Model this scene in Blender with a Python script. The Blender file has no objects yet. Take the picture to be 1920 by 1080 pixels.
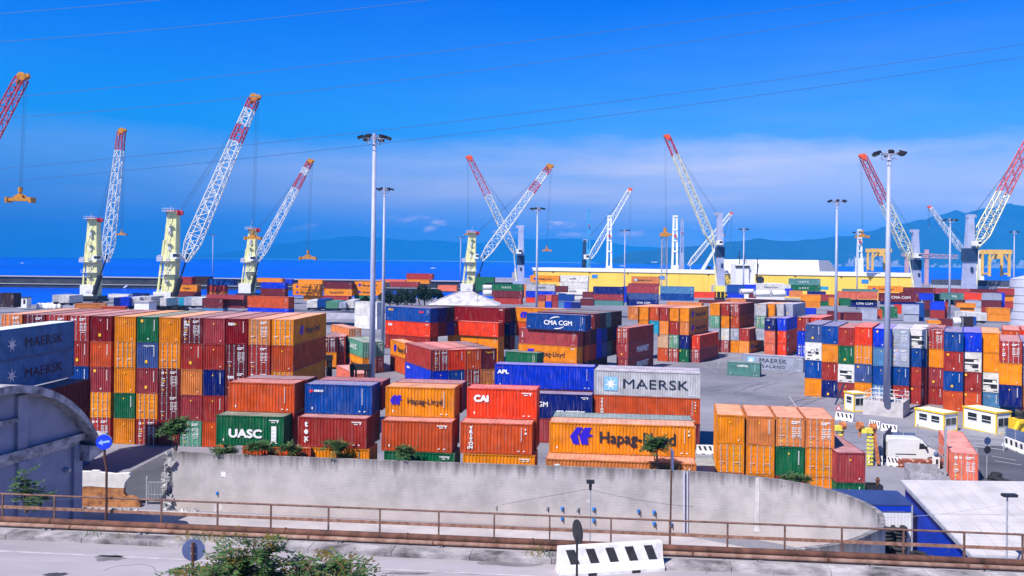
import bpy, math, random
from math import sin, cos, pi, sqrt, atan2
from mathutils import Vector, Matrix
random.seed(7)
R = math.radians
C = bpy.context.scene.collection
SC = bpy.context.scene

# ---------------------------------------------------------------- camera, sky, sun, exposure
F, CX, CY, ROLL, H = 1600.0, 1005.0, 488.2, 0.0115, 21.4     # lens and eye height solved from container sizes
CR, SR = cos(ROLL), sin(ROLL)
cam = bpy.data.objects.new('camera', bpy.data.cameras.new('camera'))
C.objects.link(cam)
cam.data.sensor_width = 36
cam.data.lens = F / 1920 * 36
cam.data.shift_x = (960 - CX) / 1920
cam.data.shift_y = -(540 - CY) / 1920
cam.data.clip_start = 0.5
cam.data.clip_end = 60000
cam.matrix_world = Matrix.Translation((0, 0, H)) @ Matrix.Rotation(pi / 2, 4, 'X') @ Matrix.Rotation(ROLL, 4, 'Z')
SC.camera = cam
SUN_AZ, SUN_EL = 223, 51                 # compass bearing of the sun from +Y, height
sd = Vector((sin(R(SUN_AZ)) * cos(R(SUN_EL)), cos(R(SUN_AZ)) * cos(R(SUN_EL)), sin(R(SUN_EL))))
sun = bpy.data.objects.new('sun', bpy.data.lights.new('sun', 'SUN'))
C.objects.link(sun)
sun.data.energy = 5.0
sun.data.angle = R(0.5)
sun.data.color = (1.0, 0.93, 0.86)
sun.rotation_euler = sd.to_track_quat('Z', 'Y').to_euler()
SC.view_settings.view_transform = 'Standard'
SC.view_settings.look = 'None'
SC.view_settings.exposure = 0.54
SC.view_settings.gamma = 1
W = bpy.data.worlds.new('World')
SC.world = W
W.use_nodes = True
nt = W.node_tree
nt.nodes.clear()


def N(nt, t, **kw):
    n = nt.nodes.new(t)
    for k, v in kw.items():
        if k == 'ins':
            for a, b in v.items():
                n.inputs[a].default_value = b
        else:
            setattr(n, k, v)
    return n


def ramp(nt, pts, interp='LINEAR'):
    n = nt.nodes.new('ShaderNodeValToRGB')
    e = n.color_ramp
    e.interpolation = interp
    while len(e.elements) < len(pts):
        e.elements.new(0.5)
    for el, (p, c) in zip(e.elements, pts):
        el.position = p
        el.color = (c, c, c, 1) if not isinstance(c, tuple) else (*c[:3], 1)
    return n


def build_sky():
    L = nt.links.new
    sky = N(nt, 'ShaderNodeTexSky', sky_type='NISHITA', sun_disc=False, sun_elevation=R(SUN_EL), sun_rotation=R(SUN_AZ),
            altitude=0, air_density=1.0, dust_density=0.3, ozone_density=6.0)
    tint = N(nt, 'ShaderNodeMix', data_type='RGBA', blend_type='MULTIPLY')
    tint.inputs[0].default_value = 1
    tint.inputs[7].default_value = SKY_TINT
    L(sky.outputs[0], tint.inputs[6])
    tc0 = N(nt, 'ShaderNodeTexCoord'); sp0 = N(nt, 'ShaderNodeSeparateXYZ'); L(tc0.outputs['Generated'], sp0.inputs[0])
    grad = ramp(nt, SKY_GRAD)
    L(sp0.outputs[2], grad.inputs[0])
    sc_ = N(nt, 'ShaderNodeVectorMath', operation='SCALE', ins={'Scale': 5.9}); L(grad.outputs[0], sc_.inputs[0])
    deep = N(nt, 'ShaderNodeMix', data_type='RGBA'); deep.inputs[0].default_value = 0.8
    L(tint.outputs[2], deep.inputs[6]); L(sc_.outputs[0], deep.inputs[7]); tint = deep
    tc = N(nt, 'ShaderNodeTexCoord')
    sep = N(nt, 'ShaderNodeSeparateXYZ')
    L(tc.outputs['Generated'], sep.inputs[0])
    # clouds live on a plane high above: direction / height
    zz = N(nt, 'ShaderNodeMath', operation='MAXIMUM', ins={1: 0.012})
    L(sep.outputs[2], zz.inputs[0])
    # thin veil of cirrus: stretched noise
    mp = N(nt, 'ShaderNodeMapping', ins={'Scale': (1.6, 1.6, 13.0), 'Location': (0.4, 0, 0.15)})
    L(tc.outputs['Generated'], mp.inputs[0])
    n1 = N(nt, 'ShaderNodeTexNoise', ins={'Scale': 1.5, 'Detail': 8.0, 'Roughness': 0.55})
    L(mp.outputs[0], n1.inputs['Vector'])
    r1 = ramp(nt, [(0.42, 0.0), (0.66, 1.0)], 'EASE')
    L(n1.outputs['Fac'], r1.inputs[0])
    # veil only at low elevation, more to the east
    el = ramp(nt, [(0.0, 0.5), (0.03, 0.9), (0.05, 1.0), (0.09, 1.0), (0.115, 0.75), (0.145, 0.1), (0.3, 0.0)])
    mpe = N(nt, 'ShaderNodeMapping', ins={'Scale': (2.2, 2.2, 9.0)}); L(tc.outputs['Generated'], mpe.inputs[0])
    ne = N(nt, 'ShaderNodeTexNoise', ins={'Scale': 1.6, 'Detail': 7.0, 'Roughness': 0.6}); L(mpe.outputs[0], ne.inputs['Vector'])
    ofs = N(nt, 'ShaderNodeMath', operation='MULTIPLY_ADD', ins={1: 0.07, 2: -0.035}); L(ne.outputs['Fac'], ofs.inputs[0])
    zw = N(nt, 'ShaderNodeMath', operation='ADD'); L(sep.outputs[2], zw.inputs[0]); L(ofs.outputs[0], zw.inputs[1])
    L(zw.outputs[0], el.inputs[0])
    az = N(nt, 'ShaderNodeMapRange', ins={'From Min': -0.4, 'From Max': 0.25, 'To Min': 0.18, 'To Max': 1.0})
    L(sep.outputs[0], az.inputs[0])
    add = N(nt, 'ShaderNodeMath', operation='MULTIPLY_ADD', ins={1: 0.42, 2: 0.58})
    L(r1.outputs[0], add.inputs[0])
    m1 = N(nt, 'ShaderNodeMath', operation='MULTIPLY')
    L(el.outputs[0], m1.inputs[0]); L(add.outputs[0], m1.inputs[1])
    m2 = N(nt, 'ShaderNodeMath', operation='MULTIPLY')
    L(m1.outputs[0], m2.inputs[0]); L(az.outputs[0], m2.inputs[1])
    m3 = N(nt, 'ShaderNodeMath', operation='MULTIPLY', ins={1: 0.8})
    L(m2.outputs[0], m3.inputs[0])
    # small cumulus heads low over the hills
    mp2 = N(nt, 'ShaderNodeMapping', ins={'Scale': (9, 9, 24), 'Location': (0.9, 0, 0)})
    L(tc.outputs['Generated'], mp2.inputs[0])
    n2 = N(nt, 'ShaderNodeTexNoise', ins={'Scale': 2.0, 'Detail': 6.0, 'Roughness': 0.6})
    L(mp2.outputs[0], n2.inputs['Vector'])
    r2 = ramp(nt, [(0.53, 0.0), (0.66, 1.0)], 'EASE')
    L(n2.outputs['Fac'], r2.inputs[0])
    el2 = ramp(nt, [(0.028, 0.0), (0.034, 1.0), (0.042, 0.8), (0.052, 0.0)], 'EASE')
    L(sep.outputs[2], el2.inputs[0])
    az2 = ramp(nt, [(0.34, 0.0), (0.40, 0.4), (0.46, 1.0), (0.55, 1.0), (0.62, 0.1)])
    a2 = N(nt, 'ShaderNodeMapRange', ins={'From Min': -1, 'From Max': 1})
    L(sep.outputs[0], a2.inputs[0]); L(a2.outputs[0], az2.inputs[0])
    m4 = N(nt, 'ShaderNodeMath', operation='MULTIPLY'); L(r2.outputs[0], m4.inputs[0]); L(el2.outputs[0], m4.inputs[1])
    m5 = N(nt, 'ShaderNodeMath', operation='MULTIPLY'); L(m4.outputs[0], m5.inputs[0]); L(az2.outputs[0], m5.inputs[1])
    mixv = N(nt, 'ShaderNodeMix', data_type='RGBA'); mixv.inputs[7].default_value = VEIL
    L(m3.outputs[0], mixv.inputs[0]); L(tint.outputs[2], mixv.inputs[6])
    mixc = N(nt, 'ShaderNodeMix', data_type='RGBA'); mixc.inputs[7].default_value = CUMU
    L(m5.outputs[0], mixc.inputs[0]); L(mixv.outputs[2], mixc.inputs[6])
    bg = N(nt, 'ShaderNodeBackground', ins={'Strength': 0.12})
    L(mixc.outputs[2], bg.inputs[0])
    out = N(nt, 'ShaderNodeOutputWorld')
    L(bg.outputs[0], out.inputs[0])


HAZE, HAZE_COL = 1.15e-4, (0.012, 0.37, 1.0, 1)
SKY_TINT = (0.03, 0.6, 1.3, 1)
SKY_GRAD = [(0.0, (.0, .24, 1.0)), (0.03, (.0, .27, 1.0)), (0.10, (.0, .38, 1.05)), (0.15, (.0, .39, 1.1)), (0.22, (.0, .25, 1.05)), (0.30, (.0, .15, .95)), (0.42, (.0, .08, .4)), (1.0, (.022, .072, .23))]
VEIL = (11.0, 8.6, 6.4, 1)
CUMU = (22.0, 15.0, 11.0, 1)
build_sky()


# ---------------------------------------------------------------- helpers
def ray(px, py):
    dx, dy = px - CX, py - CY
    return (dx * CR + dy * SR) / F, (-dx * SR + dy * CR) / F


def at(px, py, z=0.0):
    a, b = ray(px, py)
    d = (H - z) / b
    return Vector((a * d, d, z))


def atd(px, py, Y):
    a, b = ray(px, py)
    return Vector((a * Y, Y, H - b * Y))


def lin(c):
    return tuple(((v / 255 + .055) / 1.055) ** 2.4 if v > 10 else v / 255 / 12.92 for v in c)


def tag(o, label=None, cat=None, group=None, kind=None):
    if label: o['label'] = label
    if cat: o['category'] = cat
    if group: o['group'] = group
    if kind: o['kind'] = kind
    return o


def empty(name, loc=(0, 0, 0), rz=0.0):
    o = bpy.data.objects.new(name, None)
    C.objects.link(o)
    o.location = loc
    o.rotation_euler = (0, 0, rz)
    o.empty_display_size = 0.3
    return o


def put(name, me, parent=None, loc=(0, 0, 0), rz=0.0, col=None, scale=None):
    o = bpy.data.objects.new(name, me)
    C.objects.link(o)
    if parent: o.parent = parent
    o.location = loc
    o.rotation_euler = (0, 0, rz)
    if scale: o.scale = scale
    if col: o.color = (*col[:3], 1)
    return o


class MB:
    def __init__(s):
        s.v = []; s.f = []; s.m = []

    def add(s, vs, fs, m=0):
        n = len(s.v)
        s.v += [tuple(v) for v in vs]
        s.f += [tuple(i + n for i in f) for f in fs]
        s.m += [m] * len(fs)
        return s

    def box(s, a, b, m=0):
        x0, y0, z0 = a; x1, y1, z1 = b
        return s.add([(x0, y0, z0), (x1, y0, z0), (x1, y1, z0), (x0, y1, z0), (x0, y0, z1), (x1, y0, z1), (x1, y1, z1), (x0, y1, z1)],
                     [(0, 3, 2, 1), (4, 5, 6, 7), (0, 1, 5, 4), (1, 2, 6, 5), (2, 3, 7, 6), (3, 0, 4, 7)], m)

    def quad(s, a, b, c, d, m=0):
        return s.add([a, b, c, d], [(0, 1, 2, 3)], m)

    def tube(s, p, q, r0, r1=None, n=8, m=0, cap=True):
        p, q = Vector(p), Vector(q)
        r1 = r0 if r1 is None else r1
        d = (q - p)
        if d.length < 1e-6: return s
        d.normalize()
        u = d.orthogonal().normalized(); w = d.cross(u)
        vs = [p + (u * cos(2 * pi * i / n) + w * sin(2 * pi * i / n)) * r0 for i in range(n)] + [q + (u * cos(2 * pi * i / n) + w * sin(2 * pi * i / n)) * r1 for i in range(n)]
        fs = [(i, (i + 1) % n, n + (i + 1) % n, n + i) for i in range(n)]
        if cap: fs += [tuple(range(n - 1, -1, -1)), tuple(range(n, 2 * n))]
        return s.add(vs, fs, m)

    def path(s, pts, r, n=6, m=0):
        for a, b in zip(pts, pts[1:]): s.tube(a, b, r, r, n, m)
        return s

    def beam(s, p, q, w, h=None, m=0):          # rectangular bar, w sideways, h upright
        p, q = Vector(p), Vector(q); h = h or w
        d = (q - p).normalized()
        side = d.cross(Vector((0, 0, 1)))
        side = side.normalized() if side.length > 1e-3 else Vector((1, 0, 0))
        up = side.cross(d).normalized()
        vs = []
        for e in (p, q):
            for a, b in ((-1, -1), (1, -1), (1, 1), (-1, 1)):
                vs.append(e + side * a * w / 2 + up * b * h / 2)
        return s.add(vs, [(3, 2, 1, 0), (4, 5, 6, 7), (0, 1, 5, 4), (1, 2, 6, 5), (2, 3, 7, 6), (3, 0, 4, 7)], m)

    def prism(s, poly, fn, t0, t1, m=0):         # 2-D polygon swept between two offsets, fn(u, v, t) -> point
        n = len(poly)
        vs = [fn(u, v, t0) for u, v in poly] + [fn(u, v, t1) for u, v in poly]
        fs = [tuple(range(n - 1, -1, -1)), tuple(range(n, 2 * n))] + [(i, (i + 1) % n, n + (i + 1) % n, n + i) for i in range(n)]
        return s.add(vs, fs, m)

    def lathe(s, prof, c, n=16, m=0):
        k = len(prof); c = Vector(c)
        vs = [c + Vector((r * cos(2 * pi * i / n), r * sin(2 * pi * i / n), z)) for i in range(n) for r, z in prof]
        fs = [(i * k + j, ((i + 1) % n) * k + j, ((i + 1) % n) * k + j + 1, i * k + j + 1) for i in range(n) for j in range(k - 1)]
        return s.add(vs, fs, m)

    def wheel(s, c, ax, r, w, m=0, n=14):
        c, ax = Vector(c), Vector(ax).normalized()
        return s.tube(c - ax * w / 2, c + ax * w / 2, r, r, n, m)

    def mesh(s, name, mats, smooth=False):
        me = bpy.data.meshes.new(name)
        me.from_pydata(s.v, [], s.f)
        for m in (mats if isinstance(mats, (list, tuple)) else [mats]): me.materials.append(m)
        me.polygons.foreach_set('material_index', s.m)
        if smooth: me.polygons.foreach_set('use_smooth', [True] * len(s.f))
        me.update()
        return me

    def build(s, name, mats, parent=None, smooth=False, loc=(0, 0, 0), rz=0.0, col=None):
        o = put(name, s.mesh(name, mats, smooth), parent, loc, rz, col)
        return o


# ---------------------------------------------------------------- materials
MATS = {}


def mat(name, col, rough=0.6, var=0.15, vs=1.5, metal=0.0, bump=0.0, spec=None, emit=None, stretch=(1, 1, 1), col2=None, obj=False):
    """plain painted / worn surface: base colour broken up by noise; col2 is a second tone for stains"""
    if name in MATS: return MATS[name]
    m = bpy.data.materials.new(name); m.use_nodes = True
    t = m.node_tree; L = t.links.new
    b = t.nodes['Principled BSDF']
    b.inputs['Roughness'].default_value = rough
    b.inputs['Metallic'].default_value = metal
    if spec is not None: b.inputs['Specular IOR Level'].default_value = spec
    tc = N(t, 'ShaderNodeTexCoord'); mp = N(t, 'ShaderNodeMapping', ins={'Scale': stretch})
    L(tc.outputs['Object'], mp.inputs[0])
    n = N(t, 'ShaderNodeTexNoise', ins={'Scale': vs, 'Detail': 6.0, 'Roughness': 0.6})
    L(mp.outputs[0], n.inputs['Vector'])
    mx = N(t, 'ShaderNodeMix', data_type='RGBA')
    c2 = col2 or tuple(v * (1 - 2 * var) for v in col)
    mx.inputs[6].default_value = (*[min(1, v * (1 + var)) for v in col], 1); mx.inputs[7].default_value = (*c2, 1)
    r = ramp(t, [(0.35, 0.0), (0.68, 1.0)])
    L(n.outputs['Fac'], r.inputs[0]); L(r.outputs[0], mx.inputs[0]); L(mx.outputs[2], b.inputs['Base Color'])
    if bump:
        bp = N(t, 'ShaderNodeBump', ins={'Strength': bump, 'Distance': 0.05})
        n3 = N(t, 'ShaderNodeTexNoise', ins={'Scale': vs * 9, 'Detail': 5.0}); L(mp.outputs[0], n3.inputs['Vector'])
        L(n3.outputs['Fac'], bp.inputs['Height']); L(bp.outputs[0], b.inputs['Normal'])
    MATS[name] = m
    return m


def paint_mat(name, rust, fade, rough=0.45):
    """container paint: colour comes from the object, worn by dust, streaks and rust"""
    m = bpy.data.materials.new(name); m.use_nodes = True
    t = m.node_tree; L = t.links.new
    b = t.nodes['Principled BSDF']; b.inputs['Roughness'].default_value = rough
    b.inputs['Specular IOR Level'].default_value = 0.25
    oi = N(t, 'ShaderNodeObjectInfo'); tc = N(t, 'ShaderNodeTexCoord')
    mul = N(t, 'ShaderNodeMath', operation='MULTIPLY', ins={1: 90.0}); L(oi.outputs['Random'], mul.inputs[0])
    cmb = N(t, 'ShaderNodeCombineXYZ')
    for i in range(3): L(mul.outputs[0], cmb.inputs[i])
    ad = N(t, 'ShaderNodeVectorMath', operation='ADD'); L(tc.outputs['Object'], ad.inputs[0]); L(cmb.outputs[0], ad.inputs[1])
    mp = N(t, 'ShaderNodeMapping', ins={'Scale': (2.6, 2.6, 0.32)}); L(ad.outputs[0], mp.inputs[0])
    n1 = N(t, 'ShaderNodeTexNoise', ins={'Scale': 1.6, 'Detail': 7.0, 'Roughness': 0.65}); L(mp.outputs[0], n1.inputs['Vector'])
    n2 = N(t, 'ShaderNodeTexNoise', ins={'Scale': 0.9, 'Detail': 4.0}); L(ad.outputs[0], n2.inputs['Vector'])
    n3 = N(t, 'ShaderNodeTexNoise', ins={'Scale': 5.0, 'Detail': 8.0, 'Roughness': 0.7}); L(mp.outputs[0], n3.inputs['Vector'])
    hsv = N(t, 'ShaderNodeHueSaturation')
    mr = N(t, 'ShaderNodeMapRange', ins={'From Min': 0.3, 'From Max': 0.7, 'To Min': 0.74, 'To Max': 1.18}); L(n2.outputs['Fac'], mr.inputs[0])
    L(mr.outputs[0], hsv.inputs['Value']); L(oi.outputs['Color'], hsv.inputs['Color'])
    r1 = ramp(t, [(0.5, 0.0), (0.78, fade)]); L(n1.outputs['Fac'], r1.inputs[0])
    mx = N(t, 'ShaderNodeMix', data_type='RGBA'); mx.inputs[7].default_value = (0.42, 0.36, 0.36, 1)
    L(r1.outputs[0], mx.inputs[0]); L(hsv.outputs[0], mx.inputs[6])
    r3 = ramp(t, [(0.66, 0.0), (0.72, rust)]); L(n3.outputs['Fac'], r3.inputs[0])
    mr2 = N(t, 'ShaderNodeMix', data_type='RGBA'); mr2.inputs[7].default_value = (0.11, 0.035, 0.015, 1)
    L(r3.outputs[0], mr2.inputs[0]); L(mx.outputs[2], mr2.inputs[6])
    L(mr2.outputs[2], b.inputs['Base Color'])
    MATS[name] = m
    return m


PAINT = paint_mat('container_paint', 0.9, 0.27)
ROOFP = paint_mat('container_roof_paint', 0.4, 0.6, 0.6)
FRAMEP = paint_mat('container_frame_paint', 0.95, 0.35)
OBJC = paint_mat('worn_paint', 0.25, 0.15)
WHITE = mat('white_lettering', (0.82, 0.82, 0.82), 0.5, 0.06)
BLACKL = mat('black_lettering', (0.02, 0.02, 0.03), 0.5, 0.05)
PURPLE = mat('violet_logo_paint', lin((36, 14, 190)), 0.5, 0.05)
DKBLUE = mat('dark_blue_lettering', lin((25, 40, 62)), 0.5, 0.05)
PALEB = mat('pale_blue_logo_paint', lin((130, 190, 225)), 0.5, 0.08)
REDL = mat('red_lettering', lin((230, 50, 50)), 0.5, 0.05)
YELL = mat('yellow_sticker', lin((250, 190, 40)), 0.5, 0.1)
STEEL = mat('galvanised_steel', (0.42, 0.44, 0.5), 0.5, 0.12, 3, 0.2)
BARM = mat('locking_bar_steel', (0.6, 0.58, 0.6), 0.45, 0.15, 6, 0.3)
DARK = mat('dark_rubber_and_gap', (0.014, 0.014, 0.017), 0.7, 0.2)
BLACKST = mat('black_steel', (0.02, 0.021, 0.025), 0.5, 0.2)
GLASS = mat('dark_window_glass', (0.02, 0.028, 0.035), 0.08, 0.1)
CONC = mat('grey_concrete', (0.42, 0.4, 0.41), 0.85, 0.16, 0.9, bump=0.25)
WHITEP = mat('white_paint', (0.83, 0.83, 0.83), 0.5, 0.06, 1.2)
YELP = mat('yellow_paint', lin((252, 205, 40)), 0.5, 0.08)
RUST = mat('rusty_steel', (0.12, 0.05, 0.032), 0.85, 0.3, 2.0, col2=(0.04, 0.016, 0.011), bump=0.3)
RUSTL = mat('light_rust_steel', (0.25, 0.16, 0.125), 0.8, 0.3, 2.0, col2=(0.13, 0.05, 0.03), bump=0.2)
TYRE = mat('tyre_rubber', (0.018, 0.018, 0.02), 0.8, 0.2)
ROPE = mat('steel_rope', (0.035, 0.04, 0.06), 0.6, 0.1)


# ---------------------------------------------------------------- lettering
TXT = {}


def text_mesh(s, bold=0.0, sp=1.0, mats=None, key=None):
    k = (s, bold, sp, key)
    if k in TXT: return TXT[k]
    cu = bpy.data.curves.new('lettering', 'FONT')
    cu.body = s; cu.size = 1.0; cu.extrude = 0.003; cu.space_character = sp; cu.space_line = 0.86
    cu.align_x = 'CENTER' if '\n' in s else 'LEFT'
    cu.resolution_u = 3
    o = bpy.data.objects.new('tmp', cu); C.objects.link(o)
    dg = bpy.context.evaluated_depsgraph_get()
    m0 = bpy.data.meshes.new_from_object(o.evaluated_get(dg))
    bpy.data.objects.remove(o); bpy.data.curves.remove(cu)
    # heavier strokes: the same glyphs a hair apart
    mb = MB(); vs = [v.co.copy() for v in m0.vertices]; fs = [tuple(p.vertices) for p in m0.polygons]
    w = bold * 1.1
    for i, (dx, dy) in enumerate([(0, 0)] if bold < .008 else [(-w, 0), (w, 0), (0, w), (0, -w)]): mb.add([v + Vector((dx, dy, i * .0006)) for v in vs], fs)
    bpy.data.meshes.remove(m0)
    me = mb.mesh('lettering', [mats])
    me.materials.clear(); me.materials.append(mats)
    TXT[k] = me
    return me


def flat_mesh(name, polys, mats):
    """flat lettering shapes in the x/y plane, 3 mm thick; polys: (points, material index)"""
    if name in TXT: return TXT[name]
    mb = MB()
    for pts, m in polys: mb.prism(pts, lambda u, v, t: (u, v, t), -0.003, 0.003, m)
    TXT[name] = mb.mesh(name, mats)
    return TXT[name]


def star_pts(n, r0, r1, cx=0.0, cy=0.0):
    return [(cx + (r0 if i % 2 == 0 else r1) * sin(pi * i / n), cy + (r0 if i % 2 == 0 else r1) * cos(pi * i / n)) for i in range(2 * n)]


def arc_pts(r, w, a0, a1, n=10, sx=1.0):
    o = [(sx * r * cos(R(a0 + (a1 - a0) * i / n)), r * sin(R(a0 + (a1 - a0) * i / n))) for i in range(n + 1)]
    i_ = [(sx * (r - w * sin(pi * (0.15 + 0.8 * i / n))) * cos(R(a0 + (a1 - a0) * i / n)), (r - w * sin(pi * (0.15 + 0.8 * i / n))) * sin(R(a0 + (a1 - a0) * i / n))) for i in range(n, -1, -1)]
    return o + i_


HL = [([(0, .45), (.40, 1), (.78, 1), (.46, .5), (.58, 0), (.22, 0)], 0),
      ([(.56, .52), (.88, 1), (1.30, 1), (1.10, .66), (1.42, .54), (1.06, .42), (1.10, 0), (.68, 0)], 0)]


def logo(kind):
    if kind == 'hl': return flat_mesh('hl_logo', HL, [PURPLE])
    if kind == 'star': return flat_mesh('star_logo', [([(0, 0), (1, 0), (1, 1), (0, 1)], 0)], [PALEB])
    if kind == 'starw':
        me = flat_mesh('star_white', [(star_pts(7, .46, .17, .5, .5), 0)], [WHITE]); return me
    if kind == 'arcs': return flat_mesh('arc_logo', [(arc_pts(1, .16, 70, 150, 12, 1.5), 0), (arc_pts(1, .16, 250, 330, 12, 1.5), 0)], [WHITE])


FACES = {'side': Matrix(((0, 0, 1), (1, 0, 0), (0, 1, 0))), 'end': Matrix(((1, 0, 0), (0, 0, -1), (0, 1, 0))), 'left': Matrix(((0, 0, -1), (-1, 0, 0), (0, 1, 0)))}
CW = 2.44


def on_face(o, root, face, u, z, sx, sz, L):
    off = 0.008
    loc = {'side': (CW + off, u, z), 'end': (u, -off, z), 'left': (-off, L - u, z)}[face]
    M = FACES[face].to_4x4() @ Matrix.Diagonal((sx, sz, 1, 1))
    o.parent = root
    o.matrix_local = Matrix.Translation(loc) @ M
    return o


def letter(root, s, face, u, z, h, L, m=None, wx=1.0, bold=0.02, sp=1.0):
    me = text_mesh(s, bold, sp, m or WHITE, (m or WHITE).name)
    return on_face(put('lettering', me), root, face, u, z, h * 1.37 * wx, h * 1.37, L)


def emblem(root, kind, face, u, z, h, L, wx=1.0):
    o = on_face(put('emblem', logo(kind)), root, face, u, z, h * wx, h, L)
    if kind == 'star':
        s = put('star', logo('starw'), o); s.location = (0, 0, 0.006)
    return o


# ---------------------------------------------------------------- shipping containers
CM = {}


def corr(n0, n1, pitch, depth):
    """trapezoid wall profile along a length: list of (position, inset)"""
    k = max(4, round((n1 - n0) / pitch)); p = (n1 - n0) / k
    out = []
    for i in range(k):
        a = n0 + i * p
        out += [(a, 0), (a + p * .36, 0), (a + p * .5, depth), (a + p * .86, depth)]
    return out + [(n1, 0)]


def cmesh(kind, L, h):
    k = (kind, round(L, 2), round(h, 2))
    if k in CM: return CM[k]
    mb = MB(); p = .13
    if kind == 'frame':
        for x in (0, CW - p):
            for y in (0, L - p): mb.box((x, y, .13), (x + p, y + p, h - .12))
        for x in (0.01, CW - .1):
            mb.box((x, p, .02), (x + .09, L - p, .17)); mb.box((x, p, h - .11), (x + .09, L - p, h - .015))
        for y in (0.015, L - .1):
            mb.box((p, y, .02), (CW - p, y + .085, .16)); mb.box((p, y, h - .13), (CW - p, y + .085, h - .015))
        for x in (-.006, CW - .172):
            for y in (-.006, L - .172):
                for z in (0, h - .12): mb.box((x, y, z), (x + .178, y + .178, z + .12), 0)
        mb.box((.2, .2, .05), (CW - .2, L - .2, .1))
        me = mb.mesh('container_frame', FRAMEP)
    elif kind == 'side':
        pr = corr(p, L - p, .285, .045)
        vs = []; fs = []
        for y, d in pr: vs += [(CW - .035 - d, y, .15), (CW - .035 - d, y, h - .1)]
        fs = [(2 * i, 2 * i + 2, 2 * i + 3, 2 * i + 1) for i in range(len(pr) - 1)]
        mb.add(vs, fs); me = mb.mesh('container_side_wall', PAINT)
    elif kind == 'end':
        pr = corr(p, CW - p, .25, .05); vs = []
        for x, d in pr: vs += [(x, .03 + d, .15), (x, .03 + d, h - .11)]
        mb.add(vs, [(2 * i, 2 * i + 2, 2 * i + 3, 2 * i + 1) for i in range(len(pr) - 1)]); me = mb.mesh('container_end_wall', PAINT)
    elif kind == 'roof':
        pr = corr(.1, L - .1, .42, .022); vs = []
        for y, d in pr: vs += [(.07, y, h - .018 - d), (CW - .07, y, h - .018 - d)]
        mb.add(vs, [(2 * i, 2 * i + 1, 2 * i + 3, 2 * i + 2) for i in range(len(pr) - 1)]); me = mb.mesh('container_roof', ROOFP)
    elif kind == 'door':           # one leaf, hinge edge at x = 0, flat sheet with pressed horizontal bands
        w = (CW - 2 * p) / 2 - .01
        mb.box((0, .03, .16), (w, .06, h - .14))
        n = 5; z0, z1 = .2, h - .2; st = (z1 - z0) / n
        for i in range(n):
            mb.box((.05, .012, z0 + i * st + .07), (w - .05, .03, z0 + (i + 1) * st - .05))
        me = mb.mesh('container_door', PAINT)
    elif kind == 'bar':
        mb.tube((0, 0, .06), (0, 0, h - .06), .03, n=6)
        for z in (.1, .75, h - 1.0, h - .12): mb.box((-.055, -.03, z - .045), (.055, .04, z + .045))
        me = mb.mesh('container_locking_bar', BARM)
    elif kind == 'handle':
        mb.tube((0, 0, 0), (.42, 0, .02), .016, n=5); mb.box((.36, -.02, -.04), (.46, .02, .06))
        me = mb.mesh('container_handle', BARM)
    elif kind == 'back':
        mb.box((.06, L - .06, .15), (CW - .06, L - .03, h - .1)); me = mb.mesh('container_back', PAINT)
    elif kind in ('mk1', 'mk2', 'mk3'):          # stencilled data panels on doors
        rnd = random.Random(kind)
        def blk(x, z, w, hh, m=0): mb.box((x, -.012, z), (x + w, .02, z + hh), m)
        for i in range(2): blk(1.32, h - .42 - i * .15, .78 - i * .3, .09)
        for i in range(6): blk(1.36, h - .95 - i * .16, .3 + rnd.random() * .2, .06); blk(1.85, h - .95 - i * .16, .3, .06)
        if kind != 'mk2':
            blk(.32, h - .62, .26, .28); blk(.75, h - .55, .2, .18, 1 if kind == 'mk3' else 0)
            for i in range(4): blk(.3, h - 1.2 - i * .24, .22 + rnd.random() * .4, .1, 1 if i == 1 else 0)
        blk(.36, .42, .2, .16, 1)
        me = mb.mesh('door_lettering', [WHITE, YELL])
    elif kind in ('id1', 'id2', 'id3', 'id4'):   # stencils on a blank end: tall number column, sticker, tag
        def blk(x, z, w, hh, m=0): mb.box((x, -.004, z), (x + w, .02, z + hh), m)
        if kind != 'id3':
            for i in range(11): blk(1.93, h - .42 - i * .115, .075, .085)
        if kind == 'id1': blk(1.05, h - .7, .12, .16, 1)
        if kind == 'id2': blk(.95, .55, .26, .34, 1); blk(1.1, h - .55, .09, .12)
        if kind == 'id3': blk(1.1, h - .72, .14, .15, 1); blk(1.9, .3, .1, .12)
        if kind == 'id4': blk(.42, h - .62, .26, .3, 1); blk(1.2, .3, .13, .2)
        me = mb.mesh('end_lettering', [WHITE, YELL])
    elif kind in ('sd1', 'sd2', 'sd3', 'sd4'):   # stencils near the door end of a long side
        def blk(y, z, w, hh, m=0): mb.box((CW - .02, y, z), (CW + .006, y + w, z + hh), m)
        for i in range({'sd1': 13, 'sd2': 9, 'sd3': 0, 'sd4': 11}[kind]): blk(L - .92, h - .42 - i * .13, .05, .085)
        if kind == 'sd3':
            for i in range(8): blk(L - 1.3 + i * .11, h - .4, .08, .1)
            for i in range(3): blk(L - 1.1 + i * .11, h - .56, .08, .08)
        for i in range({'sd1': 4, 'sd2': 2, 'sd3': 1, 'sd4': 0}[kind]): blk(L - .6, h - .55 - i * .32, .09 + .05 * (i % 2), .16, 1 if i == 3 and kind == 'sd1' else 0)
        blk(.62, .38, .1, .18); blk(L - 1.2, .26, .16, .08); blk(L - .75, .26, .16, .08)
        me = mb.mesh('side_lettering', [WHITE, YELL])
    elif kind == 'reefer':
        mb.box((p, .02, .15), (CW - p, .06, h - .12)); me = mb.mesh('reefer_end_panel', OBJC)
    elif kind in ('cool1', 'cool2'):             # refrigeration unit let into a reefer end
        def blk(x, z, w, hh, m, y=-.01): mb.box((x, y, z), (x + w, .05, z + hh), m)
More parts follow.
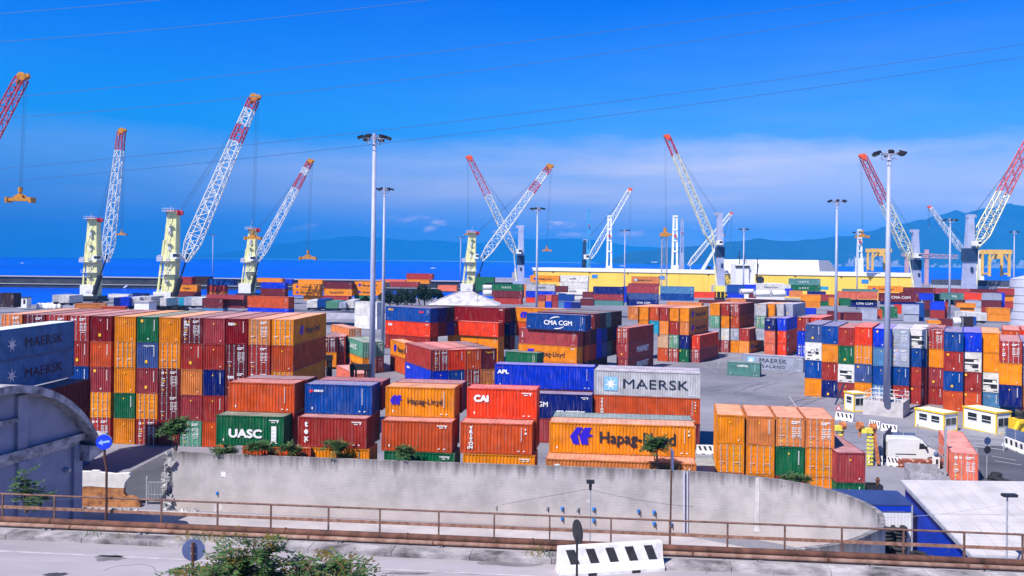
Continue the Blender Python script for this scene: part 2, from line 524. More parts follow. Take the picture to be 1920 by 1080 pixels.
        if kind == 'cool1':
            blk(.4, h * .48, 1.62, h * .17, 0); blk(.36, h * .42, 1.7, h * .07, 1, -.03); blk(.4, h * .36, 1.2, h * .06, 0); blk(1.3, h * .2, .75, h * .2, 0)
            blk(1.05, h * .28, .5, h * .1, 2); blk(1.5, h * .5, .45, h * .1, 1, -.03)
        else:
            mb.tube((1.1, -.03, h * .5), (1.1, .04, h * .5), .34, n=16, m=2); mb.tube((1.1, -.045, h * .5), (1.1, -.03, h * .5), .2, n=14, m=1)
            blk(.4, h * .38, .5, h * .1, 0); blk(1.5, h * .34, .5, h * .16, 0); blk(1.6, h * .55, .3, h * .12, 2); blk(.36, h * .24, .7, h * .05, 0)
        mb.tube((.75, -.02, h * .8), (.75, 0, h * .8), .05, n=8, m=2)
        mb.box((.3, -.004, .17), (.7, .03, .3), 0); mb.box((1.6, -.004, .17), (2.1, .03, .3), 0)
        me = mb.mesh('refrigeration_unit', [BLACKST, WHITEP, mat('grey_machine_paint', (.2, .21, .25), .5)])
    elif kind == 'far':            # whole container as one body for the far rows: posts, rails and set-back panels
        mb.box((.05, .05, .1), (CW - .05, L - .05, h - .05), 0)
        for x in (0, CW - .12):
            for y in (0, L - .12): mb.box((x, y, 0), (x + .12, y + .12, h), 0)
        for x in (0.004, CW - .104):
            mb.box((x, .12, .02), (x + .1, L - .12, .18), 0); mb.box((x, .12, h - .14), (x + .1, L - .12, h - .01), 0)
        for y in (.004, L - .104):
            mb.box((.12, y, .02), (CW - .12, y + .1, .18), 0); mb.box((.12, y, h - .14), (CW - .12, y + .1, h - .01), 0)
        me = mb.mesh('far_container_body', PAINT)
    CM[k] = me
    return me


COLS = {'y': ((255, 150, 0), 'yellow-orange'), 'o': ((214, 84, 28), 'rust orange'), 'l': ((236, 140, 70), 'pale orange'), 'r': ((176, 52, 40), 'brick red'),
        'k': ((140, 8, 14), 'deep crimson'), 'm': ((116, 34, 40), 'maroon'), 'p': ((168, 62, 66), 'faded red'), 'b': ((0, 72, 160), 'blue'),
        'n': ((0, 28, 118), 'navy blue'), 'u': ((0, 58, 222), 'bright blue'), 'g': ((14, 108, 66), 'green'), 'v': ((96, 160, 132), 'pale green'),
        'w': ((240, 238, 236), 'white'), 's': ((176, 184, 208), 'silver grey'), 't': ((88, 142, 138), 'teal grey'), 'c': ((250, 66, 18), 'orange red'),
        'a': ((40, 178, 216), 'cyan'), 'e': ((226, 184, 150), 'beige'), 'z': ((66, 92, 156), 'slate blue'), 'q': ((240, 120, 90), 'faded coral'),
        'd': ((52, 32, 38), 'dark brown'), 'x': ((205, 205, 212), 'light grey'), 'i': ((84, 140, 190), 'light blue')}
GAIN = 0.80


def base(c):
    return tuple(min(.85, v * GAIN) for v in lin(COLS[c][0]))


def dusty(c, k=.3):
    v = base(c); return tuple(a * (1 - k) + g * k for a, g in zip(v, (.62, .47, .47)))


NC = [0]


def place(root, th):
    root.rotation_euler = (0, 0, -R(th))


def container(P, th, L, h, c, end='B', label='', group=None, name='shipping_container', side_lt=True, left=False, right=True, sidewrite=True, face=False):
    """P: lower corner at the front of the viewer's side; th: bearing of its length from +Y.
    end: B blank corrugated, D doors, R refrigerated; face=True turns it so that its long side (x = CW) fronts the viewer and P is that side's near lower corner"""
    NC[0] += 1; rnd = random.Random(NC[0] * 17)
    if face:
        al = -R(th); ph = al - pi / 2
        P = Vector(P) - Vector((CW * sin(al), -CW * cos(al), 0)); rz = ph
    else: rz = -R(th)
    rt = empty(name, P, rz)
    tag(rt, label, 'container', group)
    col = base(c)
    jit = rnd.uniform(.88, 1.1); col = tuple(min(.9, v * jit) for v in col)
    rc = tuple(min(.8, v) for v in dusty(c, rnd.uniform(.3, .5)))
    fc = tuple(v * .8 for v in col)
    put('frame', cmesh('frame', L, h), rt, col=fc)
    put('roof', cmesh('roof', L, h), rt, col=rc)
    if right or face: put('side_wall', cmesh('side', L, h), rt, col=col)
    if left or face: put('side_wall', cmesh('side', L, h), rt, (CW, L, 0), pi, col)
    if end == 'D':
        dw = (CW - .26) / 2
        for k in (0, 1):
            d = put('door', cmesh('door', L, h), rt, (.13 + .003 + k * (dw + .004), 0, 0), col=tuple(min(.9, v * rnd.uniform(.92, 1.1)) for v in col))
            for u in (.26, .76): put('locking_bar', cmesh('bar', L, h), d, (u * dw, -.015, 0))
            put('handle', cmesh('handle', L, h), d, (.3 if k else .12, -.05, .95))
        put('lettering', cmesh(rnd.choice(['mk1', 'mk2', 'mk3']) if c not in 'yl' else 'mk2', L, h), rt) if c not in 'y' else None
    elif end == 'R':
        put('end_wall', cmesh('reefer', L, h), rt, col=col)
        put('cooling_unit', cmesh(rnd.choice(['cool1', 'cool2']), L, h), rt)
    else:
        put('end_wall', cmesh('end', L, h), rt, col=col)
        if not face: put('lettering', cmesh('id3' if c == 'y' else rnd.choice(['id1', 'id2', 'id3', 'id4', 'id1']), L, h), rt)
    if face:
        put('end_wall', cmesh('end', L, h), rt, (CW, L, 0), pi, col)
        if sidewrite: put('lettering', cmesh(rnd.choice(['sd1', 'sd2', 'sd3', 'sd4', 'sd3']), L, h), rt, col=None)
    else: put('end_wall', cmesh('back', L, h), rt, col=col)
    return rt


ORD = ['first', 'second', 'third', 'fourth', 'fifth', 'sixth', 'seventh', 'eighth', 'ninth', 'tenth', 'eleventh', 'twelfth', 'thirteenth', 'fourteenth', 'fifteenth', 'sixteenth']
ROWW = ['topmost', 'second from top', 'third from top', 'fourth from top', 'fifth from top']


def describe(tok):
    c, e = tok[0], tok[1:] or 'B'
    return COLS[c][1] + {'B': ' container', 'D': ' door-end container', 'R': ' refrigerated container'}[e[0]]


def stack(ref, group, line, z, th, xs, L, h, cols, left=True, zs=None, sx=1.0):
    """a block of containers end-on to the viewer. line: (px, py, px, py) of the upper front edge at height z; xs: picture column of each stack's front corner"""
    a, b = at(line[0], line[1], z), at(line[2], line[3], z)
    roots = {}
    for i, (x, col) in enumerate(zip(xs, cols)):
        # intersect the vertical plane of column x with the line a-b
        dx, _ = ray(x, 600)
        t = (dx * a.y - a.x) / ((b.x - a.x) - dx * (b.y - a.y))
        P = a + (b - a) * t
        zt = zs[i] if zs else z
        for j, tok in enumerate(col.split()):
            if tok == '.': continue
            lab = f'{describe(tok)}, {ROWW[j]}, {ORD[i]} column {ref}'
            roots[i, j] = container((P.x, P.y, zt - (j + 1) * h), th, L, h, tok[0], tok[1:] or 'B', lab, group, left=left)
            roots[i, j].scale.x = sx
    return roots


def facing(px0, py0, px1, z, L, h, c, label, group, near='r', end='B', th=None, name='shipping_container', sidewrite=True):
    """a container whose long side fronts the viewer: upper front corner (px0, py0) at height z, other end seen at picture column px1"""
    P = at(px0, py0, z)
    if th is None:
        a, _ = ray(px1, py0)
        d = Vector((a, 1)).normalized(); p = Vector((P.x, P.y))
        tca = p.dot(d); q2 = p.length_squared - tca * tca
        s = sqrt(max(0, L * L - q2))
        t = tca - s if near == 'r' else tca + s
        Q = d * t
        th = -math.degrees(atan2(Q.y - P.y, Q.x - P.x))
    return container((P.x, P.y, z - h), th, L, h, c, end, label, group, face=True, name=name, sidewrite=sidewrite), th


HC, ST = 2.9, 2.59


# ---------------------------------------------------------------- container yard, near blocks
GL = 'containers of the long five-high block'
LB = stack('from arched hall, five-high block', GL, (128, 591.2, 550.8, 599.6), 14.5, 3.0,
           [128, 170, 215.4, 257.5, 299, 340.3, 381.8, 424, 466.4, 510], 12.19, HC,
           ['rD r b p r', 'k o p yD rD', 'y yD y g y', 'g z p yD rD', 'y yD mD mD r', 'mD r l p vD', 'p r n r o', 'k mD mD r .', 'lD rD rD . .', 'yD o yD r .'])
stack('short row behind silver-blue lettered pair', GL, (0, 588.6, 128, 591.2), 14.5, 3.0, [3, 46, 87], 12.19, HC, ['lD .', 'mD .', 'rD .'])
r_ = LB[9, 0]
emblem(r_, 'hl', 'side', 2.2, 1.0, 1.0, 12.19); letter(r_, 'Hapag-Lloyd', 'side', 4.3, 1.05, .75, 12.19, BLACKL)
letter(LB[7, 0], 'tex', 'end', .25, 2.15, .42, 12.19, bold=.04); letter(LB[5, 0], 'tex', 'end', .3, 2.0, .36, 12.19, bold=.04)
letter(LB[7, 2], 'tex', 'end', .25, 2.0, .42, 12.19, bold=.04); letter(LB[3, 1], 'UES 1207480', 'end', .75, 2.45, .16, 12.19)

# four bays of 20-foot boxes fronting the concrete wall
GF = 'twenty-foot containers behind the concrete wall'
bays = [('R', 400, 290, 1398, 380, 680, 'o'), ('S', 262, 238, 1298, 540, 690, 'b'), None, None]
Z4, Z3, Z2 = 4 * ST, 3 * ST, 2 * ST
L20 = 6.06
tops = [((428.8, 715.8), 554.7, 'o', 'orange container without big lettering, top of bay behind green lettered one'),
        ((572, 719.4), 702, 'b', 'scuffed blue container with small red and white name, topmost in bay'),
        ((723, 724), 857, 'y', 'orange container with violet logo and black name above plain brown one'),
        ((875.6, 727), 1011.5, 'c', 'bright orange-red container with bold white three-letter name at top corner')]
seconds = [((405.4, 777.6), 536, 'g', 'green container with large white letters and striped white plate'),
           ((558.5, 781), 690, 'r', 'brick red container with three white letters stacked downwards'),
           ((715.5, 787.5), 850, 'o', 'plain rust container under orange one with violet logo'),
           ((863, 791.5), 1004, 'o', 'rust brown container with six white letters stacked downwards under orange-red one')]
thirds = [('o', 'rust orange container just showing above wall below green lettered one'), ('y', 'yellow-orange container just showing above wall below brick red one'),
          ('g', 'green container just showing above wall below plain rust one'), ('y', 'yellow-orange container above wall below rust brown lettered one')]
bk = [('m', 'maroon container behind the plain orange one, only its roof showing'), ('p', 'faded red container behind scuffed blue one, only roof showing'),
      ('r', 'brick red container behind orange one with violet logo, roof showing')]
FB = {}
for i in range(4):
    (p, x1, c, lab) = tops[i]
    FB['t', i], th = facing(*p, x1, Z4, L20, ST, c, lab, GF, th=6.5)
    P = at(*p, Z4); n = Vector((sin(R(th)), cos(R(th)), 0))
    if i < 3:
        Q = P + n * 2.6 + Vector((cos(R(th)), -sin(R(th)), 0)) * .15
        container((Q.x, Q.y, Z4 - ST), th, L20, ST, bk[i][0], 'B', bk[i][1], GF, face=True)
    container((P.x, P.y, Z3 - ST), th, L20, ST, 'rmoo'[i], 'B', f'{COLS["rmoo"[i]][1]} container, dark end in gap below {["plain orange", "scuffed blue", "violet-logo", "orange-red"][i]} one', GF, face=True)
    (p, x1, c, lab) = seconds[i]
    FB['s', i], th = facing(*p, x1, Z3, L20, ST, c, lab, GF, th=6.0)
    P = at(*p, Z3)
    c, lab = thirds[i]
    d = Vector((cos(R(th)), -sin(R(th)), 0))
    P2 = P + d * (2.4 if i == 0 else .25)
    container((P2.x, P2.y, Z2 - ST), th, L20, ST, c, 'B', lab, GF, face=True)
letter(FB['t', 1], 'ge', 'side', .4, 1.92, .27, L20, REDL, bold=.03); letter(FB['t', 1], 'seaco', 'side', .82, 1.92, .27, L20, bold=.03)
for i in range(3): pass
emblem(FB['t', 2], 'hl', 'side', .42, 1.05, .78, L20); letter(FB['t', 2], 'Hapag-Lloyd', 'side', 1.9, 1.12, .52, L20, BLACKL, .88, .01)
letter(FB['t', 3], 'CAI', 'side', .62, 1.45, .55, L20, bold=.07, wx=1.05)
letter(FB['s', 0], 'UASC', 'side', 1.12, .72, .72, L20, bold=.045, wx=1.2)
pl = MB(); pl.box((CW + .0, 4.95, .4), (CW + .012, 5.4, 1.75), 0)
for k in range(3): pl.box((CW + .002, 5.0, .75 + k * .3), (CW + .016, 5.3, .77 + k * .3), 1)
pl.build('plate', [WHITE, BLACKL], FB['s', 0])
letter(FB['s', 1], 't\ne\nx', 'side', .75, 1.78, .52, L20, bold=.05); letter(FB['s', 3], 'T\nR\nI\nT\nO\nN', 'side', .92, 2.0, .27, L20, bold=.06, wx=1.2)

# forty-foot pair of rows to the east of the bays
GM = 'forty-foot containers behind the concrete wall'
L40 = 12.19
mk, th = facing(1114.3, 693.3, 1313.3, 8.7, L40, HC, 'x', 'dirty white container with large dark name beside pale blue star square', GM, th=10)
emblem(mk, 'star', 'side', 1.15, .55, 1.6, L40); letter(mk, 'MAERSK', 'side', 3.25, .9, 1.12, L40, DKBLUE, 1.3, .004, 1.06)
P = at(1114.3, 693.3, 8.7); n = Vector((sin(R(th)), cos(R(th)), 0)); dd = Vector((cos(R(th)), -sin(R(th)), 0))
tr = container((P.x, P.y, 2.9), th, L40, HC, 'o', 'B', 'rust red container with stacked white letters under dirty white one', GM, face=True)
letter(tr, 'T\nR\nI\nT\nO\nN', 'side', .95, 2.3, .25, L40, bold=.05, wx=1.2)
container((P.x, P.y, 0), th, L40, HC, 'm', 'B', 'maroon container at ground under rust red one with stacked letters', GM, face=True)
for k, c in ((2, 's'), (1, 'n')):
    Q = P + n * 2.6
    container((Q.x, Q.y, (k) * HC), th, L40, HC, c, 'B', f'{COLS[c][1]} container {"level with" if k == 2 else "one below and"} behind dirty white lettered one', GM, face=True)
ap, tha = facing(928, 682, 1116, 8.7, L40, HC, 'u', 'bright blue container with small red and white name at its upper corner', GM, th=9)
letter(ap, 'APL', 'side', .35, 1.75, .48, L40, bold=.05, wx=1.25); letter(ap, '- - -', 'side', .38, 2.4, .22, L40, REDL)
ec, the = facing(918, 734, 1108, 5.8, L40, HC, 'n', 'navy container with white lettering below and before bright blue one', GM, th=9)
letter(ec, 'CMA CGM', 'side', 3.2, 1.35, .6, L40, bold=.02); letter(ec, 'eco container', 'side', 8.0, .72, .38, L40, bold=.05, wx=1.15); letter(ec, 'bamboo flooring', 'side', 8.2, .3, .3, L40, bold=.04, wx=1.1)
P = at(918, 734, 5.8); container((P.x, P.y, 0), the, L40, HC, 'p', 'B', 'faded red container at ground below navy one with white lettering', GM, face=True)
P = at(928, 682, 8.7); container((P.x, P.y, HC), tha, L40, HC, 'm', 'B', 'maroon container below the bright blue one', GM, face=True)
hp, thh = facing(1030, 791, 1306, 3 * ST, L40, ST, 'y', 'yellow-orange container with huge violet logo and black name over wall', GM, th=5.5)
emblem(hp, 'hl', 'side', 1.75, .78, 1.42, L40, 1.0); letter(hp, 'Hapag-Lloyd', 'side', 4.2, .95, 1.0, L40, BLACKL, .93, .02)
P = at(1030, 791, 3 * ST); n = Vector((sin(R(thh)), cos(R(thh)), 0)); dd = Vector((cos(R(thh)), -sin(R(thh)), 0))
Q = P + n * 2.55; container((Q.x, Q.y, 2 * ST), thh, L40, ST, 't', 'B', 'teal grey container behind huge-logo one, only its roof showing', GM, face=True)
container((P.x, P.y, ST), thh, L40, ST, 'o', 'B', 'rust container hidden below the huge-logo one', GM, face=True)
t2, _ = facing(1023, 859.5, 1307, 2 * ST, L40, ST, 'l', 'faded orange container with white letters just showing above concrete wall', GM, th=6)
letter(t2, 'T\nR', 'side', .95, 1.75, .42, L40, bold=.06, wx=1.2)

# block of four columns of 20-foot boxes end-on
GG = 'containers of the orange block beside the curved wall'
stack('of orange block at wall curve', GG, (1345.8, 777, 1568.3, 786.4), 3 * ST, 9.5, [1345.8, 1402, 1457.5, 1513], L20, ST,
      ['y yD oD', 'l yD y', 'lD g r', 'lD yD yD'])
stack('of low red pair beside orange block', GG, (1571.5, 848.2, 1625.6, 849.2), 2 * ST, 3, [1571.5], 9.12, ST, ['p g'])
stack('of teal box beside wall top', GG, (1306, 884, 1344, 886), 2.59, 4, [1306], L20, ST, ['t'])
stack('of pink box on sloping apron', GG, (1786, 848, 1842, 847.5), 2.75, 20, [1786], 12.19, 2.75, ['qD'], left=True)

# silver-blue lettered stack in the shade of the hall
GS = 'containers standing by the arched hall'
for k, (x, y, z, c, lab, txt) in enumerate([(-48.6, 77.3, 11.6, 'i', 'pale blue container with dark name and star, topmost behind arched hall', 1),
                                            (-48.6, 77.3, 8.7, 'i', 'pale blue container with dark name and star, second from top behind hall', 1),
                                            (-45.9, 75.5, 5.8, 'm', 'dark maroon container with lit roof edge beside arched hall eave', 0),
                                            (-45.9, 75.5, 2.9, 'm', 'dark maroon container just below one with lit roof edge', 0),
                                            (-45.9, 75.5, 0, 'i', 'pale blue container with dark letters at ground behind hall corner', 2)]):
    o = container((x - CW, y, z), 1.5, L40, HC, c, 'B', lab, GS)
    if txt == 1:
        emblem(o, 'starw', 'side', 1.2, .6, 1.6, L40); letter(o, 'MAERSK', 'side', 3.9, .95, .95, L40, DKBLUE, 1.25, .004, 1.06)
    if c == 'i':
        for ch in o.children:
            if ch.name.startswith('roof'): ch.color = (.62, .72, .76, 1)  # sunlit paleness of the roof put into its colour
    if txt == 2: letter(o, 'MAERSK', 'side', 3.9, .95, .95, L40, DKBLUE, 1.25, .004, 1.06)

# eastern block of the yard, four high, reefers among them
GB = 'containers of the mixed block with refrigerated boxes'
stack('in mixed block past orange block', GB, (1510, 607.5, 1640, 613), 11.6, 27, [1510, 1540, 1570.5, 1602.5], L40, HC,
      ['z wR b y', 'b y r n', 'r g wR p', 'c yD z y'], zs=[11.6, 11.45, 11.3, 11.5], sx=1.07)
stack('from tall lamp mast plinth', GB, (1638, 615.5, 1770, 618), 11.5, 27, [1637.5, 1671, 1703.5, 1736], L40, HC,
      ['u i b iD', 'sD sD b r', 'wR b r r', 'rD y p r'], sx=1.07)
LE = stack('behind the yellow-edged cabins', GB, (1770, 621.5, 1875, 624), 11.6, 27, [1770, 1804, 1839], L40, HC,
           ['b r b o', 'u wR r o', 'y y wR i'], sx=1.07)
stack('at far end of cabins', GB, (1875, 639, 1920, 640), 11.4, 28, [1875, 1914], L40, HC, ['rD y n .', 'zD zD l r'], sx=1.07)
stack('behind barred red one over cabins', GB, (1877, 618, 1920, 619), 11.4, 28, [1880, 1916], L40, HC, ['o .', 'c .'])

# yard middle, blocks turned to the north-east
GD = 'containers of the orange four-high block in mid yard'
DB = stack('of mid-yard orange block', GD, (1190, 574.6, 1291, 577.6), 11.6, 31, [1177, 1196, 1215, 1233.5, 1252.5, 1271.5], L40, HC,
           ['l .', 'y y', 'o a', 'r yD e o', 'y r vD rD', 'y l n g'])
for k in (0, 1):
    r_ = DB[5, k]
    emblem(r_, 'hl', 'side', 1.6, .9, 1.2, L40); letter(r_, 'Hapag-Lloyd', 'side', 4.0, 1.0, .9, L40, BLACKL)
stack('low pair beside mid-yard orange block', GD, (1292, 628, 1311, 629), 5.8, 31, [1292], L40, HC, ['c pD'])
DF = stack('of block behind low orange-red pair', GD, (1330, 568.6, 1385, 569.7), 11.6, 31, [1330.5, 1348.5, 1367], L40, HC, ['y vD s rD', 'r y w pD', 'rD o sD y'])
lo = stack('low pair with shaded logo side', GD, (1386, 616, 1404, 617), 5.8, 31, [1386], L40, HC, ['r yD'])
emblem(lo[0, 1], 'hl', 'side', 1.6, .9, 1.2, L40); letter(lo[0, 1], 'Hapag-Lloyd', 'side', 4.0, 1.0, .9, L40, BLACKL)
stack('of pale group at mid yard', GD, (1417, 569.5, 1484, 570), 11.6, 31, [1417, 1433, 1450, 1467.5], L40, HC, ['x vD s', 'y l', 'x .', 's .'])
HB = stack('of blue and coral pair', GD, (1433.5, 596, 1476, 596.5), 8.7, 29, [1433.5, 1454.5], L40, HC, ['n q q', 'u c c'])
letter(HB[1, 1], 'CAI', 'side', 1.0, 1.2, .7, L40, bold=.05); letter(HB[1, 2], 'CAI', 'side', 1.0, 1.2, .7, L40, bold=.05)
letter(HB[0, 0], 'UES', 'end', .5, 2.3, .25, L40)
stack('past coral pair', GD, (1495, 594.5, 1545, 595.5), 10, 30, [1495, 1519], L40, HC, ['r u uD', 'c .'])
sl, _ = facing(1390, 663.6, 1494.5, 2.9, L40, HC, 's', 'long silver white container with dark two-line name on open asphalt', GD, th=28)
emblem(sl, 'star', 'side', 1.2, 1.0, 1.5, L40); letter(sl, 'MAERSK', 'side', 3.6, 1.5, .85, L40, DKBLUE, 1.22, .004, 1.06); letter(sl, 'SEALAND', 'side', 3.6, .45, .62, L40, DKBLUE, 1.28, .0, 1.16)
cp, _ = facing(1363.4, 678, 1420.2, ST, L20, ST, 't', 'weathered teal container with white name standing alone on asphalt', GD, th=22)
letter(cp, 'CAPITAL', 'side', 1.9, 1.75, .36, L20, bold=.04, wx=1.05)

# dark-sided three-high column
MQ = stack('of dark-sided three-high column', GD, (1156.7, 614, 1178.7, 614.5), 8.7, 31, [1156.7], L40, HC, ['rD p p'])
for k in (1, 2): letter(MQ[0, k], 'MARFRET', 'side', 4.0, .9, 1.1, L40, wx=.9, bold=.03)

# lettered four-high wall of long sides, their ends in shade
GN = 'containers of the lettered block in mid yard'
cg, th = facing(987, 586.6, 1096.5, 11.6, L40, HC, 'b', 'blue container with white name between two arcs, topmost mid yard', GN, th=29)
letter(cg, 'CMA CGM', 'side', 3.7, .95, .85, L40, bold=.02, wx=1.08); on_face(put('emblem', logo('arcs')), cg, 'side', 6.4, 1.35, 1.15, 1.15, L40)
P0 = at(987, 586.6, 11.6); n = Vector((sin(R(29)), cos(R(29)), 0)); d = Vector((cos(R(29)), -sin(R(29)), 0))
m1, _ = facing(973.6, 614.6, 1083, 8.7, L40, HC, 'p', 'faded maroon container with small stacked letters under blue arc-lettered one', GN, th=29)
letter(m1, 'T\nE\nX', 'side', .7, 1.9, .3, L40, bold=.05)
h1, _ = facing(972, 643.8, 1083, 5.8, L40, HC, 'y', 'yellow-orange container with violet logo and name, third down mid yard', GN, th=29)
emblem(h1, 'hl', 'side', 1.7, .75, 1.35, L40); letter(h1, 'Hapag-Lloyd', 'side', 4.0, .9, .95, L40, BLACKL, .88, .01)
h2, _ = facing(972, 673, 1083, 2.9, L40, HC, 'y', 'yellow-orange container at ground under logo one mid yard', GN, th=29)
rows = ['.mdtdd', 'mdubdn', 'oruztr', '.ddd..']
P1 = at(973.6, 614.6, 8.7)
for j, rw in enumerate(rows):
    for i, c in enumerate(rw):
        if c == '.': continue
        Q = P1 + n * 2.56 * (i + 1) + d * (0.25 if j else 1.0)
        o = container((Q.x, Q.y, 11.6 - (j + 1) * HC), 29, L40, HC, c, 'B', f'{COLS[c][1]} container, {ROWW[j]}, {ORD[i]} shaded end past arc-lettered one', GN, face=True)
# western part of it
w1, _ = facing(960, 576, 1062, 11.6, L40, HC, 'y', 'yellow-orange container with violet logo partly behind blue arc-lettered one', GN, th=27)
emblem(w1, 'hl', 'side', 1.9, .8, 1.3, L40)
P = at(960, 576, 11.6)
for k, c in enumerate('ow'):
    o = container((P.x, P.y, 11.6 - (k + 2) * HC), 27, L40, HC, c, 'B', f'{COLS[c][1]} container, {ORD[k + 1]} down under half-hidden logo one', GN, face=True)
    if c == 'o': letter(o, 'T\nR\nI\nT\nO\nN', 'side', .8, 2.2, .27, L40, bold=.05)
gq, _ = facing(948, 658.5, 1000, 5.8, L20, HC, 'g', 'green container peeking out beside yellow-orange logo one', GN, th=27)

# long-side stacks west of the lettered block
GW = 'containers of the red and blue stacks before the grey roof'
a1, _ = facing(723, 573.8, 815, 11.6, L40, HC, 'b', 'dark blue container, topmost beside thin lamp mast', GW, th=34)
letter(a1, 'FESCO', 'side', .8, 2.1, .35, L40, YELL, bold=.05); letter(a1, 'BoxX', 'side', 9.2, 1.9, .4, L40, REDL, bold=.05)
P = at(723, 573.8, 11.6); nn = Vector((sin(R(34)), cos(R(34)), 0))
o = container((P.x, P.y, 8.7 - HC), 34, L40, HC, 'c', 'B', 'orange-red container under dark blue one beside thin lamp mast', GW, face=True)
letter(o, 'CAI', 'side', .8, 1.9, .5, L40, bold=.06)
container((P.x, P.y, 5.8 - HC), 34, L40, HC, 'r', 'B', 'brick red container third down beside thin lamp mast', GW, face=True)
for k in (1, 2):
    Q = P + nn * 2.56 * k
    for j, c in enumerate(('nm', 'dn')[k - 1]):
        container((Q.x, Q.y, 11.6 - (j + 1) * HC), 34, L40, HC, c, 'B', f'{COLS[c][1]} container, {ROWW[j]}, {ORD[k - 1]} line behind dark blue one', GW, face=True)
b1, _ = facing(852, 574, 949, 11.6, L40, HC, 'k', 'deep crimson container topmost before grey hipped roof', GW, th=28)
b2, _ = facing(839.5, 600.8, 936, 8.7, L40, HC, 'c', 'vivid red container with small white name under crimson one', GW, th=28)
letter(b2, 'CAI', 'side', .7, 1.9, .55, L40, bold=.06)
b3, _ = facing(839.5, 626.6, 936, 5.8, L40, HC, 'y', 'yellow-orange container with small violet logo under vivid red one', GW, th=28)
emblem(b3, 'hl', 'side', 2.1, 1.0, .8, L40); letter(b3, 'Hapag-Lloyd', 'side', 3.6, 1.1, .55, L40, BLACKL)
container(tuple(at(839.5, 626.6, 5.8).xy) + (0,), 28, L40, HC, 'y', 'B', 'yellow-orange container at ground under small-logo one', GW, face=True)
P = at(852, 574, 11.6); nn = Vector((sin(R(28)), cos(R(28)), 0))
for j, c in enumerate('dnm'):
    Q = P + nn * 2.56
    container((Q.x, Q.y, 11.6 - (j + 1) * HC), 28, L40, HC, c, 'B', f'{COLS[c][1]} container, {ROWW[j]}, shaded end behind crimson one', GW, face=True)

# blocks turned to the north-west, showing their long western sides
GT = 'containers of the turned block behind the twenty-foot bays'
TB = stack('of turned block behind bays', GT, (812.7, 656.8, 931, 653.5), 8.7, -27, [812.7, 842.5, 873.2, 903], L40, HC, ['rD u .', 'c b .', 'o rD .', 'm l .'], left=True)
o = TB[0, 0]; letter(o, 'T\nE\nX', 'left', .6, 2.1, .3, L40, bold=.05)
letter(TB[0, 1], 'seaco', 'left', .9, 2.1, .4, L40, bold=.05); letter(TB[3, 0], 'Textainer', 'end', .7, 2.3, .22, L40, YELL)
GU = 'containers of the turned block beside the two lamp masts'
UB = stack('of turned block at twin lamp masts', GU, (681, 642, 710, 639.5), 5.85, -27, [681, 697], L40, HC, ['vD y', 'vD oD'], left=True)
letter(UB[0, 0], 'U A S C', 'left', 2.5, 1.2, .9, L40, bold=.04, wx=1.25); emblem(UB[0, 1], 'hl', 'left', 2.0, .9, .9, L40); letter(UB[0, 1], 'Hapag-Lloyd', 'left', 3.8, 1.0, .7, L40, BLACKL)
UC = stack('behind nearer lamp mast', GU, (792, 653, 812, 652), 5.85, -27, [792], L40 * 1.5, HC, ['y o'], left=True)
emblem(UC[0, 0], 'hl', 'left', 2.2, .85, 1.3, L40 * 1.5); letter(UC[0, 0], 'Hapag-Lloyd', 'left', 4.4, 1.0, .95, L40 * 1.5, BLACKL)
stack('beside end of five-high block', GU, (655, 616, 679, 614), 7.5, -30, [655], L40, HC, ['lD r'], left=True)
stack('in gap past five-high block', GU, (607, 632, 640, 630), 6.2, -6, [607, 624], L40, HC, ['mD y', 'rD r'])
stack('low rust one before reach stacker', GU, (667, 701, 700, 700), 2.9, -27, [667], L40, HC, ['q'], left=True)


# ---------------------------------------------------------------- far containers: one body each, with the writing that can be read
MASS_BELOW = 520
MASS = MB(); MASS_C = []


def far_mass(px0, py0, px1, h, Y, c, skew):
    """the smallest far containers, past three hundred of the kind, gathered in one body"""
    A, B = atd(px0, py0, Y), atd(px1, py0, Y); hh = h * Y / F; L = (B.x - A.x) / cos(R(skew)); al = -R(skew)
    d = Vector((cos(al), sin(al), 0)); n = Vector((-sin(al), cos(al), 0)); P = Vector((A.x, Y, A.z - hh))
    rnd = random.Random(px0 * 31 + py0); j = rnd.uniform(.88, 1.1); col = tuple(min(.9, v * j) for v in base(c))
    n0 = len(MASS.f)
    def bx(u0, v0, w0, u1, v1, w1):
        q = [P + d * u + n * v + Vector((0, 0, w)) for w in (w0, w1) for u, v in ((u0, v0), (u1, v0), (u1, v1), (u0, v1))]
        MASS.add(q, [(0, 3, 2, 1), (4, 5, 6, 7), (0, 1, 5, 4), (1, 2, 6, 5), (2, 3, 7, 6), (3, 0, 4, 7)])
    bx(.05, .05, .05, L - .05, CW - .05, hh - .04)
    for u in (0, L - .13):
        for v in (0, CW - .13): bx(u, v, 0, u + .13, v + .13, hh)
    for v in (.004, CW - .104): bx(.13, v, .02, L - .13, v + .1, .2); bx(.13, v, hh - .15, L - .13, v + .1, hh - .01)
    MASS_C.extend([col] * (len(MASS.f) - n0))


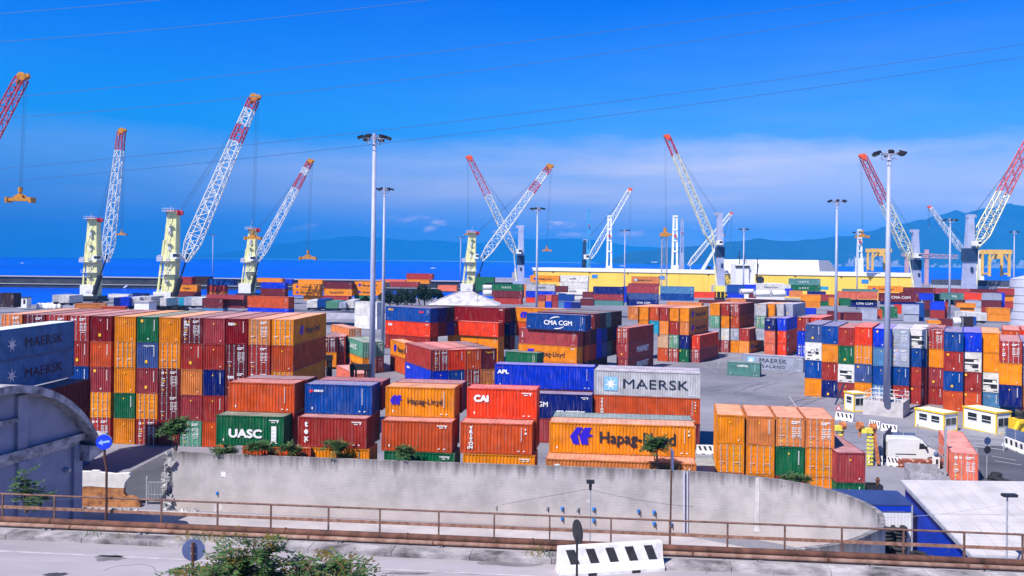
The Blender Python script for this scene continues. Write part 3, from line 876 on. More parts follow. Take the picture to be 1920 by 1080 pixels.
def far_mass_done():
    m = bpy.data.materials.new('distant_container_paint'); m.use_nodes = True; t = m.node_tree; b = t.nodes['Principled BSDF']; b.inputs['Roughness'].default_value = .55
    at_ = N(t, 'ShaderNodeAttribute', attribute_name='paint'); tc = N(t, 'ShaderNodeTexCoord'); nz = N(t, 'ShaderNodeTexNoise', ins={'Scale': .8, 'Detail': 5.0}); t.links.new(tc.outputs['Object'], nz.inputs['Vector'])
    mx = N(t, 'ShaderNodeMix', data_type='RGBA', blend_type='MULTIPLY'); mx.inputs[0].default_value = 1; r = ramp(t, [(.3, .8), (.7, 1.1)]); t.links.new(nz.outputs['Fac'], r.inputs[0]); t.links.new(r.outputs[0], mx.inputs[7]); t.links.new(at_.outputs['Color'], mx.inputs[6]); t.links.new(mx.outputs[2], b.inputs['Base Color'])
    me = MASS.mesh('distant_containers', m); ca = me.attributes.new('paint', 'FLOAT_COLOR', 'FACE')
    ca.data.foreach_set('color', [v for c in MASS_C for v in (*c, 1)])
    tag(put('distant_containers', me), 'small distant containers scattered between the far stacks', 'containers', kind='stuff')


def far(px0, py0, px1, h, Y, c, label, group, txt=None, tc=None, side=0.0, em=None, dp=CW, skew=14):
    """long side facing the viewer, seen from column px0 to px1, top edge py0 tall h pixels at distance Y"""
    if (px1 - px0) * h < MASS_BELOW:
        return far_mass(px0, py0, px1, h, Y, c, skew)
    A, B = atd(px0, py0, Y), atd(px1, py0, Y)
    hh = h * Y / F
    L = (B.x - A.x) / cos(R(skew))
    al = -R(skew); ph = al - pi / 2
    d0 = CW if L > 4 else CW
    P = Vector((A.x, Y, A.z - hh)) - Vector((CW * sin(al), -CW * cos(al), 0))
    rt = empty('shipping_container', P, ph)
    tag(rt, label, 'container', group)
    rnd = random.Random(px0 * 31 + py0); j = rnd.uniform(.88, 1.1)
    nl = 12.19 if L > 8.5 else (6.06 if L > 4 else 2.44)
    b = put('body', cmesh('far', nl, HC), rt, col=tuple(min(.9, v * j) for v in base(c)), scale=(1, L / nl, hh / HC))
    if nl > 3 and Y < 420:
        me = cmesh('sd2', nl, HC); put('lettering', me, rt, scale=(1, L / nl, hh / HC))
    if txt:
        big = .3 * hh
        wtot = len(txt) * big * .82
        letter(rt, txt, 'side', L * (.5 if em != 'hl' else .56) - wtot * .5, hh * .36, big, L, tc or WHITE, 1.1, .012)
    if em: emblem(rt, em, 'side', L * .12, hh * .32, hh * .36, L)
    return rt


def heap(where, group, items, Y, skew=14):
    """several containers of one far stack: (x0, y0, x1, h, colour[, text, text colour, emblem])"""
    for k, it in enumerate(items):
        x0, y0, x1, h, c = it[:5]
        far(x0, y0, x1, h, Y, c, f'{COLS[c][1]} container, {ORD[k]} down in far stack {where}', group, *(it[5:7] if len(it) > 5 else ()), em=it[7] if len(it) > 7 else None, skew=skew)


GA, GE, GC = 'far containers on the western quay', 'far containers on the eastern quay', 'far containers amid the harbour cranes'
BK = BLACKL
heap('between tallest crane and next crane', GA, [(334, 519, 362, 13.5, 'r'), (331, 533.5, 374, 12.5, 'y', 'Hapag', BK), (331, 546, 374, 11, 'm')], 330)
far(362, 518, 396, 14, 334, 'd', 'dark shaded side of brick red container beside pale quay lamp pole', GA)  # shaded side of the red box, built as a separate dark-coloured box
heap('just west of squat pale crane', GA, [(389, 522.5, 442, 12, 'b'), (388, 534.5, 424, 13, 'r'), (388, 547, 424, 5, 'y')], 325)
heap('low before squat pale crane', GA, [(387, 552, 464, 8, 'p'), (380, 559, 422, 18, 'm'), (380, 577, 422, 9, 'i')], 255)
far(423, 559.5, 464, 18, 255, 'm', 'maroon container touching the rust one with navy end, at quay', GA)
heap('east of squat pale crane', GA, [(489, 529, 538, 11.5, 'u'), (489, 540.5, 538, 13, 'm'), (489, 553.5, 538, 11, 'd')], 345)
far(482, 521, 533, 8, 390, 'y', 'yellow-orange container peeking behind bright blue one near squat crane', GA)
far(520, 523, 549, 9, 392, 'u', 'bright blue container behind squat pale crane counterweight', GA)
heap('of doubled logo ones at quay', GA, [(549, 532, 603, 10.5, 'y', 'Hapag-Lloyd', BK, 'hl'), (549, 542.5, 603, 11, 'y', 'Hapag-Lloyd', BK, 'hl'), (569, 553.5, 601, 9, 'y')], 345)
far(559, 524, 607, 8, 385, 'y', 'yellow-orange container behind doubled logo ones', GA, em='hl')
heap('with crane shadow on it', GA, [(607, 528, 663, 13, 'm'), (607, 541, 663, 13, 'y', 'Hapag-Lloyd', BK), (604, 554.5, 657, 11, 'r')], 335)
heap('left of dark pine behind masts', GA, [(665, 527.5, 722, 13.5, 'y', 'Hapag-Lloyd', BK, 'hl'), (665, 541, 720, 12.5, 'y', 'Hapag-Lloyd', BK, 'hl'), (665, 553.5, 700, 12, 'g', 'U', WHITE)], 335)
heap('above dark pine crown', GA, [(762, 512.5, 812, 11, 'r'), (762, 523.5, 806, 8, 'y')], 385)
far(731, 528, 786, 9.5, 360, 'p', 'faded red container just above pine crown', GA)
far(713, 523.5, 762, 6, 392, 'q', 'faded coral container behind pine, low strip', GA)
far(821, 534.5, 857, 11, 370, 'q', 'faded coral container between pine and lemon crane', GA)
heap('fronting parked trailers', GA, [(464, 554.5, 551, 21.5, 'o', None), (464, 576, 551, 10, 'u')], 232, 22)
far(140, 569.5, 190, 11, 205, 'l', 'pale orange container behind the five-high block, roof lit', GA, skew=-18)
far(190, 575, 230, 8, 200, 'o', 'rust orange container with barred top behind five-high block', GA, skew=-12)
far(0, 549, 31, 27, 240, 'd', 'near-black container at quay edge by water', GA)
heap('of plain white ones beside twin masts', GA, [(665, 565, 712, 25, 'w'), (665, 590, 712, 25, 'w')], 205, 30)
# amid the cranes
heap('beside grey hipped roof', GC, [(922.5, 532, 980, 12.5, 'g', 'U A S C', WHITE), (922.5, 544.5, 980, 12.5, 'm'), (926, 557, 978, 13, 'r')], 335)
far(891, 519, 926, 11, 380, 'g', 'dark green container with small white name behind lemon crane', GC, 'ITAL', WHITE)
far(892, 530.5, 908, 14, 360, 'g', 'green container with two white letters at lemon crane foot', GC, 'A S', WHITE)
heap('topped by logo one before yellow warehouse', GC, [(994, 516.3, 1048, 12, 'y', 'Hapag-Lloyd', BK, 'hl'), (986, 532.5, 1040, 12.5, 'x', 'MAERSK', DKBLUE), (986, 545, 1040, 12.5, 'u'), (986, 557.5, 1010, 10, 'c', 'HAMBURG', WHITE)], 340)
far(978, 533, 986, 24, 345, 'l', 'pale orange container end beside far grey star-lettered one', GC)
heap('of white ones before yellow warehouse', GC, [(1050, 516.3, 1102, 11.5, 'w', 'unit45', DKBLUE), (1049, 528, 1101, 11.5, 'w'), (1049, 539.5, 1101, 12, 'w', 'unit45', DKBLUE), (1056, 551.5, 1092, 9, 'w')], 345)
far(1041, 536, 1063, 12, 330, 'm', 'maroon container wedged between grey and white stacks', GC)
heap('east of white ones', GC, [(1112, 537, 1167, 14, 'n'), (1112, 551, 1167, 11.5, 'p'), (1112, 563, 1167, 9, 't', 'CAPITAL', WHITE)], 325)
far(1092, 547, 1112, 11, 335, 'm', 'maroon box between white stack and navy stack', GC)
heap('under lattice lighting tower', GC, [(1184, 518, 1234, 13, 'l', 'Hapag-Lloyd', BK, 'star'), (1178, 531, 1234, 4.5, 'p'), (1175, 535.5, 1232, 13.5, 'p'), (1175, 549, 1232, 12, 'z'), (1175, 561, 1232, 12, 'n', 'CMA CGM', WHITE)], 325)
far(1167, 537, 1175, 30, 330, 'u', 'bright blue container end between two far stacks', GC)
heap('of faded blue beside orange deck', GC, [(1238, 536.5, 1298, 13.5, 'i'), (1238, 550, 1298, 13, 'b')], 300)
heap('of navy before white ship bridge', GC, [(1363, 533.5, 1394, 15.5, 'b', 'CMA CGM', WHITE), (1364, 549, 1392, 9.5, 'u')], 315)
far(1392, 533.5, 1416, 13, 322, 'u', 'bright blue container behind lamp mast near ship bridge', GC)
far(1414, 532.5, 1478, 11, 345, 'w', 'long white container with dark name near ship bridge', GC, 'Maersk Line', DKBLUE)
far(1472, 541, 1485, 14, 320, 'u', 'bright blue container end beside white tank', GC)
far(1404, 551, 1417, 8, 300, 'm', 'small maroon box under lamp mast near white tanks', GC)
far(1009, 553, 1022, 11.5, 280, 'p', 'faded red box, upper west one of the small cluster', GC, skew=8)
far(1022, 553, 1034, 12, 280, 'q', 'faded coral box, upper middle one of the small cluster', GC, skew=8)
far(1034, 553, 1046, 12, 280, 'r', 'brick red box, upper east one of the small cluster', GC, skew=8)
far(1009, 565, 1021.5, 12, 278, 'l', 'pale orange box, lower west one of the small cluster', GC, skew=8)
far(1022, 565, 1034, 12, 278, 'u', 'bright blue box, lower middle one of the small cluster', GC, skew=8)
far(1034, 565, 1046, 12, 278, 'p', 'faded red box, lower east one of the small cluster', GC, skew=8)
far(1047, 550, 1060, 14, 275, 'b', 'blue box atop pair beside small cluster', GC, skew=8)
far(1047, 565, 1058, 12, 274, 'i', 'light blue box under blue one beside small cluster', GC, skew=8)
far(1060, 552, 1076, 13, 272, 'b', 'blue barred box east of small cluster', GC, skew=8)
far(1058, 566, 1071, 12, 270, 'u', 'bright blue barred box below blue barred one', GC, skew=8)
far(1071, 567, 1088, 11, 268, 'n', 'navy box at east end of small cluster', GC, skew=8)
far(1088, 560, 1112, 13, 285, 'm', 'maroon pile between small cluster and navy stack', GC)
# eastern half
heap('of grey-green ones with spaced white letters', GE, [(1479, 522, 1534, 12, 't', 'U A S C', WHITE), (1479, 534, 1534, 11, 'g', 'U A S C', WHITE)], 345)
far(1534, 537, 1552, 6.5, 380, 'a', 'cyan container before yellow warehouse', GE)
heap('with small logos west of slender mast', GE, [(1480, 545, 1503, 12, 'l', 'Hapag', BK, 'hl')], 310)
heap('of logo ones by slender mast', GE, [(1502, 552, 1536, 12.5, 'y', 'Hapag-Lloyd', BK, 'hl'), (1502, 564.5, 1535, 12, 'y', 'Hapag-Lloyd', BK)], 280)
heap('beside logo ones at slender mast', GE, [(1536, 552, 1566, 12.5, 'p'), (1537, 564.5, 1558, 9, 'g', 'UASC', WHITE)], 285)
far(1514, 546, 1546, 6, 330, 'n', 'navy container behind slender mast logo ones', GE)
heap('topped by coral one at thick mast', GE, [(1572, 546, 1639, 14, 'q'), (1592, 561.5, 1640, 14, 'n', 'CMA CGM', WHITE)], 285)
far(1580, 541.5, 1641, 4.5, 292, 't', 'teal container, only top strip behind long coral one', GE)
far(1571, 559, 1593, 14, 276, 'g', 'green box before navy lettered one at thick mast', GE)
far(1555, 558, 1571, 15, 274, 'y', 'yellow-orange box beside green one at thick mast', GE)
heap('with arc-lettered maroon one', GE, [(1649, 549, 1716, 16, 'm', 'CMA CGM', WHITE), (1652, 565, 1712, 6, 'n')], 275)
far(1628, 536, 1687, 11, 320, 'y', 'yellow-orange logo container behind thick mast', GE, 'Hapag-Lloyd', BK, em='hl')
far(1689, 538.5, 1748, 11, 318, 'm', 'maroon container at foot of grey tower crane', GE)
far(1716.5, 549.5, 1747, 13, 285, 'u', 'bright blue container beside arc-lettered maroon one', GE)
far(1753, 540.6, 1812, 9.5, 312, 'p', 'faded red long container behind thin eastern mast', GE)
far(1812, 541.5, 1870, 7, 318, 'm', 'maroon long container before dark canopy', GE)
heap('with teal one at top by thin mast', GE, [(1765, 549, 1808, 12.5, 't', 'TAL', WHITE), (1792, 562, 1810, 12, 'q')], 282)
heap('with white arrow on orange red', GE, [(1808, 549, 1841, 13, 'c', 'HAMBURG', WHITE), (1810, 563, 1840, 12, 's'), (1812, 575, 1838, 11, 'x')], 280)
heap('with pale emblem before blue end', GE, [(1841, 550, 1874, 12.5, 's', 'CRONOS', REDL), (1841, 563, 1873, 12.5, 'm'), (1841, 575.5, 1853, 10, 'r')], 278)
far(1874, 549, 1883, 27, 279, 'u', 'bright blue container end next to grey silo', GE)
heap('touching grey silo', GE, [(1872, 540.5, 1900, 12.5, 'r'), (1882, 553, 1900, 12, 'y', 'Ha', BK), (1882, 565, 1900, 13, 'r')], 300)
heap('of logo ones before grey silo', GE, [(1852, 577, 1889, 12, 'y', 'Hapag-Lloyd', BK, 'hl'), (1852, 589, 1889, 13, 'y', 'Hapag-Lloyd', BK, 'hl')], 262)
heap('of bright blue over brick', GE, [(1744, 565, 1767, 16, 'u'), (1744, 581, 1767, 16, 'r')], 245, 22)
heap('of barred maroon near blue over brick', GE, [(1733, 564, 1744, 16, 'm'), (1733, 580, 1744, 15, 'd')], 247, 22)
far(1767, 566, 1776, 31, 247, 'r', 'brick red container end beside blue over brick stack', GE)
heap('of silver boxes east of thick mast', GE, [(1691, 571, 1718, 17.5, 's'), (1694, 589, 1718, 14, 's')], 238, 24)
far(1718, 568, 1732, 34, 241, 'b', 'tall blue container side beside silver boxes', GE)
far(1679, 571.5, 1691, 17, 240, 'c', 'orange red box beside silver boxes', GE)
far(1652, 575.5, 1680, 20.5, 232, 'g', 'dark green barred box behind thick mast', GE)
far(1614, 579, 1640, 19.5, 226, 's', 'silver box west of thick mast', GE, skew=24)
far(1640, 580, 1653, 18, 228, 'o', 'rust box end touching silver box by thick mast', GE)
far(1552, 584, 1570, 16, 222, 'm', 'barred maroon box west of slender mast foot', GE)
far(1572, 586, 1585, 14, 220, 'p', 'faded red box east of slender mast foot', GE)
far(1585, 586, 1614, 15, 219, 'm', 'maroon box with white mark by slender mast', GE, 'HO', WHITE)
far(1500, 577.5, 1526, 12, 232, 'u', 'bright blue box beside brick red one in mid distance', GE, skew=22)
far(1487, 578, 1500, 12, 234, 'r', 'brick red box beside bright blue one in mid distance', GE)
heap('of yellow-orange boxes by thin mast', GE, [(1794, 568, 1823, 8.5, 'y'), (1801, 577, 1822, 15, 'y')], 246, 24)
far(1741, 601, 1762, 6, 205, 'y', 'low yellow-orange box behind mixed block', GE)
far(1763, 598, 1784, 15, 206, 'm', 'maroon box beside round white tank end', GE)
far(1804, 594, 1823, 20, 209, 'd', 'dark brown box beside white trailer', GE)
far(1823, 594, 1830, 17, 212, 'b', 'narrow blue container end beside white trailer', GE)
far(1362, 559.5, 1440, 6, 255, 'l', 'pale orange roofed container in front of white tanks', GE, skew=25)
far(1310, 562, 1362, 6, 252, 'm', 'maroon roofed container before small yellow machine', GE, skew=25)
far(1398, 561, 1493, 8, 245, 'd', 'dark brown container under white tanks', GE, skew=25)
far(1250, 566, 1310, 7, 232, 'l', 'pale orange container roof behind mid-yard orange block', GE, skew=25)


# ---------------------------------------------------------------- tank containers, trailers
def tank(px0, py0, px1, h, Y, label):
    A, B = atd(px0, py0, Y), atd(px1, py0, Y); hh = h * Y / F; L = B.x - A.x
    rt = tag(empty('tank_container', (A.x, Y, A.z - hh)), label, 'tank container', 'white tank containers')
    r = min(1.18, hh * .46); z = hh * .52
    mb = MB(); prof = [(0, 0), (.6 * r, .06), (.9 * r, .2), (r, .4)]
    k = 14; vs = []; rings = [(x, q) for q, x in prof] + [(L - x, q) for q, x in prof[::-1]]
    for x, q in rings: vs += [(x, 1.22 + q * cos(2 * pi * i / k), z + q * sin(2 * pi * i / k)) for i in range(k)]
    mb.add(vs, [(a * k + i, a * k + (i + 1) % k, (a + 1) * k + (i + 1) % k, (a + 1) * k + i) for a in range(len(rings) - 1) for i in range(k)])
    mb.build('tank', WHITEP, rt, True)
    mb = MB()
    for x in (0.05, L - .05):
        for y in (0, CW): mb.beam((x, y, 0), (x, y, hh), .13)
        mb.beam((x, 0, .06), (x, CW, .06), .13); mb.beam((x, 0, hh - .06), (x, CW, hh - .06), .13)
    for y in (0, CW): mb.beam((0, y, .06), (L, y, .06), .12)
    mb.build('frame', STEEL, rt)


tank(1416, 545, 1446, 11.5, 285, 'white tank container with orange mark, western one of pair in mid distance')
tank(1447, 545, 1475, 11.5, 285, 'white tank container, eastern one of pair in mid distance')
tank(1389, 541.5, 1415, 10, 300, 'white tank container behind slender mast near ship bridge')
tank(905, 534, 923, 9.5, 345, 'upper white tank container at foot of lemon crane')
tank(905, 544, 923, 11, 344, 'lower white tank container at foot of lemon crane')
tank(1786, 595.5, 1806, 16, 208, 'round white tank end beside maroon box near silo')


def trailer(px0, py0, px1, h, Y, c, label, ln=10.0, name='box_trailer'):
    """box trailer parked with its tail to the viewer: body, tail doors, chassis, wheels"""
    A, B = atd(px0, py0, Y), atd(px1, py0, Y); w = B.x - A.x; hh = h * Y / F
    zt = A.z; zb = zt - hh * .74; zg = zt - hh
    rt = tag(empty(name, (A.x, Y, zg)), label, 'trailer', 'trailers parked on the quay')
    cm = tuple(base(c))
    MB().box((0, .06, zb - zg), (w, ln, zt - zg)).build('body', OBJC, rt, col=cm)
    mb = MB()
    for k in (0, 1): mb.box((.05 + k * w / 2, 0, zb - zg + .06), (w / 2 - .05 + k * w / 2, .05, zt - zg - .1))
    mb.build('tail_door', OBJC, rt, col=tuple(v * .85 for v in cm))
    MB().box((.2, .3, (zb - zg) * .55), (w - .2, ln - .4, zb - zg - .02)).box((.05, -.04, (zb - zg) * .45), (w - .05, .08, (zb - zg) * .6)).build('chassis', BLACKST, rt)
    r = (zb - zg) * .44
    for y in (1.4, 2.6):
        for x in (.25, w - .25): MB().wheel((x, y, r), (1, 0, 0), r, .4).build('wheel', TYRE, rt)


for a in [(98, 553, 112, 18, 330, 'x', 'light grey trailer, western one of pair beside water'), (111.5, 554, 130, 19, 328, 'w', 'white trailer, eastern one of pair beside water'),
          (213, 558, 226, 23, 300, 'n', 'navy truck trailer beside yellow tall crane base'), (226, 557.5, 242, 23, 298, 'u', 'bright blue trailer between navy and white ones'),
          (243, 557, 262, 22, 300, 'w', 'white trailer east of bright blue one'), (262, 556, 284, 24, 302, 'x', 'light grey trailer before pale tallest crane'),
          (300, 559, 312, 20, 300, 'w', 'white trailer at leg of pale tallest crane'), (335, 558, 345, 20, 300, 'a', 'cyan trailer beside crane luffing cylinder'),
          (345, 558, 359, 20, 299, 's', 'silver trailer beside cyan one'), (359, 558.5, 379, 20, 298, 'w', 'white trailer beside maroon containers'),
          (575, 563, 595, 19, 270, 'w', 'white trailer, westmost of row beside rust container'), (595, 561, 611, 21, 268, 'b', 'blue trailer second in the quay row'),
          (611, 565, 634, 18, 268, 'v', 'pale green trailer third in the quay row'), (635, 567, 649, 15, 267, 's', 'silver trailer with round mark in the quay row'),
          (650, 563, 664, 20, 268, 'w', 'white trailer last in the quay row by white containers'),
          (1825, 587, 1851, 20, 225, 'w', 'white trailer standing on far lane near silo')]:
    trailer(*a)
wt = far(203, 551, 246, 6.5, 345, 'w', 'long white container with dark letters behind blue trailers', GA, 'TIRI METER', DKBLUE)
far(248, 549.5, 276, 6, 350, 'n', 'navy covered load behind trailers near breakwater', GA)


# ---------------------------------------------------------------- harbour cranes
LEMON = mat('lemon_crane_paint', lin((228, 228, 165)), 0.5, 0.1, 0.4)
CRWHITE = mat('white_crane_paint', lin((238, 240, 236)), 0.5, 0.08, 0.4)
CRRED = mat('red_crane_paint', lin((205, 62, 66)), 0.5, 0.1, 0.4)
CRGREY = mat('lilac_grey_crane_paint', lin((168, 176, 208)), 0.5, 0.1, 0.3)
CRBLUE = mat('dark_blue_crane_paint', lin((30, 58, 92)), 0.5, 0.1, 0.3)
CRCYAN = mat('cyan_crane_paint', lin((70, 165, 215)), 0.5, 0.1, 0.3)
CRORANGE = mat('orange_crane_paint', lin((240, 90, 35)), 0.5, 0.1, 0.3)
SPREADY = mat('spreader_yellow_paint', lin((205, 140, 25)), 0.5, 0.2, 1.0)
CREAM = mat('cream_crane_paint', lin((236, 230, 190)), 0.5, 0.1, 0.4)


def lattice(mb, p, q, w0, w1, r, n, off=Vector((0, 1, 0)), m=0, t0=0.0, t1=1.0):
    """four chords and zigzag lacing between p and q, w0/w1 wide"""
    p, q = Vector(p), Vector(q); d = (q - p).normalized()
    s = d.cross(off).normalized(); o = s.cross(d).normalized()
    def cor(t, a, b):
        w = w0 + (w1 - w0) * t
        w *= min(1.0, .35 + t * 5.5)
        return p + (q - p) * t + s * a * w / 2 + o * b * w / 2
    ts = [t0 + (t1 - t0) * i / n for i in range(n + 1)]
    cs = ((-1, -1), (1, -1), (1, 1), (-1, 1))
    for a, b in cs:
        for u, v in zip(ts, ts[1:]): mb.tube(cor(u, a, b), cor(v, a, b), r, r, 5, m, False)
    for i, (u, v) in enumerate(zip(ts, ts[1:])):
        for k in range(4):
            c0, c1 = cs[k], cs[(k + 1) % 4]
            if i % 2: c0, c1 = c1, c0
            mb.tube(cor(u, *c0), cor(v, *c1), r * .55, r * .55, 4, m, False)
            mb.tube(cor(v, *c0), cor(v, *c1), r * .45, r * .45, 4, m, False)


def crane(label, Y, top, piv, tip, base_, w_t, w_b, bw, style, boomm, hook=None, red=(.78, 1.0), cat='crane', nlat=16, cab=True, frame_leg=None, tipm=None):
    """harbour crane, all places in picture columns/rows at distance Y: tower top, boom pivot, boom tip, hook; widths in pixels"""
    k = Y / F
    G = lambda p, dy=0.0: atd(p[0], p[1], Y) + Vector((0, dy, 0))
    T, Pv, Tp = G(top), G(piv, -1.5), G(tip, -4)
    foot = Vector((G(base_).x, Y, 0))
    rt = tag(empty('harbour_crane', foot), label, cat, 'harbour cranes along the quays')
    o = foot
    rel = lambda v: Vector(v) - o
    sgn = 1 if tip[0] > top[0] else -1
    tm = {'lemon': LEMON, 'grey': CRGREY, 'white': CRWHITE, 'blue': CRBLUE, 'cyan': CRCYAN, 'cream': CREAM}[style]
    T, Pv, Tp = rel(T), rel(Pv), rel(Tp)
    zt = T.z
    # tower
    mb = MB(); wb, wt = w_b * k / 2, w_t * k / 2
    zmid = min(Pv.z, zt * .55)
    zb = 3.2
    if style == 'lemon':
        mb.add([(s1 * (wt * 1.0) + T.x, s2 * wt, zt) for s1, s2 in ((-1, -1), (1, -1), (1, 1), (-1, 1))] + [(s1 * wt * 1.45 + T.x * .55, s2 * wt * 1.3, zmid) for s1, s2 in ((-1, -1), (1, -1), (1, 1), (-1, 1))],
               [(0, 1, 2, 3), (4, 5, 1, 0), (5, 6, 2, 1), (6, 7, 3, 2), (7, 4, 0, 3)])
        mb.add([(s1 * wt * 1.3 + T.x * .55 + wt * .3, s2 * wt * 1.3, zmid) for s1, s2 in ((-1, -1), (1, -1), (1, 1), (-1, 1))] + [(s1 * wt * 1.0 + wt * .7, s2 * wt * 1.25, zb) for s1, s2 in ((-1, -1), (1, -1), (1, 1), (-1, 1))],
               [(0, 1, 2, 3), (4, 5, 1, 0), (5, 6, 2, 1), (6, 7, 3, 2), (7, 4, 0, 3)])
        tw = mb.build('tower', tm, rt)
        lg = MB()
        for y in (-wt * 1.1, wt * 1.1):
            lg.beam((-wb * sgn, y, zb), (T.x * .6 - wt * 1.1 * sgn, y, zt * .72), .32 * w_t / 8)
        lg.build('back_stay', tm, rt)
        ld = MB(); x = T.x * .8 - wt * 1.15
        for zz in range(5, int(zt) - 1, 7):
            xx = wt * .25 + (T.x - wt * .2) * zz / zt; ld.box((xx - wt * .7, -wt * 1.9, zz), (xx + wt * .3, -wt * 1.3, zz + .15)); ld.beam((xx - wt * .7, -wt * 1.9, zz + 1), (xx + wt * .3, -wt * 1.9, zz + 1), .07)
            ld.beam((xx - wt * .6, -wt * 1.6, zz), (xx + wt * .2, -wt * 1.6, zz + 7), .16, .1)
        for zz, q in ((zt * .78, .3), (zt * .5, .5), (zt * .3, .4)): ld.box((T.x * zz / zt - wt * .25, -wt * 1.52, zz), (T.x * zz / zt + wt * .35, -wt * 1.3, zz + q * 3))
        ld.build('ladder', BARM, tw)
        pf = MB()
        for zz, ww in ((zmid, 2.3), (zmid * .75, 1.8), (zt, 1.25)):
            pf.box((T.x * .6 - wt * ww, -wt * 2, zz), (T.x * .6 + wt * ww, wt * 2, zz + .15))
            for sx in (-1, 1): pf.beam((T.x * .6 + sx * wt * ww, -wt * 2, zz + 1.1), (T.x * .6 + sx * wt * ww, wt * 2, zz + 1.1), .08)
            pf.beam((T.x * .6 - wt * ww, -wt * 2, zz + 1.1), (T.x * .6 + wt * ww, -wt * 2, zz + 1.1), .08)
            for q in range(5):
                x = T.x * .6 - wt * ww + 2 * wt * ww * q / 4; pf.beam((x, -wt * 2, zz), (x, -wt * 2, zz + 1.1), .07)
        for s_ in (-1, 1): pf.beam((T.x * .6 + s_ * wt * .9, -wt * 1.5, zmid * .72), (T.x * .6 - s_ * wt * 1.2, -wt * 1.5, zmid * .98), .16)
        pf.build('platform', CRWHITE, tw)
        x = T.x * .6 - sgn * wt * 2.0; MB().tube((x, -wt * 1.4, zmid + 1.2), (x, wt * 1.4, zmid + 1.2), 1.15, n=12).box((x - .9, -wt * 1.6, zmid + .1), (x + .9, wt * 1.6, zmid + .7)).build('winch', CRGREY, rt)
        bs = MB()
        for a_, b_ in (((-wb * sgn * .8, zb + 2), (wt * .4, zmid * .62)), ((-wb * sgn * .45, zmid * .55), (wt * .5, zb + 1)), ((-wb * .9 * sgn, zmid * .45), (0, zmid * .45))): bs.beam((a_[0], -wt * 1.2, a_[1]), (b_[0], -wt * 1.2, b_[1]), .22)
        bs.build('brace', tm, rt)
        for zz in (zt * .62, zt * .8): MB().box((T.x * .8 - wt * .35, -wt * 1.42, zz), (T.x * .8 + wt * .2, -wt * 1.2, zz + 1.7)).build('hatch', CRWHITE, tw)
    else:
        mb.add([(s1 * wt + T.x, s2 * wt, zt) for s1, s2 in ((-1, -1), (1, -1), (1, 1), (-1, 1))] + [(s1 * wb + T.x * .2, s2 * wb, zb) for s1, s2 in ((-1, -1), (1, -1), (1, 1), (-1, 1))],
               [(0, 1, 2, 3), (4, 5, 1, 0), (5, 6, 2, 1), (6, 7, 3, 2), (7, 4, 0, 3)])
        tw = mb.build('tower', tm, rt)
        zz = Pv.z * .985
        MB().box((T.x * .6 - wb * .96, -wb * .96, zz - 4.5 * wb / 2), (T.x * .6 + wb * .96, wb * .96, zz)).build('slewing_band', CRBLUE, tw)
        MB().box((-wb * .2, -wb * 1.03, zz * .6), (wb * .25, -wb * .9, zz * .68)).build('hatch', CRBLUE, tw)
    # head sheaves at tower top
    MB().box((T.x - wt * 1.2, -wt, zt - 1.2), (T.x + wt * 1.3, wt, zt + .5)).wheel((T.x + sgn * wt * 1.5, 0, zt - .4), (0, 1, 0), 1.0, 1.2).build('tower_head', CRRED if style == 'lemon' else CRGREY, rt)
    # operator cabin
    if cab:
        s_ = wt if style == 'lemon' else wb * .8
        cz = Pv.z + .8; cx = Pv.x * .55 + T.x * .3 if style == 'lemon' else Pv.x * .4 + T.x * .3
        cw_ = max(2.4, 9 * k)
        cb = MB().box((cx - cw_ / 2, -s_ * 2.2 - 2.2, cz), (cx + cw_ / 2, -s_ * 1.05, cz + cw_ * .95)).build('cabin', CRWHITE, rt)
        MB().box((cx - .1, -s_ * 2.2 - 2.26, cz + cw_ * .35), (cx + cw_ / 2 + .04, -s_ * 1.6, cz + cw_ * .8)).build('window', GLASS, cb)
    # boom
    bm = MB(); L_ = (Tp - Pv).length
    w0, w1 = bw * k, bw * k * .62
    r = max(.14, bw * k * .055)
    ra, rb = red
    lattice(bm, Pv, Tp, w0, w1, r, max(4, int(nlat * ra)), t0=0, t1=ra)
    b_o = bm.build('boom', boomm, rt)
    bm = MB(); lattice(bm, Pv, Tp, w0, w1, r, max(3, int(nlat * (rb - ra))), t0=ra, t1=rb)
    bm.build('boom_tip', tipm or CRRED, rt)
    if rb < 1:
        bm = MB(); lattice(bm, Pv, Tp, w0, w1, r, 3, t0=rb, t1=.94); bm.build('boom_section', boomm, rt); bm = MB(); lattice(bm, Pv, Tp, w0, w1, r, 2, t0=.94, t1=1.0); bm.build('boom_nose', CRRED, rt)
    # boom head sheaves
    rr = max(.8, bw * k * .32)
    hd = MB().wheel(Tp + Vector((0, -.5, rr * .4)), (0, 1, 0), rr, .5, n=16).wheel(Tp + Vector((sgn * rr * .9, .5, rr * .5)), (0, 1, 0), rr * .7, .5)
    hd.beam(Tp + Vector((-rr * sgn, 0, -rr)), Tp + Vector((rr * 1.6 * sgn, 0, rr * .9)), rr * .7, rr * .7)
    hd.build('boom_head', SPREADY if style == 'lemon' else CRORANGE, rt)
    # luffing ropes from tower top to boom head, heel cylinder
    lr = MB(); rw = max(.07, .22 * k)
    for q, e in ((-.6, .2), (.0, 0), (.6, -.3), (.9, -.9)):
        lr.tube((T.x + sgn * wt, q * wt, zt - abs(q) * 1.2), Tp + Vector((0, q, e * 2)), rw * .5, rw * .5, 4)
    lr.build('luffing_rope', ROPE, rt)
    hm = Pv + (Tp - Pv) * .06
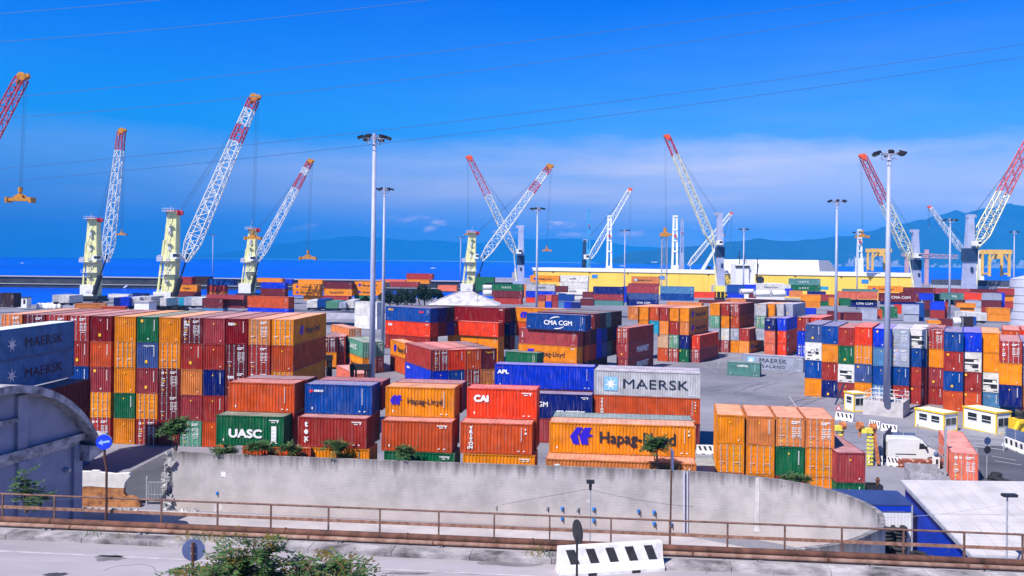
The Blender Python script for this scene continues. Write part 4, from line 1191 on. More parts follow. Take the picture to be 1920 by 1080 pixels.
    MB().tube((wb * .8 * sgn, -wt * 1.4, zb + 1), ((wb * .8 * sgn + hm.x) / 2, -wt * 1.4, (zb + hm.z) / 2), .55 * w_t / 10 + .25, n=8).tube(((wb * .8 * sgn + hm.x) / 2, -wt * 1.4, (zb + hm.z) / 2), hm, .3, n=8).build('luffing_cylinder', BLACKST if style == 'lemon' else CREAM, rt)
    # engine house and undercarriage
    if style == 'lemon':
        MB().box((-wb * 1.15, -3.4, 3.4), (wb * .75, 3.4, 8.2)).build('engine_house', WHITEP, rt)
        ch = MB().box((-wb * 1.5, -4, 2.0), (wb * 1.6, 4, 3.3)).box((-wb * 2.0, -3.2, .9), (wb * 2.0, 3.2, 2.0))
    else:
        MB().box((-wb * 1.9, -3.4, 3.4), (wb * 1.2, 3.4, 7.6)).build('engine_house', tm, rt)
        ch = MB().box((-wb * 2, -4, 2.0), (wb * 2, 4, 3.3))
    ch.build('undercarriage', BLACKST, rt)
    for x in (-1.5, -.9, .9, 1.5): MB().wheel((x * wb * 1.2, -3.3, .8), (0, 1, 0), .8, .9).build('wheel', TYRE, rt)
    # hoist ropes and spreader
    if hook:
        hp_ = rel(G(hook[:2], -4)); sp = hook[2] * k
        hr = MB()
        for q in ((-.35, -.3), (.35, -.3), (-.5, .4), (.45, .4)): hr.tube(Tp + Vector((sgn * rr * .8 + q[0], q[1], 0)), hp_ + Vector((q[0] * .7, q[1], sp * 1.0)), rw * .4, rw * .4, 4)
        hr.build('hoist_rope', ROPE, rt)
        hk = MB().tube(hp_ + Vector((0, 0, sp * .62)), hp_ + Vector((0, 0, sp * 1.05)), sp * .16, sp * .2, 8).tube(hp_ + Vector((0, 0, sp * .3)), hp_ + Vector((0, 0, sp * .62)), sp * .07, n=6)
        hk.build('hook_block', SPREADY, rt)
        if len(hook) < 4:
            s = MB().box(hp_ + Vector((-sp, -sp * .3, -.12 * sp)), hp_ + Vector((sp, sp * .3, .12 * sp)))
            for x in (-1, 1):
                s.box(hp_ + Vector((x * sp - sp * .1, -sp * .38, -.25 * sp)), hp_ + Vector((x * sp + sp * .1, sp * .38, .2 * sp)))
                s.beam(hp_ + Vector((x * sp * .7, 0, .1 * sp)), hp_ + Vector((0, 0, sp * .55)), sp * .1)
            s.box(hp_ + Vector((-sp * .3, -sp * .25, .1 * sp)), hp_ + Vector((sp * .3, sp * .25, .4 * sp)))
            s.build('spreader', SPREADY, rt)
    return rt


crane('lemon yellow crane with white lattice jib and white counterweight house by water', 380, (177, 411), (203, 492), (236, 250), (172, 560), 16, 26, 17, 'lemon', CRWHITE, (236.5, 440, 8), (.86, 1.0))
crane('lemon crane with tallest white jib, yellow spreader hung low', 317, (326, 397), (350, 490), (483, 190), (314, 585), 17, 34, 24, 'lemon', CRWHITE, (481, 447, 14), (.74, .84), nlat=20)
crane('lemon crane with shorter jib behind long rust container', 428, (475, 430), (482, 492), (585, 306), (465, 560), 13, 24, 15, 'lemon', CRWHITE, (581.5, 484, 14), (.74, .88))
crane('lemon crane behind grey hipped roof, jib crossing another', 470, (886, 436), (903, 488), (1029, 316), (878, 560), 13, 24, 17, 'lemon', CRWHITE, (1025, 470, 8), (.74, .84))
crane('lilac grey crane with pink and cream jib crossing a lemon one', 560, (977, 424), (968, 478), (882, 299), (976, 545), 9, 15, 15, 'grey', CREAM, (878.5, 440, 7), (.62, 1.0))
crane('dark blue crane with slender white jib over yellow warehouse', 640, (1096, 450), (1104, 488), (1179, 358), (1094, 540), 5, 9, 11, 'blue', CRWHITE, (1180, 452, 3, 1), (.97, 1.0), tipm=CRWHITE)
crane('lilac grey crane with longest cream jib above white ship', 520, (1349, 400), (1338, 462), (1250, 260), (1351, 555), 9, 16, 15, 'grey', CREAM, (1246.5, 440, 10), (.84, 1.0))
crane('lilac grey crane with red and cream jib by thick lamp mast', 500, (1716, 432), (1706, 486), (1614, 297), (1719, 556), 9, 16, 17, 'grey', CREAM, (1612, 444, 11), (.55, 1.0))
crane('big lilac grey crane with red and cream jib leaving the frame', 440, (1819, 404), (1825, 464), (1925, 262), (1816, 560), 10, 22, 22, 'grey', CREAM, None, (.5, 1.0))
crane('slim white crane behind longest cream jib', 760, (1356, 440), (1290, 498), (1368, 402), (1290, 530), 4, 7, 9, 'white', CRWHITE, (1367, 462, 3, 1), (.97, 1.0), tipm=CRWHITE, cab=False)
crane('distant white crane with jib leaning west beside big grey one', 800, (1835, 470), (1806, 474), (1740, 390), (1842, 520), 6, 8, 9, 'white', CRWHITE, (1738, 428, 3, 1), (.97, 1.0), tipm=CRWHITE, cab=False)
# jib and spreader of a crane standing outside the frame
crane('crane outside frame with pink lattice jib and big yellow spreader', 300, (-190, 400), (-150, 520), (54, 152), (-190, 590), 12, 26, 26, 'lemon', CRWHITE, (51, 376, 22), (.55, 1.0), nlat=22)


def slim_tower(label, Y, x, ytop, ybase, w, m, orange=True, name='portal_crane'):
    """portal-crane mast seen end-on: two posts tied by cross plates on a flared foot"""
    k = Y / F; P = atd(x, ytop, Y); zt = P.z; zb = atd(x, ybase, Y).z
    rt = tag(empty(name, (P.x, Y, 0)), label, 'crane', 'portal cranes behind the quay'); w *= k
    mb = MB(); zf = zb + (zt - zb) * .28
    for s in (-1, 1): mb.beam((s * w * .5, 0, zf), (s * w * .3, 0, zt), w * .28, w * .4)
    for t in (.35, .55, .75, 1.0): mb.box((-w * .5, -w * .25, zf + (zt - zf) * t - w * .3), (w * .5, w * .25, zf + (zt - zf) * t))
    mb.build('mast', m, rt)
    MB().box((-w * .7, -w * .7, zf - w), (w * .7, w * .7, zf + w * .9)).build('cabin', m, rt)
    mb = MB(); f = [(-1, -1), (1, -1), (1, 1), (-1, 1)]
    mb.add([(a * w * .7, b * w * .7, zf - w) for a, b in f] + [(a * w * 1.0, b * w, 0) for a, b in f], [(0, 1, 2, 3), (4, 5, 1, 0), (5, 6, 2, 1), (6, 7, 3, 2), (7, 4, 0, 3)])
    mb.build('pedestal', CRORANGE if orange else m, rt)
    MB().wheel((0, -w * .45, zf + (zt - zf) * .62), (0, 1, 0), w * .3, w * .3).build('sign_disc', CRRED, rt)


slim_tower('white twin-post crane on orange foot at yellow warehouse, west one', 600, 1143, 404, 545, 8, CRWHITE)
slim_tower('white twin-post crane on orange foot beside lattice tower', 590, 1266, 404, 545, 9, CRWHITE)
slim_tower('distant cyan crane mast above yellow warehouse', 780, 1104, 393, 503, 5, CRCYAN, False)
slim_tower('white crane mast under yellow spreader near gantry', 660, 1612, 430, 515, 8, CRWHITE, False)
slim_tower('distant violet crane mast beside orange-footed one', 800, 1279, 410, 505, 5, CRGREY, False)

# lattice lighting tower
def lattice_tower():
    Y = 470; k = Y / F; P = atd(1246, 440, Y)
    rt = tag(empty('lattice_tower', (P.x, Y, 0)), 'grey lattice tower with lamps beside faded blue containers', 'tower')
    mb = MB(); lattice(mb, (0, 0, 0), (0, 0, P.z), 11 * k, 9 * k, .16, 16); mb.build('lattice', STEEL, rt)
    MB().box((-8 * k, -2, P.z - 1), (8 * k, 2, P.z + 1)).box((-2 * k, -1, P.z + 1), (2 * k, 1, P.z + 4)).build('lamp_platform', SPREADY, rt)


lattice_tower()


# ship-to-shore and rubber-tyred gantries far to the east
def gantry(label, Y, x0, x1, yt, yb, m, name='gantry_crane'):
    A, B = atd(x0, yt, Y), atd(x1, yt, Y); zt = A.z; zb = atd(x0, yb, Y).z
    rt = tag(empty(name, (A.x, Y, zb)), label, 'gantry crane', 'yellow gantry cranes'); w = B.x - A.x; h = zt - zb
    for x in (.06 * w, .94 * w):
        for y in (0, 10): MB().beam((x, y, 0), (x, y, h * .86), w * .09).build('leg', m, rt)
    mb = MB()
    for y in (0, 10): mb.box((-w * .05, y - .8, h * .84), (w * 1.05, y + .8, h))
    mb.build('girder', m, rt)
    MB().box((w * .4, -1, h * .66), (w * .62, 6, h * .84)).build('trolley', m, rt)
    mb = MB()
    for x in (.06 * w, .94 * w): mb.beam((x, 0, h * .1), (x, 10, h * .1), w * .07)
    mb.build('sill_beam', m, rt)
    mb = MB()
    for a, b in ((.06, .3), (.94, .7)): mb.beam((a * w, 0, h * .5), (b * w, 0, h * .85), w * .05)
    mb.build('brace', m, rt)


GY = mat('gantry_yellow_paint', lin((236, 190, 90)), 0.55, 0.1, 0.3)
gantry('yellow gantry crane above dark containers beyond warehouse', 700, 1634, 1670, 466, 508, GY)
gantry('pale yellow gantry crane beside grey silo', 620, 1853, 1895, 468, 518, GY)
def bridge_crane():
    Y = 900; A, B = atd(1690, 478, Y), atd(1795, 478, Y)
    rt = tag(empty('loading_bridge', (A.x, Y, 0)), 'distant pink-grey loading bridge with long horizontal boom', 'crane')
    m = mat('pink_grey_bridge_paint', lin((196, 160, 168)), .6, .1, .2); w = B.x - A.x; z = A.z
    mb = MB(); lattice(mb, (0, 0, z), (w, 0, z - 1.5), 4.5, 3.5, .35, 18); mb.build('boom', m, rt)
    for x in (.1 * w, .45 * w): MB().beam((x, 0, 0), (x, 0, z + (6 if x > .2 * w else 0)), 3.4).build('leg', m, rt)
bridge_crane()


# ---------------------------------------------------------------- lamp masts
MASTG = mat('mast_grey_paint', lin((165, 172, 200)), 0.5, 0.08, 0.4)
GLAMP = mat('lamp_glass', (0.55, 0.57, 0.6), 0.25, 0.05)


def mast(label, x, ytop, Y, w=.84, head=1.0, plinth=0.0, full=True):
    P = atd(x, ytop, Y); z = P.z
    rt = tag(empty('lamp_mast', (P.x, Y, 0)), label, 'lamp mast', 'high lamp masts of the yard')
    MB().tube((0, 0, plinth), (0, 0, z), w * .55, w * .3, 16).build('pole', MASTG, rt, True)
    mb = MB()
    n = 8
    for i in range(n): mb.tube((1.15 * head * cos(2 * pi * i / n), 1.15 * head * sin(2 * pi * i / n), z + .2), (1.15 * head * cos(2 * pi * (i + 1) / n), 1.15 * head * sin(2 * pi * (i + 1) / n), z + .2), .07 * head, n=5)
    for i in range(4): mb.tube((0, 0, z), (1.9 * head * cos(pi / 2 * i + .4), 1.9 * head * sin(pi / 2 * i + .4), z + .3), .07 * head, n=5)
    mb.tube((0, 0, z - .3), (0, 0, z + .9 * head), .3 * head, n=8)
    for i in range(6): mb.tube((1.1 * head * cos(i), 1.1 * head * sin(i), z - .6 * head), (1.1 * head * cos(i), 1.1 * head * sin(i), z + .3), .035 * head, n=4)
    for i in range(n): mb.tube((1.1 * head * cos(2 * pi * i / n), 1.1 * head * sin(2 * pi * i / n), z - .6 * head), (1.1 * head * cos(2 * pi * (i + 1) / n), 1.1 * head * sin(2 * pi * (i + 1) / n), z - .6 * head), .04 * head, n=4)
    mb.build('head_frame', MASTG, rt)
    for i in range(6 if full else 4):
        a = 2 * pi * i / (6 if full else 4) + .25
        c = Vector((2.0 * head * cos(a), 2.0 * head * sin(a), z + .28))
        l = MB(); d = Vector((cos(a), sin(a), -.35)).normalized(); s = Vector((-sin(a), cos(a), 0)); u = d.cross(s)
        vs = []
        for e, q in ((-.45, .34), (.45, .42)):
            for p, r in ((-1, -1), (1, -1), (1, 1), (-1, 1)): vs.append(c + d * e * head + s * p * q * head + u * r * .2 * head)
        l.add(vs, [(3, 2, 1, 0), (4, 5, 6, 7), (0, 1, 5, 4), (1, 2, 6, 5), (2, 3, 7, 6), (3, 0, 4, 7)])
        l.build('floodlight', BLACKST, rt)
    return rt


m1_ = mast('tall grey lamp mast standing before blue and orange-red stack, thicker of pair', 702.3, 262, 112, .82, .9)
mast('thinner grey lamp mast beside white container stack, behind thicker one', 721, 357, 190, .78, .85)
m3_ = mast('thick grey lamp mast rising from concrete plinth in mixed block', 1667.3, 291, 119.6, .86, .95, plinth=2.06)
mast('grey lamp mast behind mixed block, near logo containers', 1569.5, 379, 217, .8)
mast('grey lamp mast at small container cluster before yellow warehouse', 1008, 393, 263, .8)
mast('slender lamp mast before white ship bridge', 1395, 431, 390, .75, full=False)
mast('slender lamp mast west of big lilac grey crane', 1782, 414, 287, .8)
mast('slender lamp mast beside silo and pale gantry crane', 1902, 436, 397, .75, full=False)
mast('slender lamp mast between two orange-footed cranes', 1172, 433, 430, .7, full=False)
mast('slender lamp pole between two lemon cranes on quay', 399.5, 441, 580, .75, full=False)
mast('slender lamp pole just west of crossing cranes', 864, 446, 580, .75, full=False)
mast('slender lamp mast under hanging spreader at warehouse', 1608, 437, 400, .7, full=False)

# plinth of the thick mast
PLC = mat('plinth_concrete', (.52, .49, .5), .85, .12, .8, bump=.2)
A_ = at(1618, 776.7); Bq = at(1693, 784.4)
ph = atan2(Bq.y - A_.y, Bq.x - A_.x); PW = (Bq - A_).length
rt = tag(empty('mast_plinth', A_, ph), 'square concrete plinth with white guard rail round thick lamp mast', 'plinth')
MB().box((0, 0, 0), (PW, PW, 2.05)).build('block', PLC, rt)
mb = MB()
for x in [0.1 + (PW - .2) * i / 5 for i in range(6)]:
    for y in (.1, PW - .1): mb.beam((x, y, 2.05), (x, y, 3.1), .06)
for zz in (2.55, 3.1):
    mb.beam((.1, .1, zz), (PW - .1, .1, zz), .06); mb.beam((.1, PW - .1, zz), (PW - .1, PW - .1, zz), .06)
    mb.beam((.1, .1, zz), (.1, PW - .1, zz), .06); mb.beam((PW - .1, .1, zz), (PW - .1, PW - .1, zz), .06)
mb.build('guard_rail', WHITEP, rt)
mb = MB()
for i in range(7):
    x, y = random.uniform(.5, PW - 1.2), random.uniform(.6, 1.4); mb.box((x, y, 2.05), (x + random.uniform(.3, .8), y + .5, 2.05 + random.uniform(.2, .6)))
mb.build('cable_clutter', STEEL, rt)

# ---------------------------------------------------------------- concrete retaining wall with its hairpin end
def wall_mat():
    m = bpy.data.materials.new('board_marked_concrete'); m.use_nodes = True
    t = m.node_tree; L = t.links.new; b = t.nodes['Principled BSDF']; b.inputs['Roughness'].default_value = .9
    tc = N(t, 'ShaderNodeTexCoord'); sep = N(t, 'ShaderNodeSeparateXYZ'); L(tc.outputs['Object'], sep.inputs[0])
    n1 = N(t, 'ShaderNodeTexNoise', ins={'Scale': .5, 'Detail': 8.0, 'Roughness': .65}); L(tc.outputs['Object'], n1.inputs['Vector'])
    mp = N(t, 'ShaderNodeMapping', ins={'Scale': (1.6, 1.6, .1)}); L(tc.outputs['Object'], mp.inputs[0])
    n2 = N(t, 'ShaderNodeTexNoise', ins={'Scale': 1.0, 'Detail': 8.0, 'Roughness': .7}); L(mp.outputs[0], n2.inputs['Vector'])
    c1 = N(t, 'ShaderNodeMix', data_type='RGBA'); c1.inputs[6].default_value = (.47, .445, .455, 1); c1.inputs[7].default_value = (.33, .315, .325, 1)
    r1 = ramp(t, [(.38, 0.), (.66, 1.)]); L(n1.outputs['Fac'], r1.inputs[0]); L(r1.outputs[0], c1.inputs[0])
    # horizontal board joints
    w = N(t, 'ShaderNodeMath', operation='MULTIPLY', ins={1: 4.2}); L(sep.outputs[2], w.inputs[0])
    fr = N(t, 'ShaderNodeMath', operation='FRACT'); L(w.outputs[0], fr.inputs[0])
    rj = ramp(t, [(.0, .75), (.07, 1.), (.93, 1.), (1., .75)]); L(fr.outputs[0], rj.inputs[0])
    mj = N(t, 'ShaderNodeMix', data_type='RGBA', blend_type='MULTIPLY'); mj.inputs[0].default_value = .8; L(c1.outputs[2], mj.inputs[6]); L(rj.outputs[0], mj.inputs[7])
    # black weathering running down from the coping
    zt = N(t, 'ShaderNodeMapRange', ins={'From Min': 2.7, 'From Max': 4.9, 'To Min': -.38, 'To Max': .26}); L(sep.outputs[2], zt.inputs[0])
    ad = N(t, 'ShaderNodeMath', operation='ADD'); L(zt.outputs[0], ad.inputs[0]); L(n2.outputs['Fac'], ad.inputs[1])
    rw = ramp(t, [(.48, 0.), (.78, .82)]); L(ad.outputs[0], rw.inputs[0])
    mw = N(t, 'ShaderNodeMix', data_type='RGBA'); mw.inputs[7].default_value = (.085, .08, .085, 1); L(rw.outputs[0], mw.inputs[0]); L(mj.outputs[2], mw.inputs[6])
    # warm dust low down
    zb = N(t, 'ShaderNodeMapRange', ins={'From Min': 0, 'From Max': 2.0, 'To Min': .45, 'To Max': 0}); L(sep.outputs[2], zb.inputs[0])
    md = N(t, 'ShaderNodeMix', data_type='RGBA'); md.inputs[7].default_value = (.55, .45, .4, 1); L(zb.outputs[0], md.inputs[0]); L(mw.outputs[2], md.inputs[6])
    # pale repair patches
    n3 = N(t, 'ShaderNodeTexNoise', ins={'Scale': .38, 'Detail': 7.0, 'Roughness': .6}); L(tc.outputs['Object'], n3.inputs['Vector'])
    r3 = ramp(t, [(.665, 0.), (.69, .55)]); L(n3.outputs['Fac'], r3.inputs[0])
    mq = N(t, 'ShaderNodeMix', data_type='RGBA'); mq.inputs[7].default_value = (.7, .68, .7, 1); L(r3.outputs[0], mq.inputs[0]); L(md.outputs[2], mq.inputs[6])
    L(mq.outputs[2], b.inputs['Base Color'])
    bp = N(t, 'ShaderNodeBump', ins={'Strength': .35, 'Distance': .05}); L(rj.outputs[0], bp.inputs['Height']); L(bp.outputs[0], b.inputs['Normal'])
    return m


WALLM = wall_mat()
WT = 4.85
ctrl = [(-30.5, 72.1), (-17.8, 70.5), (-3, 69.0), (11.75, 67.5), (17.3, 65.9), (20.7, 63.5), (22.3, 61), (23, 58), (22.7, 56), (21.9, 54.1), (20.7, 52.8), (18.5, 51), (14.7, 49.5), (8, 48.2), (-5, 47.4), (-25, 47)]


def catmull(p, n):
    out = []
    for i in range(len(p) - 1):
        a, b, c, d = p[max(i - 1, 0)], p[i], p[i + 1], p[min(i + 2, len(p) - 1)]
        for k in range(n):
            t = k / n
            out.append(tuple(.5 * (2 * b[j] + (c[j] - a[j]) * t + (2 * a[j] - 5 * b[j] + 4 * c[j] - d[j]) * t * t + (3 * b[j] - a[j] - 3 * c[j] + d[j]) * t ** 3) for j in range(2)))
    return out + [p[-1]]


wrt = tag(empty('retaining_wall', (-30.5, 72.1, 0)), 'long stained concrete wall sweeping round in a hairpin curve below the containers', 'wall')
wo = Vector((-30.5, 72.1, 0))
pts = catmull(ctrl, 6)
mb = MB(); n = len(pts); vs = []
for i, p in enumerate(pts):
    a, b = Vector(pts[max(i - 1, 0)]), Vector(pts[min(i + 1, n - 1)])
    d = (b - a).normalized(); nr = Vector((-d.y, d.x))
    for s, z in ((0, 0), (0, WT), (.34, WT), (.34, 0)):
        q = Vector(p) + nr * s - wo.xy; vs.append((q.x, q.y, z))
fs = [(4 * i + k, 4 * i + (k + 1) % 4, 4 * (i + 1) + (k + 1) % 4, 4 * (i + 1) + k) for i in range(n - 1) for k in range(4)] + [(0, 3, 2, 1), (4 * n - 4, 4 * n - 3, 4 * n - 2, 4 * n - 1)]
mb.add(vs, fs); mb.build('parapet', WALLM, wrt)


def on_wall(px, py, off=.0):
    a, b = ray(px, py); A, B = Vector(ctrl[0]), Vector(ctrl[3]); d = B - A
    t = (a * A.y - A.x) / (d.x - a * d.y); P = A + d * t
    return Vector((P.x + .1 * off, P.y - off, H - b * P.y))


STRK = mat('white_lime_streak', (.53, .51, .53), .8, .12, 1.5, col2=(.4, .385, .4))
def streak(x, y0, y1, w):
    mb = MB(); rnd = random.Random(x); k = 9; L_, R_ = [], []
    for i in range(k + 1):
        y = y0 + (y1 - y0) * i / k; ww = w * (.35 + .65 * rnd.random()) * (1.3 - .6 * abs(i / k - .6))
        L_.append(on_wall(x - ww / 2 + rnd.uniform(-.6, .6), y, .006) - wo); R_.append(on_wall(x + ww / 2 + rnd.uniform(-.6, .6), y, .006) - wo)
    for i in range(k): mb.quad(L_[i], L_[i + 1], R_[i + 1], R_[i])
    mb.build('lime_streak', STRK, wrt)
for a in ((704.5, 868, 962, 6), (936, 875, 978, 6.5)): streak(*a)
def streak_curve(x, w):
    # on the curved part: pale run below the coping
    a, _ = ray(x, 900)
    best = min(pts[12:40], key=lambda p: abs(p[0] / p[1] - a)); i = pts.index(best); d = (Vector(pts[i + 1]) - Vector(pts[i - 1])).normalized(); nr = Vector((d.y, -d.x))
    mb = MB(); c = Vector(best); rnd = random.Random(3); prev = None
    for k in range(11):
        z = WT - .02 - k * .42; ww = w * (.75 + .3 * rnd.random()) * (1 + k * .06) / 2
        q = [(c + d * s * ww + nr * .03 - wo.xy) for s in (-1, 1)]; cur = [(q[0].x, q[0].y, z), (q[1].x, q[1].y, z)]
        if prev: mb.quad(prev[0], cur[0], cur[1], prev[1])
        prev = cur
    mb.build('lime_streak', STRK, wrt)
streak_curve(1426, .3)
# steel channel and bright strip near the tall pole
mb = MB(); a, b = on_wall(1282, 884, .07) - wo, on_wall(1282, 1003, .07) - wo; mb.beam(a, b, .3, .12); a, b = on_wall(1288.5, 884, .06) - wo, on_wall(1288.5, 1003, .06) - wo; mb.beam(a, b, .16, .1)
mb.build('steel_channel', mat('pale_channel_paint', lin((188, 190, 212)), .5, .06), wrt)
PLB = mat('blue_plate_paint', lin((40, 130, 215)), .5, .12, 4)
for x, y, c in [(408, 924, 1), (408, 961, 1), (515, 930, 0), (622, 937, 0), (686, 937, 1), (622, 972, 0), (806, 942, 1), (930, 950, 0), (1026, 952, 0), (1054, 953, 1), (1054, 972, 1), (1083, 954, 0), (1113, 954, 1), (1113, 975, 1), (1197, 958, 1), (1226, 960, 1), (1226, 981, 1), (1258, 983, 1), (420, 889, 2)]:
    p = on_wall(x, y, .06) - wo; s = .12 if c < 2 else .2
    o = MB().box((p.x - s, p.y - .06, p.z - s), (p.x + s, p.y + .07, p.z + s)).build('wall_box', [PLB if c == 1 else (WHITEP if c == 2 else STEEL)], wrt)
    if c != 2:
        MB().box((p.x + s * .4, p.y - .09, p.z - s * 2.4), (p.x + s * .8, p.y - .02, p.z + s * .8)).build('bracket', BLACKST, o)
# torn left end of the wall
def px_plate(name, poly, Y, t, m, parent, o, jit=0.0):
    rnd = random.Random(len(poly)); mb = MB()
    P = [atd(x, y, Y) for x, y in poly]
    mb.prism([(p.x, p.z) for p in P], lambda u, v, q: (u - o.x + rnd.uniform(-jit, jit), Y + q - o.y, v - o.z), 0, t)
    return mb.build(name, m, parent)
STONE = mat('broken_stone', (.42, .41, .42), .9, .35, 2.2, col2=(.12, .12, .13), bump=.8)
mb = MB(); rnd = random.Random(5)
for i in range(46):
    f = rnd.random(); p = atd(311 + rnd.uniform(-2, 13) + 3.5 * sin(f * 9) - f * 4, 851 + f * 108, 72.1 + rnd.uniform(-.2, .5)) - wo
    s = rnd.uniform(.18, .42); q = [Vector((rnd.uniform(-s, s), rnd.uniform(-s * .7, s * .7), rnd.uniform(-s, s))) for _ in range(10)]
    import bmesh
    bm = bmesh.new(); [bm.verts.new(p + v) for v in q]; r = bmesh.ops.convex_hull(bm, input=bm.verts)
    bm.verts.ensure_lookup_table(); bm.verts.index_update()
    used = {v for f_ in bm.faces for v in f_.verts}; idx = {v: k for k, v in enumerate(used)}
    mb.add([v.co.copy() for v in used], [tuple(idx[v] for v in f_.verts) for f_ in bm.faces]); bm.free()
mb.build('broken_edge', STONE, wrt)

# broken white and tan wall stub
Yb = 72.6; ob = Vector((atd(143, 945, Yb).x, Yb, 0))
rt = tag(empty('broken_wall', ob), 'white and tan wall stub with torn end beside arched hall', 'wall')
px_plate('white_plaster', [(140, 913), (140, 884.5), (168, 885), (170, 883), (182, 883.5), (186, 886.5), (203, 888), (215, 889.5), (226, 888), (241, 888), (244, 893), (240, 897), (234, 905), (232, 915.5), (200, 914), (170, 911.5)], Yb, .45, mat('peeling_white_plaster', (.74, .72, .72), .8, .08, 1.2), rt, ob)
px_plate('tan_plaster', [(140, 950), (140, 913), (170, 911.5), (200, 914), (232, 915.5), (231, 924), (236, 931), (248, 931), (258, 937), (263, 946), (262, 952)], Yb + .02, .4, mat('tan_plaster', lin((190, 128, 78)), .85, .15, 1.6, col2=lin((120, 76, 50))), rt, ob)
rnd = random.Random(11); mb = MB()
for i in range(30):
    x = rnd.choice([rnd.uniform(222, 262), rnd.uniform(150, 262), rnd.uniform(330, 370)]); p = atd(x, 949 + rnd.uniform(-2, 3), 71.6); s = rnd.uniform(.08, .3)
    mb.add([(p.x - ob.x + s * a, p.y - ob.y + s * b * .8, max(.0, c * s)) for a, b, c in ((-1, -.6, 0), (1, -.9, 0), (.8, 1, 0), (-.7, .9, 0), (.1, -.1, 1.1))], [(0, 1, 4), (1, 2, 4), (2, 3, 4), (3, 0, 4)])
rub = mb.build('rubble', STONE, None, loc=ob); tag(rub, kind='stuff')

# gate in the gap
Yg = 73.5; og = Vector((atd(278, 936, Yg).x, Yg, 0)); rt = tag(empty('metal_gate', og), 'grey barred metal gate in gap beside torn wall end', 'gate')
a, b = atd(279, 904, Yg) - og, atd(312, 940, Yg) - og
mb = MB()
for p, q in (((a.x, 0, a.z), (b.x, 0, a.z)), ((a.x, 0, b.z), (b.x, 0, b.z)), ((a.x, 0, a.z), (a.x, 0, b.z)), ((b.x, 0, a.z), (b.x, 0, b.z)), ((a.x, 0, (a.z * .35 + b.z * .65)), (b.x, 0, (a.z * .35 + b.z * .65)))): mb.beam(p, q, .08)
mb.build('frame', STEEL, rt)
mb = MB()
for i in range(1, 12): x = a.x + (b.x - a.x) * i / 12; mb.beam((x, 0, a.z), (x, 0, b.z), .035)
mb.build('bars_grille', STEEL, rt)
MB().beam((a.x - .15, 0, 0), (a.x - .15, 0, a.z + .5), .14).build('post', STEEL, rt)

# ---------------------------------------------------------------- arched hall in the shade
HP = Vector((-34.2, 64, 0)); hu = Vector((-.2, -.98, 0)).normalized(); hn = Vector((.98, -.2, 0)).normalized()
hall = tag(empty('arched_hall', HP), 'grey-blue plastered hall with arched roof edge, facade in shade', 'building')
hp_ = lambda s, z, o: hu * s + hn * o + Vector((0, 0, z))
PLAS = mat('grey_blue_plaster', lin((150, 155, 178)), .85, .06, .5, col2=lin((128, 132, 156)))
COPE = mat('weathered_cement_edge', lin((175, 172, 178)), .85, .25, 1.4, col2=lin((90, 88, 95)))
arc = lambda s, dz=0: 2.4 + sqrt(max(.1, 10.3 ** 2 - (s - 8) ** 2)) + dz
S_ = [-.2 + 16.4 * i / 28 for i in range(29)]
MB().prism([(s, arc(s, -.5)) for s in S_] + [(16.2, -.1), (-.2, -.1)], lambda u, v, t: hp_(u, v, t), -11, 0).build('wall', PLAS, hall)
S2 = [-.95 + 17.9 * i / 34 for i in range(35)]
MB().prism([(s, arc(s, .02)) for s in S2] + [(s, arc(s, -.52)) for s in S2[::-1]], lambda u, v, t: hp_(u, v, t), -11.5, 1.15).build('roof', COPE, hall)
zt_ = arc(-.95)
MB().prism([(-.95, zt_ - .6), (-.95, zt_ + .05), (-1.9, zt_ + .35), (-2.0, zt_ + .1), (-1.3, zt_ - 1.1), (.1, zt_ - 1.5), (.1, zt_ - .3)], lambda u, v, t: hp_(u, v, t), -11.4, 1.1).build('eave', COPE, hall)
MB().prism([(-.3, 7.55), (-.3, 8.05), (16, 8.05), (16, 7.55)], hp_, .003, .42).prism([(.1, 7.2), (.1, 7.55), (16, 7.55), (16, 7.2)], hp_, .003, .2).build('cornice', COPE, hall)
MB().prism([(5.9, 10.0), (5.9, 10.3), (16, 10.3), (16, 10.0)], hp_, .003, .3).build('cornice', COPE, hall)
for s0, z0, z1 in ((5.1, 8.05, arc(5.1, -.52)), (5.0, 0, 7.2), (-.2, 0, 7.2), (11.5, 0, 7.2)): MB().prism([(s0, z0), (s0, z1), (s0 + .85, z1), (s0 + .85, z0)], hp_, .003, .26).build('pilaster', PLAS, hall)
MB().prism([(-.3, 0), (-.3, 1.9), (16, 1.9), (16, 0)], hp_, .003, .12).build('plinth_course', mat('shadow_tone_plaster', lin((48, 50, 66)), .9, .2, 1.), hall)  # dark colour paints the shadow along the foot of the hall
c = hp_(1.3, 5.6, .14); MB().tube(c, c + hn * .3, .2, .16, 10).build('wall_lamp', STEEL, hall)

# ---------------------------------------------------------------- elevated road the picture is taken over
RO = Vector((0, 29.4, 0)); re_ = Vector((.9955, -.095, 0)); rn = Vector((.095, .9955, 0))
rd = lambda s, t, z: RO + re_ * s + rn * t + Vector((0, 0, z))
RZ = 11.4
def rbox(mb, s0, s1, t0, t1, z0, z1, m=0):
    v = [rd(s, t, z) for z in (z0, z1) for s, t in ((s0, t0), (s1, t0), (s1, t1), (s0, t1))]
    return mb.add(v, [(0, 3, 2, 1), (4, 5, 6, 7), (0, 1, 5, 4), (1, 2, 6, 5), (2, 3, 7, 6), (3, 0, 4, 7)], m)
ROADM = mat('pale_worn_asphalt', (.335, .308, .335), .85, .12, .35, col2=(.25, .235, .255), bump=.2, stretch=(.35, 1.4, 1))
tag(rbox(MB(), -45, 45, -24, .75, RZ - .9, RZ).build('road', ROADM), kind='structure')
LINE = mat('road_line_paint', (.46, .43, .46), .7, .12, 2.)
